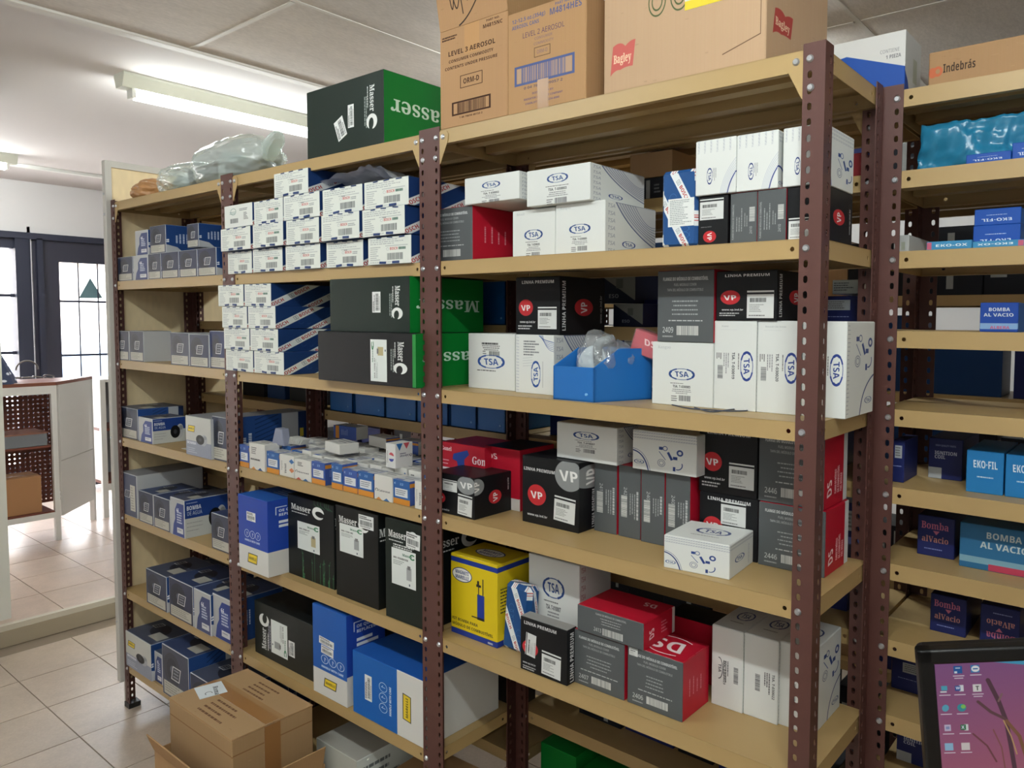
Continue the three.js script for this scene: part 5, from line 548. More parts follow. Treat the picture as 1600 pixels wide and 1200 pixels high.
// --- second shelf
{ const y2 = S[2];
  const g0 = carton('grey_red_carton', 'grey carton with pinkish red side, by the steel post under the small white cartons', { F: dsFront[0], R: dsSideFine, L: dsRed, T: dsRed, x: dsWhite }, { s: y2, z: -.03, bl: [668, 380], br: [738, 380], h: .1285, d: .16 });
  const a = carton('white_carton', 'white carton with blue oval, lower of the pair beside the red-sided carton', tsaBox(tsaFront[2]), { s: y2, z: -.05, bl: [801, 360], br: [867.5, 360], tl: 331, d: .2 });
  const b = carton('white_carton', 'white carton with blue oval and swooping grey arcs on its side, under two flat ones', tsaBox(tsaFront[3]), { s: y2, z: -.045, bl: [868, 360], br: [945.5, 356], h: .1095, d: .19 });
  const yt = b.L.top + .0008;
  carton('white_carton', 'flat white carton with blue oval laid over the red-sided carton', tsaBox(tsaFront[0], { R: tsaSide }), { s: g0.L.top + .0008, z: -.022, bl: [726, 300], br: [811, 295], h: .0605, d: .17 });
  carton('white_carton', 'flat white carton with blue oval lying over two square white ones', tsaBox(tsaFront[1]), { s: yt, z: -.03, bl: [823, 294], br: [922, 284], h: .0765, d: .2 });
  const w1 = carton('striped_wrapped_pack', 'upright blue pack with white diagonal stripes and paper slip, beside small white cartons', { F: boschWrap, R: boschWrap, L: solid(sA, '#d8dad8'), T: boschTop, x: solid(sA, '#1f4c84') }, { s: y2, z: -.02, bl: [1033, 350], br: [1089, 345], tl: 269, d: .2, lid: false, chamfer: .006 }); card(w1, 'label_sticker', 'F', w1.dim[0] * .2, w1.dim[1] * .27, w1.dim[0] * .72, w1.dim[1] * .36, wrapPaper);
  const vp = { F: vpNarrow, R: vK, L: vK, T: vTopDark, x: vK };
  const v1 = carton('black_red_disc_carton', 'narrow black carton with red disc and grey label under the small white cartons', vp, { s: y2, z: -.02, bl: [1091, 345], br: [1137, 340], tl: 308, d: .2 }); card(v1, 'label_sticker', 'F', v1.dim[0] * .06, v1.dim[1] * .52, v1.dim[0] * .8, v1.dim[1] * .42, vpLabel[0]);
  const hh = v1.dim[1];
  carton('grey_red_carton', 'grey carton standing on end with sideways print, nearer the narrow black carton', { F: dsTurned[0], R: dsRed, L: dsRed, T: dsRed, x: dsWhite }, { s: y2, z: -.02, bl: [1141, 340], br: [1182.5, 335], h: hh, d: .18 });
  carton('grey_red_carton', 'grey carton standing on end with sideways print, beside the wide black carton', { F: dsTurned[1], R: dsRed, L: dsRed, T: dsRed, x: dsWhite }, { s: y2, z: -.02, bl: [1183.5, 335], br: [1228, 330], h: hh, d: .18 });
  const v2 = carton('black_red_disc_carton', 'black carton with red discs behind the end post under the small white cartons', { F: vpNarrow, R: vpSide, L: vK, T: vTopDark, x: vK }, { s: y2, z: -.022, bl: [1229.5, 330], br: [1287, 320], h: hh, d: .14 }); card(v2, 'label_sticker', 'F', v2.dim[0] * .06, v2.dim[1] * .02, v2.dim[0] * .6, v2.dim[1] * .4, vpLabel[1]);
  const ys = y2 + hh + .001; const sm = { F: tsaSmall, R: tsaPartsR, L: tWhite, T: tWhite, x: tWhite };
  for (const [l, u0, u1, v, z] of [['small white carton with sideways blue oval, above the striped pack', 1087, 1150, 255, -.014], ['small white carton with sideways blue oval, above the grey cartons', 1151, 1216, 250, -.016], ['small white carton with parts picture on its side, above the black one', 1223.5, 1289, 240, -.018]]) carton('white_carton', l, sm, { s: ys, z, bl: [u0, v], br: [u1, v - 8], h: .098, d: u0 > 1200 ? .14 : .15 });
}
// --- third shelf
{ const y3 = S[3];
  const a = carton('white_carton', 'square white carton with large blue oval beside the green-ended carton', tsaBox(tsaTop1, { R: tsaQuote }), { s: y3, bl: [732, 604], br: [804.5, 613], tl: 521, d: .18 });
  const b = carton('white_carton', 'white carton with sideways oval and handwriting beside the blue bin', tsaBox(tsaQuote, { R: tsaSide }), { s: y3, bl: [805.5, 613], br: [865, 618], tl: 523, d: .18 });
  const v = carton('black_red_disc_carton', 'black carton with red disc standing on the two white cartons', { F: vpFront[0], R: vpSide, L: vK, T: vTopDark, x: vK }, { s: a.L.top + .001, z: a.L.pos.z - .004, bl: [806, 500], br: [874, 500], tl: 434, d: .17 }); card(v, 'label_sticker', 'F', v.dim[0] * .52, v.dim[1] * .1, v.dim[0] * .42, v.dim[1] * .38, vpLabel[1]);
  const c = carton('white_carton', 'white carton with blue oval and pencilled note under the grey carton', tsaBox(tsaFront[3], { R: tWhite }), { s: y3, bl: [1018.5, 631.4], br: [1113, 637.3], tl: 534, d: .17 });
  carton('grey_red_carton', 'grey carton numbered 2409 standing on a white carton', { F: dsFront[0], R: dsRed, L: dsRed, T: dsRed, x: dsWhite }, { s: c.L.top + .001, z: c.L.pos.z + .002, bl: [1027, 510], br: [1114.5, 510], tl: 424, d: .17 });
  const tall = [['upright white carton with sideways blue oval, next to the one under the grey carton', 1114.5, 1180, 638.5, 643.7], ['upright white carton with sideways blue oval, between two more like it', 1181.5, 1250, 644, 649.5], ['upright white carton with sideways blue oval and parts picture, behind the end post', 1251.5, 1320.5, 650, 655]];
  let top; tall.forEach(([l, u0, u1, va, vb], i) => { const t = carton('white_carton', l, { F: tsaTall[i], R: tsaPartsV, L: tWhite, T: tWhite, x: tWhite }, { s: y3, bl: [u0, va], br: [u1, vb], h: .17, d: .15 }); top = t; });
  const v2 = carton('black_red_disc_carton', 'black carton with red disc lying on the upright white cartons', { F: vpFront[1], R: vpSide, L: vK, T: vTopDark, x: vK }, { s: top.L.top + .001, z: c.L.pos.z - .001, bl: [1119, 480], br: [1214, 480], tl: 425, d: .17 }); card(v2, 'label_sticker', 'F', v2.dim[0] * .52, v2.dim[1] * .05, v2.dim[0] * .43, v2.dim[1] * .55, vpLabel[0]);
  const cbl = thing('plastic_strap', 'thin dark plastic strap lying in front of the white cartons', 'strap', V(0, y3 + .002, 0)); const cv = new THREE.CatmullRomCurve3([[1050, 634], [1080, 640], [1110, 642], [1140, 644], [1168, 643], [1150, 641], [1112, 645], [1085, 638]].map(([u, w]) => { const p = onY(u, w, y3); return V(p.x, 0, p.z); })); mesh('strap', new THREE.TubeGeometry(cv, 60, .0013, 6), std('#3a4254', .4), cbl);
}
// open-fronted blue bins
const binMat = std('#1668b4', .45), binMatD = binMat;
function bin(label, pos, w, h, d, yaw, group, mat = binMat, front = .5, skew = 0) {
  const t = thing('parts_bin', label, 'bin', pos, yaw, group), k = .003; // w across the front, d deep
  mesh('bin_front', bx(0, w, 0, h * front, -k, 0), mat, t); mesh('bin_back', bx(0, w, 0, h, -d, -d + k), mat, t); mesh('bin_base', bx(0, w, 0, k, -d, 0), mat, t);
  const sh = new THREE.Shape([[0, 0], [d, 0], [d, h], [d * .42, h], [0, h * front]].map((p) => new THREE.Vector2(...p))); for (const x of [0, w - k]) { const m = mesh('bin_side', new THREE.ExtrudeGeometry(sh, { depth: k, bevelEnabled: false }).rotateY(Math.PI / 2), mat, t); m.position.x = x; }
  mesh('rivet', new THREE.CylinderGeometry(.003, .003, .002, 12).rotateX(Math.PI / 2).translate(w * .82, h * .14, .001), std('#7ab2e2', .4), t);
  const fold = []; for (let i = 0; i < 22; i++) fold.push(bx(w - .001, w + .0007, h * front * (i + .2) / 22, h * front * (i + .65) / 22, -.0055, -.0025)); mesh('fold_ridge', merge(fold), mat, t);
  if (skew) for (const m of t.children) { const g = m.geometry, p = g.attributes.position; for (let i = 0; i < p.count; i++) p.setX(i, p.getX(i) - skew * p.getZ(i)); g.computeVertexNormals(); } return t; }
const clearFilm = new THREE.MeshPhysicalMaterial({ color: '#eef2f3', roughness: .12, transmission: .86, thickness: 0, side: THREE.DoubleSide });
function crumple(rx, ry, rz, seed, amp) { const g = new THREE.IcosahedronGeometry(1, 26), p = g.attributes.position; for (let i = 0; i < p.count; i++) { const v = V().fromBufferAttribute(p, i); const fold = 1 - Math.abs(noise.noise(v.x * 1.7 + seed, v.y * 2.6, v.z * 1.7)) * 1.6, big = noise.noise(v.x * 1.1 + seed, v.y * 1.1 + 5, v.z * 1.1), sm = 1 - Math.abs(noise.noise(v.x * 3.4, v.y * 5 + seed, v.z * 3.4)) * 2; v.multiplyScalar(1 + amp * (.5 * big + .28 * (fold - .6) + .09 * sm)); p.setXYZ(i, v.x * rx, Math.max(v.y, -.75) * ry, v.z * rz); } const m = mergeVertices(g.deleteAttribute('uv').deleteAttribute('normal')); m.computeVertexNormals(); return m; }
{ const y3 = S[3], p0 = onY(864.5, 623.6, y3), p1 = onY(928.6, 629, y3), pb = onY(1018.6, 623.6, y3); const w = p0.distanceTo(p1), yaw = Math.atan2(-(p1.z - p0.z), p1.x - p0.x), sv = pb.clone().sub(p1).applyAxisAngle(V(0, 1, 0), -yaw), d = -sv.z, skew = sv.x / d; const h = onZ(1019, 544, pb.z).y - y3, hf = onZ(932, 575, p1.z).y - y3;
  bin('blue open-fronted parts bin holding bagged parts between white cartons', p0, w, h, d, yaw, undefined, binMat, hf / h, skew);
  const mid = p0.clone().lerp(p1, .5).lerp(pb, .3); mid.y = y3;
  const b1 = thing('bagged_part', 'clear plastic bag with corrugated hose and white disc in the blue bin', 'plastic bag', V(p0.x + w * .5 + skew * d * .45, y3 + .03, p0.z - d * .45)); const f = mesh('bag_film', crumple(.046, .06, .045, 4, .4), clearFilm, b1); f.position.set(0, .055, 0);
  mesh('plastic_disc', new THREE.CylinderGeometry(.036, .036, .006, 32).rotateX(Math.PI / 2 - .25).translate(-.01, .05, .014), std('#c8d0d6', .35), b1);
  const hp = new THREE.CatmullRomCurve3([V(.016, .03, .024), V(.01, .06, .022), V(.002, .09, .006), V(.015, .1, -.025)]); mesh('corrugated_hose', (() => { const g = new THREE.TubeGeometry(hp, 90, .0085, 10), p = g.attributes.position, n = g.attributes.normal; for (let i = 0; i < p.count; i++) { const k = Math.floor(i / 11) % 3 === 0 ? .0018 : -.0006; p.setXYZ(i, p.getX(i) + n.getX(i) * k, p.getY(i) + n.getY(i) * k, p.getZ(i) + n.getZ(i) * k); } g.computeVertexNormals(); return g; })(), std('#8b8f92', .45), b1);
  const b2 = thing('bagged_part', 'clear plastic bag of small white fittings behind the hose in the blue bin', 'plastic bag', V(p0.x + w * .62 + skew * d * .72, y3 + .035, p0.z - d * .74)); mesh('bag_film', crumple(.034, .045, .03, 9, .4), clearFilm, b2).position.set(0, .045, 0); mesh('fitting', new THREE.CylinderGeometry(.014, .02, .05, 20).translate(0, .035, 0), std('#c9cdd0', .4), b2);
  const pk = carton('pink_red_carton', 'small pinkish red carton in clear film leaning out of the blue bin', { F: pinkDS, R: dsRedDark, L: dsRed, T: dsRed, x: dsRed }, { at: { pos: onZ(984, 548, pb.z + .03), w: .062, h: .05, d: .03, yaw: 0, top: 0 }, lid: false }); pk.rotation.z = -.3; pk.rotation.y = .15; mesh('film', new RoundedBoxGeometry(.068, .056, .034, 3, .006).translate(.031, .025, -.015), new THREE.MeshPhysicalMaterial({ color: '#fff4f4', roughness: .12, transmission: .9, thickness: 0 }), pk);
}
// --- fourth shelf
{ const y4 = S[4];
  const ds = carton('red_carton', 'tall red carton with dark top, behind the small black carton', { F: redDS, R: dsRedDark, L: dsRed, T: vTopDark, x: dsRed }, { s: y4, z: -.145, bl: [758, 790], br: [812, 797.5], tl: 696, d: .13 });
  carton('red_carton', 'red carton with blue water bottle picture, by the steel post', { F: gonel, R: dsRed, L: dsRed, T: dsRed, x: dsRedDark }, { s: y4 + .062, z: -.12, bl: [689, 738], br: [757, 745], tl: 690, d: .13 });
  carton('red_carton', 'plain red carton under the one with the blue bottle picture', { F: dsRedDark, R: dsRed, T: dsRed, x: dsRed }, { s: y4, z: -.13, bl: [689, 773], br: [756, 780], h: .061, d: .13 });
  const v1 = carton('black_red_disc_carton', 'small black carton with red and grey discs beside the steel post', { F: vpSmallF, R: vpSmallR, L: vK, T: vK, x: vK }, { s: y4, yaw: true, bl: [676, 797.2], br: [741, 813], tl: 738, rb: [806, 798.6], h: .099 }); card(v1, 'label_sticker', 'F', v1.dim[0] * .62, v1.dim[1] * .06, v1.dim[0] * .33, v1.dim[1] * .5, vpLabel[1], .5, -.05); card(v1, 'label_sticker', 'F', v1.dim[0] * .26, v1.dim[1] * .58, v1.dim[0] * .34, v1.dim[1] * .28, (masserSlip.vp || (masserSlip.vp = vpLabel[2])));
  const v2 = carton('black_red_disc_carton', 'large black carton with red and grey discs standing forward on the fourth shelf', { F: vpFront[2], R: vpSide2, L: vK, T: vTopDark, x: vK }, { s: y4, bl: [816, 815], br: [904, 833], h: .158, d: .115 }); card(v2, 'label_sticker', 'F', v2.dim[0] * .58, v2.dim[1] * .12, v2.dim[0] * .36, v2.dim[1] * .36, vpLabel[1], .5, -.06);
  const n = [[928, 963, 828.6, 836, 722, '2417'], [966, 1000, 837, 844, 726, ''], [1001, 1037, 846, 853, 732, ''], [1039, 1077, 853.5, 861, 737, '']]; let tp = 0;
  n.forEach(([u0, u1, a, b, vt], i) => { const t = carton('grey_red_carton', ['slim grey carton with red edge beside the large black carton', 'slim grey carton, second from the large black carton', 'slim grey carton, third from the large black carton', 'slim grey carton with red side beside the stacked black cartons'][i], { F: dsNarrow[i], R: dsRed, L: dsRed, T: dsRedDark, x: dsWhite }, { s: y4, bl: [u0, a], br: [u1, b], h: .159, d: .14 }); tp = t.L.top; });
  carton('white_carton', 'white carton with blue oval lying on the slim grey cartons', tsaBox(tsaFront[4], { R: tsaSide }), { s: tp + .001, z: -.112, bl: [870, 690], br: [964, 695], h: .082, d: .13 });
  carton('white_carton', 'white carton with blue parts picture and torn lid on the slim grey cartons', { F: tsaParts, R: tWhite, L: tWhite, T: tGrey, x: tWhite }, { s: tp + .001, z: -.115, bl: [988.5, 700], br: [1088.5, 710], h: .084, d: .13 });
  const g1 = carton('grey_red_carton', 'grey and red carton numbered 2446, lower of two behind the end post', { F: dsFront[1], R: dsSideTxt, L: dsRed, T: dsRed, x: dsWhite }, { s: y4, bl: [1184, 882], br: [1288, 903], h: .125, d: .125 });
  const l2 = carton('black_red_disc_carton', 'black carton with small barcode slip under another black carton', { F: vpFront[1], R: vK, L: vK, T: vTopDark, x: vK }, { s: y4, z: g1.L.pos.z - .004, bl: [1092, 860], br: [1183, 880], h: .1255, d: .14 }); card(l2, 'label_sticker', 'F', l2.dim[0] * .38, l2.dim[1] * .52, l2.dim[0] * .42, l2.dim[1] * .38, vpLabel[2]);
  const l3 = carton('black_red_disc_carton', 'black carton with red disc on top of another black carton', { F: vpFront[0], R: vK, L: vK, T: vTopDark, x: vK }, { s: l2.L.top + .001, z: g1.L.pos.z - .004, bl: [1092, 740], br: [1183, 750], h: .136, d: .14 }); card(l3, 'label_sticker', 'F', l3.dim[0] * .53, l3.dim[1] * .12, l3.dim[0] * .42, l3.dim[1] * .37, vpLabel[0]);
  carton('grey_red_carton', 'grey and red carton numbered 2446, upper of two behind the end post', { F: dsFront[1], R: dsSideTxt, L: dsRed, T: dsRed, x: dsWhite }, { s: g1.L.top + .001, z: g1.L.pos.z - .003, bl: [1185, 760], br: [1287, 770], h: .138, d: .125 });
  carton('white_carton', 'small white carton with blue parts picture set at an angle before the black cartons', { F: tsaParts, R: tsaPlainSide, L: tsaPlainSide, T: tsaLid, x: tWhite }, { s: y4, yaw: true, bl: [1037, 886], br: [1139.5, 906.5], tl: 835, rb: [1181, 879.5] });
}
// --- fifth shelf
{ const y5 = S[5];
  carton('yellow_carton', 'yellow carton with blue bands and fuel pump picture', { F: yellowF, R: yellowR, L: yellowR, T: yellowT, x: solid(sA, '#dfc41e') }, { s: y5, bl: [705, 987.4], br: [777, 1012.8], tl: 863.6, d: .115 });
  const w = carton('striped_wrapped_pack', 'blue pack with white diagonal stripes leaning beside the yellow carton', { F: boschWrap, R: boschWrap, L: boschWrap, T: boschTop, x: solid(sA, '#1f4c84') }, { s: y5, z: -.056, bl: [782, 1018], br: [822, 1030], tl: 908, d: .04, lid: false, chamfer: .01 }); w.rotation.x = -.06; w.rotation.z = -.03;
  carton('white_carton', 'white carton with blue oval behind the small black carton', tsaBox(tsaFront[4], { R: tsaSideRed }), { s: y5, z: -.1, bl: [826, 980], br: [905, 1000], tl: 864, d: .12 });
  const v = carton('black_red_disc_carton', 'small black carton with red disc and two labels standing at the shelf edge', { F: vpFront5, R: vpSide3, L: vK, T: solid(sV, '#8f8f8c'), x: vK }, { s: y5, bl: [813, 1045], br: [886, 1072], tl: 961.5, d: .032 }); card(v, 'label_sticker', 'F', v.dim[0] * .12, v.dim[1] * .3, v.dim[0] * .22, v.dim[1] * .42, turn(vpLabel[2], 1), .5, -.08); card(v, 'label_sticker', 'F', v.dim[0] * .47, v.dim[1] * .06, v.dim[0] * .4, v.dim[1] * .43, vpLabel[2], .5, -.03);
  const a = carton('grey_red_carton', 'grey and red carton numbered 2407 under the long flat one', { F: dsFront[2], R: dsRed, L: dsRed, T: dsRed, x: dsWhite }, { s: y5, bl: [897, 1066], br: [975, 1095], tl: 982, d: .12 });
  const b = carton('grey_red_carton', 'grey and red carton numbered 2406 with large emblem on its red lid', { F: dsFront[3], R: dsSideFine, L: dsRed, T: dsTop, x: dsWhite }, { s: y5, bl: [980, 1097.5], br: [1066, 1128.7], h: a.L.h + .001, rb: [1110, 1097.5] }); card(b, 'label_sticker', 'F', .004, b.dim[1] * .85, b.dim[0] * .16, b.dim[1] * .13, vpLabel[2]);
  carton('grey_red_carton', 'long flat grey and red carton numbered 2413 lying across two others', { F: dsWide, R: dsEndR, L: dsRed, T: dsTop2, x: dsWhite }, { s: b.L.top + .0015, z: a.L.pos.z + .004, bl: [902, 961], br: [1005.5, 989], h: .0555, d: .12 });
  carton('red_carton', 'red carton with dark top at the back beside the upright white cartons', { F: dsRed, R: dsRed, L: dsRed, T: vTopDark, x: dsRedDark }, { s: y5, z: -.2, bl: [1040, 1000], br: [1125, 1020], tl: 958, d: .08 });
  const t3 = [['upright white carton with sideways print beside the red carton', 1111, 1159.5, 1099, 1115, tsaShadowTall[0]], ['upright white carton with sideways print, middle of three by the end post', 1161, 1214.5, 1116, 1132.5, tsaShadowTall[1]], ['upright white carton with parts picture on its side, on the fifth shelf', 1215.5, 1271, 1133.5, 1148, tsaShadowTall[1]]];
  t3.forEach(([l, u0, u1, a1, b1, f]) => carton('white_carton', l, { F: f, R: tsaPartsV, L: tWhite, T: tsaLid, x: tWhite }, { s: y5, bl: [u0, a1], br: [u1, b1], h: .166, d: .14 }));
}

// ================================================================ left unit: water pump cartons
{
  const P = (F, R = pumpSideBlue, T = pumpTop[0]) => ({ F, R, L: pSilver, T, x: pSilver });
  const put = (label, f, s, u0, v0, u1, v1, vt, o = {}, g) => carton('pump_carton', label, f, { s, bl: [u0, v0], br: [u1, v1], tl: vt, d: .14, ...o }, g);
  const gA = 'grey pump cartons in a row on the second shelf of the left unit', lA = 'grey water pump carton with white logo, in the row on the second shelf';
  const z2 = -.008, s2 = S[2];
  const rowA = [[184, 207, 391, 0], [231.5, 251, 392, 2], [252, 279, 386, 1], [280, 308, 381, 1], [309, 338, 377, 1]];
  rowA.forEach(([u0, u1, vt, k], i) => put(`grey pump carton, ${ORDS[i]} grey one from the cream panel on the second shelf`, P(pumpF[k]), s2, u0, 412, u1, 410, vt, { z: z2, h: .0925, d: i === 4 ? .2 : .16, lid: false }, gA));
  put('pump carton with blue text panel, between grey ones on the second shelf', P(pumpQuote[0]), s2, 208, 412, 231, 412, 394, { z: z2, h: .0925, lid: false });
  const ya = s2 + .0935;
  put('pump carton with blue text panel on top of the second shelf row', P(pumpQuote[0]), ya, 211, 370, 231, 370, 348, { z: z2 - .005, lid: false, h: .092 });
  put('grey pump carton with dark blue side on top of the second shelf row', P(pumpF[2]), ya, 234, 365, 258.6, 364, 342, { z: z2 - .005, lid: false, h: .1, d: .22 });
  put('dark blue pump carton behind the post on top of the second shelf row', P(pumpF[1]), ya + .012, 292, 362, 310, 362, 346, { z: z2 - .03, lid: false, h: .082, d: .2 });
  const s3 = S[3], gB = 'small grey pump cartons on the third shelf of the left unit', lB = 'small grey water pump carton standing on the third shelf';
  for (const [n, [u0, v0, u1, v1, vt, k]] of [[180.5, 560, 202, 562, 517, 2], [203.5, 562, 225, 564, 517, 2], [267, 568, 296, 570, 519.5, 2], [297, 570, 327, 572, 522, 1]].entries()) put(`small grey pump carton, ${ORDS[n]} of four from the cream panel on the third shelf`, P(pumpF[k], pSilver), s3, u0, v0, u1, v1, vt, { z: k === 1 ? -.002 : -.004, d: .1 }, gB);
  put('larger navy pump carton behind the post on the third shelf', P(pumpF[3]), s3, 328.5, 572, 355, 575, 517, { z: -.006, d: .2 });
  put('white and blue pump carton with blue text panel standing behind smaller ones', { F: pumpQuote[1], R: pumpBomba2, L: pSilver, T: pumpTop[0], x: pSilver }, s3, 233, 560, 254, 562, 508, { z: -.112, d: .2, h: .1 });
  const s4 = S[4];
  put('grey pump carton at the panel end of the fourth shelf', P(pumpF[0], pumpSideTxt), s4, 187, 685, 216, 690, 635, { d: .17, z: -.01 });
  put('white pump carton with black pulley picture and blue headline on the fourth shelf', { F: pumpQuote[1], R: pumpBomba, L: pSilver, T: pumpTop[0], x: pSilver }, s4, 217, 690, 239, 695, 651, { z: -.006, ru: [290, 670] });
  put('white and lilac pump carton with yellow emblem on the fourth shelf', { F: pumpPhoto, R: pSilver, L: pSilver, T: pGrey, x: pSilver }, s4, 291, 708, 330, 716, 649, { z: .004, d: .16 });
  put('large grey pump carton with long blue side reaching behind the post', P(pumpF[2], pumpSideTxt, pGrey), s4, 332.5, 715, 358, 722, 650, { z: -.006, d: .28 });
  { const c = thing('white_card', 'flat white card lying on the fourth shelf among pump cartons', 'card', V(-2.36, s4 + .0012, -.06)); mesh('card', bx(0, .13, 0, .001, -.06, .03), M.white, c); }
  const s5 = S[5];
  put('tall pump carton with upright white label strip on the fifth shelf', { F: pumpEnd, R: pSilver, L: pSilver, T: pGrey, x: pNavy }, s5, 190, 800, 215, 807.5, 737, { z: -.004, d: .25 });
  for (const [l, u0, v0, u1, v1, vt, k] of [['grey pump carton beside the tall one with label strip', 217.5, 808, 240, 816, 766, 0], ['grey pump carton between two others on the fifth shelf', 241, 817, 266, 827, 774, 2], ['grey pump carton standing apart beside the post on the fifth shelf', 331, 855, 360, 866, 801, 2]]) put(l, P(pumpF[k], pSilver, pumpTop[1]), s5, u0, v0, u1, v1, vt, { d: .16, z: k === 2 && u0 > 300 ? -.006 : .002 });
  put('pump carton with blue headline on its long side on the fifth shelf', { F: pumpQuote[1], R: pumpBomba, L: pSilver, T: pumpTop[0], x: pSilver }, s5, 267, 829, 289, 839, 776, { z: .004, ru: [358, 812] });
  const s6 = S[6];
  for (const [l, u0, v0, u1, v1, vt, f] of [['grey pump carton at the start of the row on the sixth shelf', 229, 929, 261, 946, 888, pumpF[0]], ['dark grey pump carton second in the row on the sixth shelf', 265, 948, 302, 968, 901, pumpF[1]], ['pump carton with faded blue text panel on the sixth shelf', 303.5, 969, 330, 984, 919, pumpQuote[0]], ['pump carton with bright blue text panel beside the post on the sixth shelf', 333, 985, 363, 1002, 927, pumpQuote[1]]]) put(l, P(f, pumpSideBlue, pumpTop[f === pumpF[0] ? 0 : 1]), s6, u0, v0, u1, v1, vt, { z: u0 > 320 ? -.006 : .003, d: .18 });
  const s7 = S[7];
  put('white pump carton with yellow emblem at the foot of the left unit', { F: pumpPhoto, R: pumpSideBlue, L: pSilver, T: pumpTop[0], x: pSilver }, s7, 197.5, 1035, 236.5, 1056, 985.5, { z: .003, d: .17 });
  put('small pump carton with blue text panel on the lowest shelf', P(pumpQuote[0]), s7, 240, 1057, 254, 1064, 1016, { z: -.01, d: .12 });
  put('large grey pump carton with blue side on the lowest shelf', P(pumpF[2], pumpSideTxt, pumpTop[1]), s7, 254.5, 1069, 295.5, 1090, 1006, { z: .012, d: .2 });
  put('low grey pump carton behind the brown carton on the lowest shelf', P(pumpF[1], pumpSideBlue, pumpTop[0]), s7, 298, 1091, 352, 1118, 1051, { z: .01, d: .16 });
  // second rank of pump cartons behind the first
  const r = rng(21); for (const k of [5, 6, 7]) for (let i = 0; i < 4; i++) { const x = XA[0] + .1 + i * .2 + r() * .03; put(`pump carton standing behind the front row on the ${['fifth', 'sixth', 'lowest'][k - 5]} shelf`, P(pumpF[i % 4], pumpSideBlue, pumpTop[i & 1]), S[k], 0, 0, 0, 0, 0, { at: { pos: V(x, S[k], -.205), w: .14 + .03 * r(), h: .07 + .03 * r(), d: .09, yaw: 0, top: 0 } }, 'pump cartons behind the front row of the left unit'); }
}
// ================================================================ cream panel closing the left end
{ const t = thing('side_panel', 'cream board panel with white metal frame closing the left end of the shelving', 'panel', V(-2.868, 0, .014)); const y0 = .1, y1 = 2.19, L = .72;
  const creamTex = noiseTex(256, 256, (u, v) => { const c = 1 + .05 * (n8(u, v) - .5) + .04 * (n64(u, v) - .5); return [230 * c, 210 * c, 168 * c]; });
  mesh('board', bx(0, .012, y0, y1 - .02, -L, -.02), std('#ffffff', .6, { map: creamTex }), t);
  mesh('frame_post', new RoundedBoxGeometry(.03, y1 - y0, .025, 2, .004).translate(.004, (y0 + y1) / 2, -.0105), std('#c3c1ba', .5), t); mesh('frame_rail', bx(-.006, .018, y1 - .025, y1, -L, -.02), std('#c3c1ba', .5), t);
  for (const y of [.35, 1.1, 1.98, 2.06]) mesh('screw', new THREE.CylinderGeometry(.005, .005, .003, 10).rotateX(Math.PI / 2).translate(.004, y, .003), M.zinc, t); for (const z of [-.02, -L + .03]) mesh('panel_leg', bx(-.004, .014, 0, y0, z - .02, z), std('#c3c1ba', .5), t); }
// ================================================================ plastic bag on top
{ const film = new THREE.MeshPhysicalMaterial({ color: '#e6eeec', roughness: .18, transmission: .72, thickness: 0, side: THREE.DoubleSide });
  const y = S[1]; const t = thing('plastic_bag', 'clear plastic bag of grey parts lying across the tops of two shelving units', 'plastic bag', V(-2.02, y, -.1));
  const add = (x, yy, z, rx, ry, rz, s, a) => { const q = mesh('bag_film', crumple(rx, ry, rz, s, a), film, t); q.position.set(x, yy, z); return q; };
  add(-.03, .07, 0, .23, .085, .1, 3, .3); add(-.35, .045, .01, .17, .06, .09, 8, .35);
  const k = mesh('bag_knot', crumple(.055, .02, .03, 12, .3), film, t); k.position.set(.265, .085, .04); k.rotation.z = .8;
  const grey = std('#5c625f', .5), dk = std('#3a3d3c', .5), pale = std('#a9b0ae', .5);
  for (const [x, w, h, a, m] of [[-.42, .06, .05, .4, pale], [-.3, .05, .075, .4, dk], [-.16, .13, .075, .1, grey], [.0, .12, .06, -.05, grey], [.12, .07, .05, .05, dk], [-.08, .08, .09, .5, pale]]) { const b = mesh('part_block', new RoundedBoxGeometry(w, h, .08, 2, .008), m, t); b.position.set(x, h / 2 + .014, -.01); b.rotation.z = a; }
  const o = thing('plastic_bag', 'small orange-brown crumpled bag on top of the left unit', 'plastic bag', V(-2.66, y, -.09)); mesh('bag_film', crumple(.1, .05, .08, 5, .4), std('#b98a5c', .4), o).position.set(0, .032, 0);
}
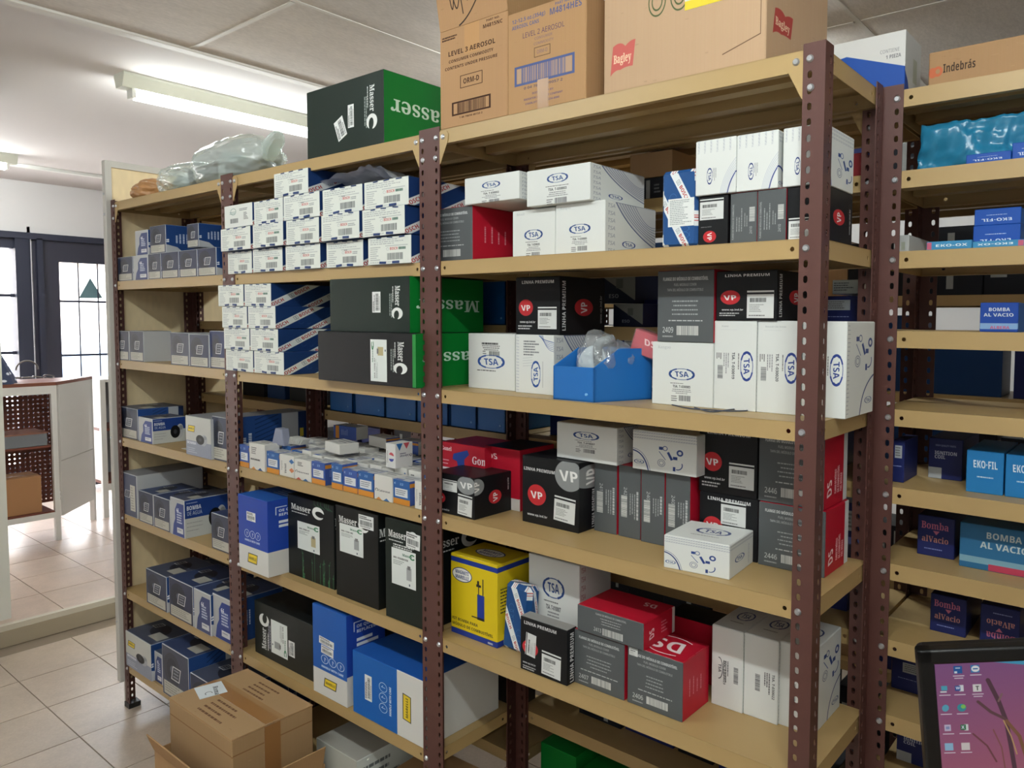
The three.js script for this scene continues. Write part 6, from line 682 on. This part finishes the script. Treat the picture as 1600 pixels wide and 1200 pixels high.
// ================================================================ brown cartons on the floor
{ const top = .455, p = [[269, 1090], [488, 1103], [360, 1158], [391, 1048]].map(([u, v]) => onY(u, v, top)); const x0 = p[0].x, x1 = p[1].x, z1 = p[2].z, z0 = Math.max(.012, p[3].z);
  const t = carton('brown_carton', 'taped brown carton with a handwritten note on the floor before the shelving', { F: floorF, R: floorF, L: floorF, T: floorTop, x: kraftPlain[0] }, { at: { pos: V(x0, .1, z1), w: x1 - x0, h: top - .1, d: z1 - z0, yaw: 0, top }, rough: .8, lid: false, chamfer: .003 }); const [w, h, d] = t.dim;
  for (const s of [0, 1]) { const f = mesh('top_flap', cartonGeo(w + .002, .004, d / 2 - .001, { T: { ...floorTop, v0: s ? (floorTop.v0 + floorTop.v1) / 2 : floorTop.v0, v1: s ? floorTop.v1 : (floorTop.v0 + floorTop.v1) / 2 }, x: kraftPlain[0] }, .0008), sQ.mat(.8), t); f.position.set(-.001, h, -s * (d / 2 + .001)); f.rotation.x = s ? -.006 : .012; }
  card(t, 'tape_strip', 'R', d * .38, h * .1, d * .2, h * .9, tape, .3); { const m = card(t, 'tape_strip', 'T', 0, d * .4, w, d * .17, tape, .3); m.position.y += .0052; }
  const nt = thing('paper_note', 'white paper note with handwriting taped on the brown floor carton', 'note', V(0, 0, 0)); const c = onY(329, 1078, top + .006); nt.position.copy(c); const g = cartonGeo(.085, .075, .0006, { F: noteS, x: solid(sQ, '#d6dde0') }, .0001); g.translate(-.042, -.037, 0); g.rotateX(-Math.PI / 2); g.rotateY(-.25); mesh('paper', g, sQ.mat(.7), nt);
  // larger open carton that holds it
  const o = thing('brown_carton', 'open brown carton on the floor holding the taped one', 'box', V(x0 - .035, 0, z1 + .03)); const W = w + .09, Dp = z1 + .03 - .012; const km = sQ.mat(.8), kp = { x: kraftPlain[1], F: kraftPlain[2] };
  const panel = (nm, ww, hh, x, z, ry, rx = 0, yy = .1 - .1) => { const m = mesh(nm, cartonGeo(ww, hh, .004, kp, .0008), km, o); m.position.set(x, yy, z); m.rotation.order = 'YXZ'; m.rotation.y = ry; m.rotation.x = rx; return m; };
  panel('carton_wall', W, .3, 0, 0, 0); panel('carton_wall', W, .3, 0, -Dp + .004, 0); panel('carton_wall', Dp - .008, .3, W - .004, -.004, Math.PI / 2); panel('carton_wall', Dp - .008, .3, 0, -.004, Math.PI / 2); mesh('carton_base', bx(.004, W - .004, .001, .1, -Dp + .004, -.004), km, o);
  panel('box_flap', Dp - .01, .06, W, -.004, Math.PI / 2, .25, .3); panel('box_flap', W, .06, 0, .001, 0, .35, .3); }
{ // cartons standing under the lowest visible shelf of the middle unit
  carton('white_carton', 'white carton with teal band on the lowest shelf beside the brown floor carton', { F: solid(sQ, '#b9bcb4'), R: whiteLab, L: qWhite, T: solid(sQ, '#a9a8a0'), x: qWhite }, { at: { pos: V(-1.5, S[7], -.02), w: .2, h: .15, d: .2, yaw: 0, top: 0 } });
  kraftBox('brown_carton', 'brown carton on the lowest shelf behind the floor cartons', { F: kraftPlain[0], T: kraftPlain[1] }, { at: { pos: V(-1.24, S[7], -.03), w: .25, h: .11, d: .22, yaw: .05, top: 0 } });
}
{ // lowest shelf of the right unit
  carton('blue_white_carton', 'blue and white carton on the lowest shelf of the right unit', { F: contiene, R: qWhite, L: qWhite, T: contiene, x: qWhite }, { at: { pos: V(-.56, S[7], -.08), w: .16, h: .245, d: .14, yaw: .15, top: 0 } });
  kraftBox('brown_carton', 'brown carton beside a blue and white one on the lowest shelf', { F: kraftPlain[0] }, { at: { pos: V(-.86, S[7], -.04), w: .26, h: .12, d: .22, yaw: 0, top: 0 } });
}
// ================================================================ close shelves on the right
{ const zf = ZB - .004; const Q = (F, b = qBlue) => ({ F, R: b, L: b, T: b, x: b });
  const put = (name, label, f, s, u0, v0, u1, v1, vt, o = {}, g) => carton(name, label, f, { s, z: zf - (o.back || .01), bl: [u0, v0], br: [u1, v1], tl: vt, d: .16, lid: false, ...o }, g);
  put('blue_white_carton', 'white carton with blue wave on top of the close shelves', { F: contiene, R: contieneR, L: qWhite, T: qWhite, x: qWhite }, SE[0], 1300, 150, 1413, 140, 71, { back: .004, d: .11, h: .115 });
  kraftBox('brown_carton', 'long brown carton with dark lettering on top of the close shelves', { F: indeb }, { s: SE[0], z: zf - .006, bl: [1450, 138], br: [1640, 104], h: .062, d: .2 });
  const film = new THREE.MeshPhysicalMaterial({ color: '#2f8fb8', roughness: .25, transmission: .35, thickness: 0, side: THREE.DoubleSide });
  const p = onZ(1540, 240, zf - .12); const b = thing('blue_plastic_bag', 'turquoise plastic bag bulging on the upper close shelf', 'plastic bag', V(p.x, SE[1], p.z)); mesh('bag_film', (() => { const g = mergeVertices(new THREE.BoxGeometry(.3, .082, .15, 48, 14, 24).deleteAttribute('uv').deleteAttribute('normal')), p = g.attributes.position; for (let i = 0; i < p.count; i++) { const x = p.getX(i), y = p.getY(i), z = p.getZ(i); const k = .012 * noise.noise(x * 16, y * 22, z * 16) + .006 * (1 - 2 * Math.abs(noise.noise(x * 38 + y * 20, y * 30, z * 30))); p.setXYZ(i, x + k, y + (y > 0 ? k * .5 : 0), z + k * 1.4); } g.computeVertexNormals(); return g; })(), film, b).position.set(.045, .047, 0);
  const flt = (k, l, s, u0, v0, u1, v1, vt, o) => put('filter_carton', l, Q(k ? ekofil[k] : turn(ekofil[0], 2), k ? solid(sQ, '#2577b4') : qBlue), s, u0, v0, u1, v1, vt, o);
  flt(0, 'low blue filter carton in front of the turquoise bag', SE[1], 1509, 262, 1579, 258, 250, { h: .017, back: .004 }); flt(0, 'blue filter carton beside the turquoise bag', SE[1], 1581, 250, 1640, 245, 225, { h: .03 });
  const f1 = flt(0, 'blue filter carton under another on the third close shelf', SE[2], 1520, 380, 1594, 376, 367, { h: .031 + .012, back: .03 }); flt(0, 'blue filter carton stacked on another on the third close shelf', f1.L.top, 1522, 355, 1595, 352, 346, { h: .03, back: .03 });
  put('filter_carton', 'pale blue filter carton lying on the third close shelf', Q(zfil, solid(sQ, '#3f8ab8')), SE[2], 1447, 398, 1518, 396, 389, { h: .016, back: .006 }); put('filter_carton', 'pink and blue filter carton lying on the third close shelf', Q(turn(zfil, 2), solid(sQ, '#3f8ab8')), SE[2], 1519, 396, 1600, 394, 390, { h: .012, back: .006 });
  put('small_carton', 'red and yellow carton at the back of the third close shelf', Q(redYel, solid(sQ, '#7c2330')), SE[2], 1568, 345, 1640, 342, 318, { h: .06, back: .16, d: .1 });
  put('small_carton', 'white and blue carton at the post end of the third close shelf', Q(contieneR, qWhite), SE[2], 1396, 392, 1420, 392, 376, { h: .04, back: .08 });
  put('vacuum_pump_carton', 'blue vacuum pump carton standing alone on the fourth close shelf', Q(vacA), SE[3], 1530, 526, 1590, 526, 473, { back: .04 });
  put('navy_carton', 'navy and white carton behind the post on the sixth close shelf', { F: navyLabel, R: qNavy, L: qNavy, T: qNavy, x: qNavy }, SE[5], 1392, 745, 1412, 747, 680, { h: .085, back: .05, d: .1 });
  put('navy_carton', 'dark navy ignition coil carton on the sixth close shelf', Q(coil, qNavy), SE[5], 1450, 741, 1503, 744, 683, { back: .14 });
  put('filter_carton', 'bright blue filter carton beside the ignition coil carton', Q(ekofil[2], solid(sQ, '#2577b4')), SE[5], 1509, 757, 1567, 762, 702, { back: .05 }); put('filter_carton', 'bright blue filter carton further along the ignition coil shelf', Q(ekofil[2], solid(sQ, '#2577b4')), SE[5], 1570, 762, 1632, 768, 709, { back: .05 });
  put('vacuum_pump_carton', 'navy vacuum pump carton with pink lettering on the seventh close shelf', Q(vacB, qNavy), SE[6], 1433, 852, 1491, 860, 803, { back: .1 }); put('vacuum_pump_carton', 'long teal vacuum pump carton on the seventh close shelf', Q(vacC, solid(sQ, '#2f6a94')), SE[6], 1499, 860, 1640, 880, 815, { back: .07 });
  put('vacuum_pump_carton', 'navy vacuum pump carton with pink lettering on the eighth close shelf', Q(vacB, qNavy), SE[7], 1453, 975, 1509, 983, 926, { back: .1 }); put('vacuum_pump_carton', 'navy vacuum pump carton turned upside down on the eighth close shelf', Q(turn(vacB, 2), qNavy), SE[7], 1531, 986, 1593, 995, 942, { back: .1 });
  put('navy_carton', 'dark blue carton half hidden by the computer screen', Q(navyLabel, qNavy), SE[8], 1392, 1085, 1460, 1095, 1040, { back: .12, h: .07 }); put('navy_carton', 'dark blue carton on the tenth close shelf behind the screen', Q(coil, qNavy), SE[9], 1400, 1190, 1460, 1200, 1150, { back: .12, h: .08 });
}
// ================================================================ rear row and the row beyond it
{ const zf = ZB - .006; const Q = (F, b = F) => ({ F, R: b, L: b, T: b, x: b });
  // blue bins behind the thermostat cartons
  const e = [[516, 551], [555, 601], [603, 650], [652, 700], [704, 744], [746, 790]]; for (const [n, [a, b]] of e.entries()) { const p = onZ(a, 640, zf - .004), q = onZ(b, 645, zf - .004); bin(`plain blue parts bin, ${ORDS[n]} from the pump-carton unit on the rear shelf`, V(p.x, SB[3], zf - .004), q.x - p.x, .15, .2, 0, 'blue parts bins on the rear shelf', binMatD, .95); }
  { const p = onZ(752, 480, zf - .03); bin('plain blue parts bin seen behind the white cartons', V(p.x, SB[2], zf - .03), .1, .14, .2, 0, undefined, binMatD, .95); }
  const qRed = solid(sQ, '#8a2a30');
  const put = (label, f, s, u0, u1, v, h, back = .02, d = .15) => carton('rear_carton', label, f, { s, z: zf - back, bl: [u0, v], br: [u1, v], h, d, lid: false });
  put('brown carton on a rear shelf beside the striped pack', { F: kraftPlain[0], x: qK, T: qK, R: qK }, SB[1] + .055, 984, 1050, 288, .06); put('black carton with white slip under a brown one on a rear shelf', Q(darkLab[0], solid(sQ, '#191d26')), SB[1], 980, 1040, 300, .054);
  put('light blue carton glimpsed on a rear shelf above the bagged parts', { F: qBlue, x: qBlue }, SB[2] + .16, 990, 1024, 450, .02, .1); put('grey and navy carton glimpsed behind the bagged parts', Q(grayDiag, solid(sQ, '#23293f')), SB[2] + .06, 934, 992, 465, .08, .08); put('navy carton with pale corner behind the bagged parts', Q(grayDiag, qNavy), SB[2], 958, 1004, 500, .058, .03); put('navy carton behind the bin of bagged parts', { F: qNavy, x: qNavy }, SB[2], 1006, 1050, 495, .07, .12);
  put('dark blue carton on a rear shelf by the end posts', Q(navyLabel, qNavy), SB[2], 1270, 1342, 490, .07, .03); put('carton with white label on a rear shelf by the end posts', Q(whiteLab, qWhite), SB[2] + .075, 1300, 1345, 475, .03, .06);
  put('small red carton behind the end posts on a rear shelf', { F: qRed, x: qRed }, SB[1] - .0, 1325, 1348, 352, .05, .02);
  put('striped black and green carton standing on a lower rear shelf', { F: mK, R: mG, T: mK, x: mK }, SB[4], 612, 628, 690, .2, .03); put('black carton with crescent lettering upright on a lower rear shelf', { F: turn(masserTall[1], 0), R: mG, T: mK, x: mK }, SB[4], 630, 662, 700, .22, .03); put('pale carton standing on a lower rear shelf', Q(whiteLab, qWhite), SB[4], 600, 611, 690, .2, .03); put('black carton with two white slips on a lower rear shelf', Q(darkLab[1], solid(sQ, '#191d26')), SB[4], 555, 598, 690, .19, .05);
  const gw = { F: mG, R: mG, T: mG, x: mG }; put('dark green carton on the lowest rear shelf', gw, SBC[6], 845, 900, 1170, .2, .04); put('dark green carton beside another on the lowest rear shelf', gw, SBC[6], 905, 975, 1190, .17, .04);
  // remaining dim cartons
  const r = rng(91), arts = [['black white-slipped', () => Q(darkLab[0], solid(sQ, '#191d26'))], ['black white-barred', () => Q(darkLab[1], solid(sQ, '#191d26'))], ['plain black', () => Q(qDark)], ['black white-slipped', () => Q(darkLab[0], solid(sQ, '#191d26'))], ['navy labelled', () => Q(navyLabel, qNavy)], ['plain black', () => Q(qDark)], ['plain navy', () => Q(qNavy)], ['brown', () => ({ F: kraftPlain[1], x: qK })], ['black green-sided', () => ({ F: mK, R: mG, x: mK })], ['plain blue', () => Q(solid(sQ, '#1b3f70'))]], ORD = ['top', 'second', 'third', 'fourth', 'fifth', 'sixth', 'seventh'];
  let ar; const fillShelf = (x0, x1, z, s, label, group, hmax, skip) => { let x = x0 + .045; while (x < x1 - .12) { const w = (hmax > .2 ? .13 : .07) + .1 * r(), h = hmax > .2 ? .17 + .08 * r() : Math.min(hmax, .06 + .09 * r()); if (x + w > x1 - .04) break; if (!(skip && skip(x, x + w))) carton('rear_carton', (ar = arts[Math.floor(r() * arts.length)])[0] + ' ' + label, ar[1](), { at: { pos: V(x, s, z - .03 * r()), w, h, d: .16, yaw: (r() - .5) * .06, top: 0 }, lid: false, s: 0 }, group); x += w + .004 + .05 * r() * r(); } };
  for (const [X, nm, ks, SS] of [[XA, 'behind the pump cartons', [2, 3, 4, 5], SB], [XBu, 'behind the striped cartons', [0, 2, 4, 5, 6], SB], [XC, 'behind the black and white cartons', [0, 3, 4, 5], SBC]]) for (const k of ks) fillShelf(X[0], X[1], zf - .07, SS[k], 'carton on the ' + ORD[k] + ' rear shelf ' + nm, 'dim cartons ' + nm, .15, k === 4 && X === XBu ? (a, b) => a > -1.78 && a < -1.0 : X === XA ? (a, b) => a < -2.62 : null);
  // next row across the rear aisle
  const z3 = -1.28, LV3 = Array.from({ length: 7 }, (_, k) => 1.955 - .3077 * k);
  for (const [a, b, l] of [[-3.566, -2.598, 'dark steel shelving unit across the rear aisle, behind the cream panel'], [-2.594, -1.624, 'dark steel shelving unit across the rear aisle, behind the blue bins'], [-1.62, -.65, 'dark steel shelving unit across the rear aisle, behind the black cartons'], [-.646, .324, 'dark steel shelving unit across the rear aisle, beyond the close shelves'], [.328, 1.298, 'dark steel shelving unit across the rear aisle, at the far side']]) { unit(l, a, b, z3, D, LV3); for (let k = 0; k < 7; k++) fillShelf(a, b, z3 - .02, LV3[k] + SF / 2, 'carton on the ' + ORD[k] + ' shelf across the rear aisle, ' + l.split(', ')[1], 'dim cartons across the rear aisle', .24);  }
}
// ================================================================ computer screen at the lower right
{ const P0 = CAM.clone().addScaledVector(ray(1434, 1017), .92), P1 = CAM.clone().addScaledVector(ray(1600, 1010), .905), P2 = CAM.clone().addScaledVector(ray(1443, 1200), .93);
  const ex = P1.clone().sub(P0).normalize(); let ey = P0.clone().sub(P2).normalize(); const ez = ex.clone().cross(ey).normalize(); ey = ez.clone().cross(ex).normalize();
  const c = document.createElement('canvas'); c.width = 1024; c.height = 640; const g = c.getContext('2d'); const gr = g.createLinearGradient(0, 0, 120, 640); gr.addColorStop(0, '#8a5a8c'); gr.addColorStop(.5, '#a8627c'); gr.addColorStop(1, '#c08476'); g.fillStyle = gr; g.fillRect(0, 0, 1024, 640); g.fillStyle = '#4ba3c8'; g.beginPath(); g.moveTo(160, 0); g.lineTo(1024, 0); g.lineTo(1024, 130); g.closePath(); g.fill();
  g.scale(.56, .56);
  const ic = (x, y, f, l) => { g.save(); g.translate(x, y); f(); g.restore(); g.fillStyle = '#e6d8e4'; for (let i = 0; i < l; i++) g.fillRect(x - 26 + 6 * i, y + 32 + 13 * i, 56 - 12 * i, 5); };
  const sq = (col) => { g.fillStyle = col; g.fillRect(-21, -21, 42, 42); };
  ic(112, 36, () => { sq('#2a62a8'); g.fillStyle = '#e6eef4'; g.fillRect(-18, 8, 14, 12); g.fillRect(-12, -12, 24, 5); }, 2); ic(196, 34, () => { sq('#3f86c0'); g.fillStyle = '#f0f2f4'; g.beginPath(); g.ellipse(2, 0, 20, 18, 0, 0, 7); g.fill(); g.fillStyle = '#2a62a8'; g.fillRect(-10, -3, 24, 6); }, 1);
  ic(38, 142, () => { g.fillStyle = '#58aec4'; g.fillRect(-14, -18, 30, 26); g.fillStyle = '#dfe6e8'; g.fillRect(-20, 12, 32, 8); }, 1); ic(112, 142, () => { g.fillStyle = '#e4e8ec'; g.fillRect(0, -20, 22, 36); g.fillStyle = '#2d5aa0'; g.fillRect(-20, -16, 26, 28); T(g, 'W', -16, -2, 22, '#eef'); }, 1); ic(200, 142, () => { sq('#e6e4e0'); T(g, 'T', -8, 1, 34, '#555'); }, 2);
  ic(38, 250, () => { g.fillStyle = '#5fb0c8'; g.beginPath(); g.ellipse(0, 0, 17, 20, .4, 0, 7); g.fill(); }, 1); ic(118, 250, () => { g.fillStyle = '#3f9aa8'; g.beginPath(); g.arc(0, 0, 22, 0, 7); g.fill(); g.fillStyle = '#8ccf6a'; g.beginPath(); g.arc(8, -6, 12, 0, 7); g.fill(); }, 1); ic(42, 362, () => { g.fillStyle = '#cfc4dc'; g.fillRect(-16, -18, 32, 36); g.fillStyle = '#8f9ac4'; g.fillRect(-9, -8, 18, 16); }, 1); ic(124, 362, () => { g.fillStyle = '#dfe4e0'; g.fillRect(0, -18, 20, 36); g.fillStyle = '#3d7a56'; g.fillRect(-18, -16, 26, 30); T(g, 'X', -14, 0, 24, '#eef'); }, 1); ic(42, 470, () => sq('#9ac4e0'), 1); ic(124, 470, () => sq('#dfd6d2'), 1);
  const stem = (pts, w, col) => { g.strokeStyle = col; g.lineWidth = w; g.lineCap = 'round'; g.lineJoin = 'round'; g.beginPath(); pts.forEach(([x, y], i) => (i ? g.lineTo(x, y) : g.moveTo(x, y))); g.stroke(); };
  stem([[255, 100], [300, 220], [330, 330], [345, 470], [360, 640]], 22, '#5c3f4c'); stem([[330, 330], [390, 420], [420, 560], [440, 640]], 18, '#8a6048'); stem([[200, 220], [260, 280], [325, 320]], 16, '#6a4a50'); stem([[300, 220], [318, 180]], 10, '#8a6a6a'); stem([[165, 400], [230, 470], [270, 560]], 9, '#7a4a50'); stem([[265, 380], [300, 480], [310, 600]], 7, '#8f5a5a'); stem([[318, 330], [350, 420], [372, 520]], 7, '#c8a070');
  const tex = new THREE.CanvasTexture(c); tex.colorSpace = THREE.SRGBColorSpace;
  const W = .475, H = .3, base = P0.clone(); const t = new THREE.Group(); t.name = numbered('computer_monitor'); t.userData = { label: 'black computer monitor showing a purple desktop with icons', category: 'monitor' }; scene.add(t);
  t.matrixAutoUpdate = true; const m4 = new THREE.Matrix4().makeBasis(ex, ey, ez); t.quaternion.setFromRotationMatrix(m4); t.position.copy(base.addScaledVector(ey, -H));
  const bz = .0195; mesh('bezel', merge([new RoundedBoxGeometry(W, bz, .018, 3, .004).translate(W / 2, H - bz / 2, -.009), new RoundedBoxGeometry(W, bz * 1.2, .018, 3, .004).translate(W / 2, bz * .6, -.009), new RoundedBoxGeometry(bz, H, .018, 3, .004).translate(bz / 2, H / 2, -.009), new RoundedBoxGeometry(bz, H, .018, 3, .004).translate(W - bz / 2, H / 2, -.009)]), std('#0b0c0e', .3), t);
  mesh('back_shell', new RoundedBoxGeometry(W - .01, H - .01, .03, 3, .01).translate(W / 2, H / 2, -.027), M.black, t);
  const sg = new THREE.PlaneGeometry(W - 2 * bz, H - 2.2 * bz).translate(W / 2, H / 2 + .1 * bz, -.0035); mesh('screen', sg, new THREE.MeshStandardMaterial({ color: '#050505', roughness: .25, emissive: '#ffffff', emissiveMap: tex, emissiveIntensity: .52 }), t);
  // stand and desk below the frame
  const ctr = V(W / 2, 0, -.02).applyMatrix4(new THREE.Matrix4().compose(t.position, t.quaternion, V(1, 1, 1))); const dy = .74;
  const sb = mesh('stand_neck', new THREE.CylinderGeometry(.018, .022, ctr.y - dy + .05, 16), M.black); scene.remove(sb); t.updateMatrixWorld(true); t.attach(sb); sb.position.copy(t.worldToLocal(V(ctr.x, (ctr.y + dy) / 2 + .02, ctr.z - .02))); sb.quaternion.copy(t.quaternion.clone().invert());
  const ft = mesh('stand_foot', new RoundedBoxGeometry(.22, .012, .16, 2, .005), M.black); scene.remove(ft); t.attach(ft); ft.position.copy(t.worldToLocal(V(ctr.x, dy + .0065, ctr.z - .01))); ft.quaternion.copy(t.quaternion.clone().invert());
  const d = thing('desk', 'wooden desk under the computer monitor', 'desk', V(ctr.x + .12, 0, ctr.z + .12)); mesh('desk_top', new RoundedBoxGeometry(.6, .025, .55, 2, .004).translate(0, dy - .0125, 0), std('#8a6a48', .5), d); for (const x of [-.27, .27]) for (const z of [-.24, .24]) mesh('leg', bx(x - .02, x + .02, 0, dy - .025, z - .02, z + .02), std('#5a4632', .5), d);
}
// ================================================================ counters and things by the shop front
{ const P1 = onY(362 / 3.75, 560 + 1062 / 3.75, .1), P2 = onY(567 / 3.75, 560 + 942 / 3.75, .1); const y0 = .1, yt = 1.15; const wht = std('#d6d4cf', .5), brn = std('#6e3a2c', .5);
  const X = P1.x, zc = P1.z, L = 1.2, dp = .38; const t = thing('display_counter', 'white display counter with brown pegboard and slanted end by the window', 'counter', V(X, y0, zc));
  mesh('counter_top', (() => { const sh = new THREE.Shape([[0, 0], [0, L], [-dp - .02, L], [-dp - .02, -(P1.z - P2.z) * 1], [P2.x - P1.x, P2.z - P1.z]].map(([x, z]) => new THREE.Vector2(x, -z))); return new THREE.ExtrudeGeometry(sh, { depth: .022, bevelEnabled: false }).rotateX(-Math.PI / 2).translate(0, yt - y0 - .022, 0); })(), std('#7a4a3a', .35), t);
  for (const [z, k] of [[0, 0], [L - .03, 0]]) mesh('leg', bx(-.032, 0, 0, yt - y0 - .022, z, z + .03), wht, t); mesh('frame_rail', bx(-.03, 0, yt - y0 - .075, yt - y0 - .022, .03, L - .03), wht, t); mesh('frame_rail', bx(-.03, 0, .155, .19, .03, L - .03), wht, t); mesh('frame_rail', bx(-.026, -.004, .19, yt - y0 - .075, .46, .49), wht, t);
  mesh('bottom_shelf', bx(-dp, -.012, .185, .2, .03, L - .03), brn, t); mesh('middle_shelf', bx(-dp, -.03, .62, .635, .03, L - .03), brn, t);
  const sh = new THREE.Shape([[0, 0], [L + .18, 0], [L + .18, yt - y0 - .24], [0, yt - y0 - .24]].map((p) => new THREE.Vector2(...p))); for (let i = 0; i < 25; i++) for (let j = 0; j < 26; j++) { const h = new THREE.Path(); h.absarc(.03 + i * .028, .025 + j * .03, .0065, 0, Math.PI * 2); sh.holes.push(h); } mesh('pegboard', new THREE.ExtrudeGeometry(sh, { depth: .004, bevelEnabled: false, curveSegments: 2 }).rotateY(-Math.PI / 2).translate(-dp + .06, .2, -.24), brn, t);
  const dir = V(P2.x - P1.x, 0, P2.z - P1.z), ln = dir.length(), a = Math.atan2(-dir.z, dir.x); const pn = mesh('end_panel', bx(.03, ln - .01, .155, yt - y0 - .022, -.012, 0), wht, t); pn.rotation.y = a; const lg = mesh('leg', bx(ln - .03, ln, 0, yt - y0 - .022, -.03, 0), wht, t); lg.rotation.y = a; mesh('panel_batten', bx(.03, ln - .03, .52, .526, 0, .003), std('#b0ada6', .6), t).rotation.y = a + 0;
  const b = thing('storage_box', 'grey flat box on the middle shelf of the display counter', 'box', V(X - .03, y0 + .635, zc + .05)); mesh('box_body', new RoundedBoxGeometry(.25, .085, .5, 2, .006).translate(-.125, .0425, .25), std('#6f7378', .6), b); mesh('box_lid', bx(-.252, .002, .08, .088, -.002, .502), std('#8a5a48', .6), b);
  const k = thing('storage_box', 'plain brown carton on the bottom shelf of the display counter', 'box', V(X - .04, y0 + .2, zc + .09)); mesh('carton_body', new RoundedBoxGeometry(.22, .24, .45, 2, .003).translate(-.11, .12, .225), std('#a77a52', .8), k); mesh('tape_strip', bx(-.1, -.06, .24, .2415, 0, .45), std('#8a6038', .4), k);
  const P3 = onY(610 / 3.75, 560 + 936 / 3.75, .1); const s = thing('display_shelf', 'white open shelf cabinet beside the slanted end of the display counter', 'counter', V(P3.x, y0, P3.z)); for (const z of [0, -.55]) mesh('leg', bx(-.035, 0, 0, 1.02, z - .035, z), wht, s); for (const y of [.27, .66, 1.02]) mesh('shelf_board', bx(-.362, -.002, y - .02, y + .001, -.583, -.002), y === 1.02 ? wht : brn, s); mesh('back_panel', bx(-.36, -.35, .25, 1.02, -.55, 0), std('#8a8d90', .6), s); mesh('frame_rail', bx(-.02, -.003, .2, .248, -.55, -.036), wht, s); mesh('side_panel_white', bx(-.348, -.037, .252, .998, -.02, -.003), wht, s);
  // wire rack and dotted cloth on the counter
  const w = thing('wire_rack', 'small tangled wire display rack on the counter top', 'rack', V(X - .2, yt, zc + .1)); const wm = std('#6a6460', .35, { metalness: .6 }); mesh('wire_arc', new THREE.TorusGeometry(.06, .005, 8, 24, Math.PI).rotateY(Math.PI / 2).translate(0, .075, .0), wm, w); for (let i = 0; i < 5; i++) mesh('wire_loop', new THREE.TorusGeometry(.03, .0035, 6, 18).rotateX(1.2 + .2 * i).rotateY(i).translate(0, .025, .12 - i * .06), wm, w);
  const dc = document.createElement('canvas'); dc.width = dc.height = 128; const g = dc.getContext('2d'); g.fillStyle = '#39425e'; g.fillRect(0, 0, 128, 128); g.fillStyle = '#dfe3ea'; for (let i = 0; i < 4; i++) for (let j = 0; j < 4; j++) { g.beginPath(); g.arc(16 + 32 * i + (j & 1 ? 8 : -8), 16 + 32 * j, 6, 0, 7); g.fill(); } const dt = new THREE.CanvasTexture(dc); dt.colorSpace = THREE.SRGBColorSpace; dt.wrapS = dt.wrapT = THREE.RepeatWrapping; dt.repeat.set(3, 1.4);
  const q = onX(0, 590, X - .12); const cl = thing('dotted_cloth', 'navy cloth with white dots draped on the counter top', 'cloth', V(q.x, yt, q.z + .06)); const cg = new THREE.LatheGeometry([[.14, 0], [.12, .06], [.09, .13], [.05, .22], [.012, .27]].map((p) => new THREE.Vector2(...p)), 32); const cp = cg.attributes.position; for (let i = 0; i < cp.count; i++) { const an = Math.atan2(cp.getZ(i), cp.getX(i)), k2 = 1 + .08 * Math.sin(an * 7); cp.setX(i, cp.getX(i) * k2); cp.setZ(i, cp.getZ(i) * k2); } cg.computeVertexNormals(); mesh('cloth_fold', cg, std('#ffffff', .8, { map: dt, side: THREE.DoubleSide }), cl); mesh('cloth_knot', new THREE.SphereGeometry(.02, 16, 12).translate(0, .272, 0), std('#39425e', .8), cl);
}

renderer.render(scene, camera);
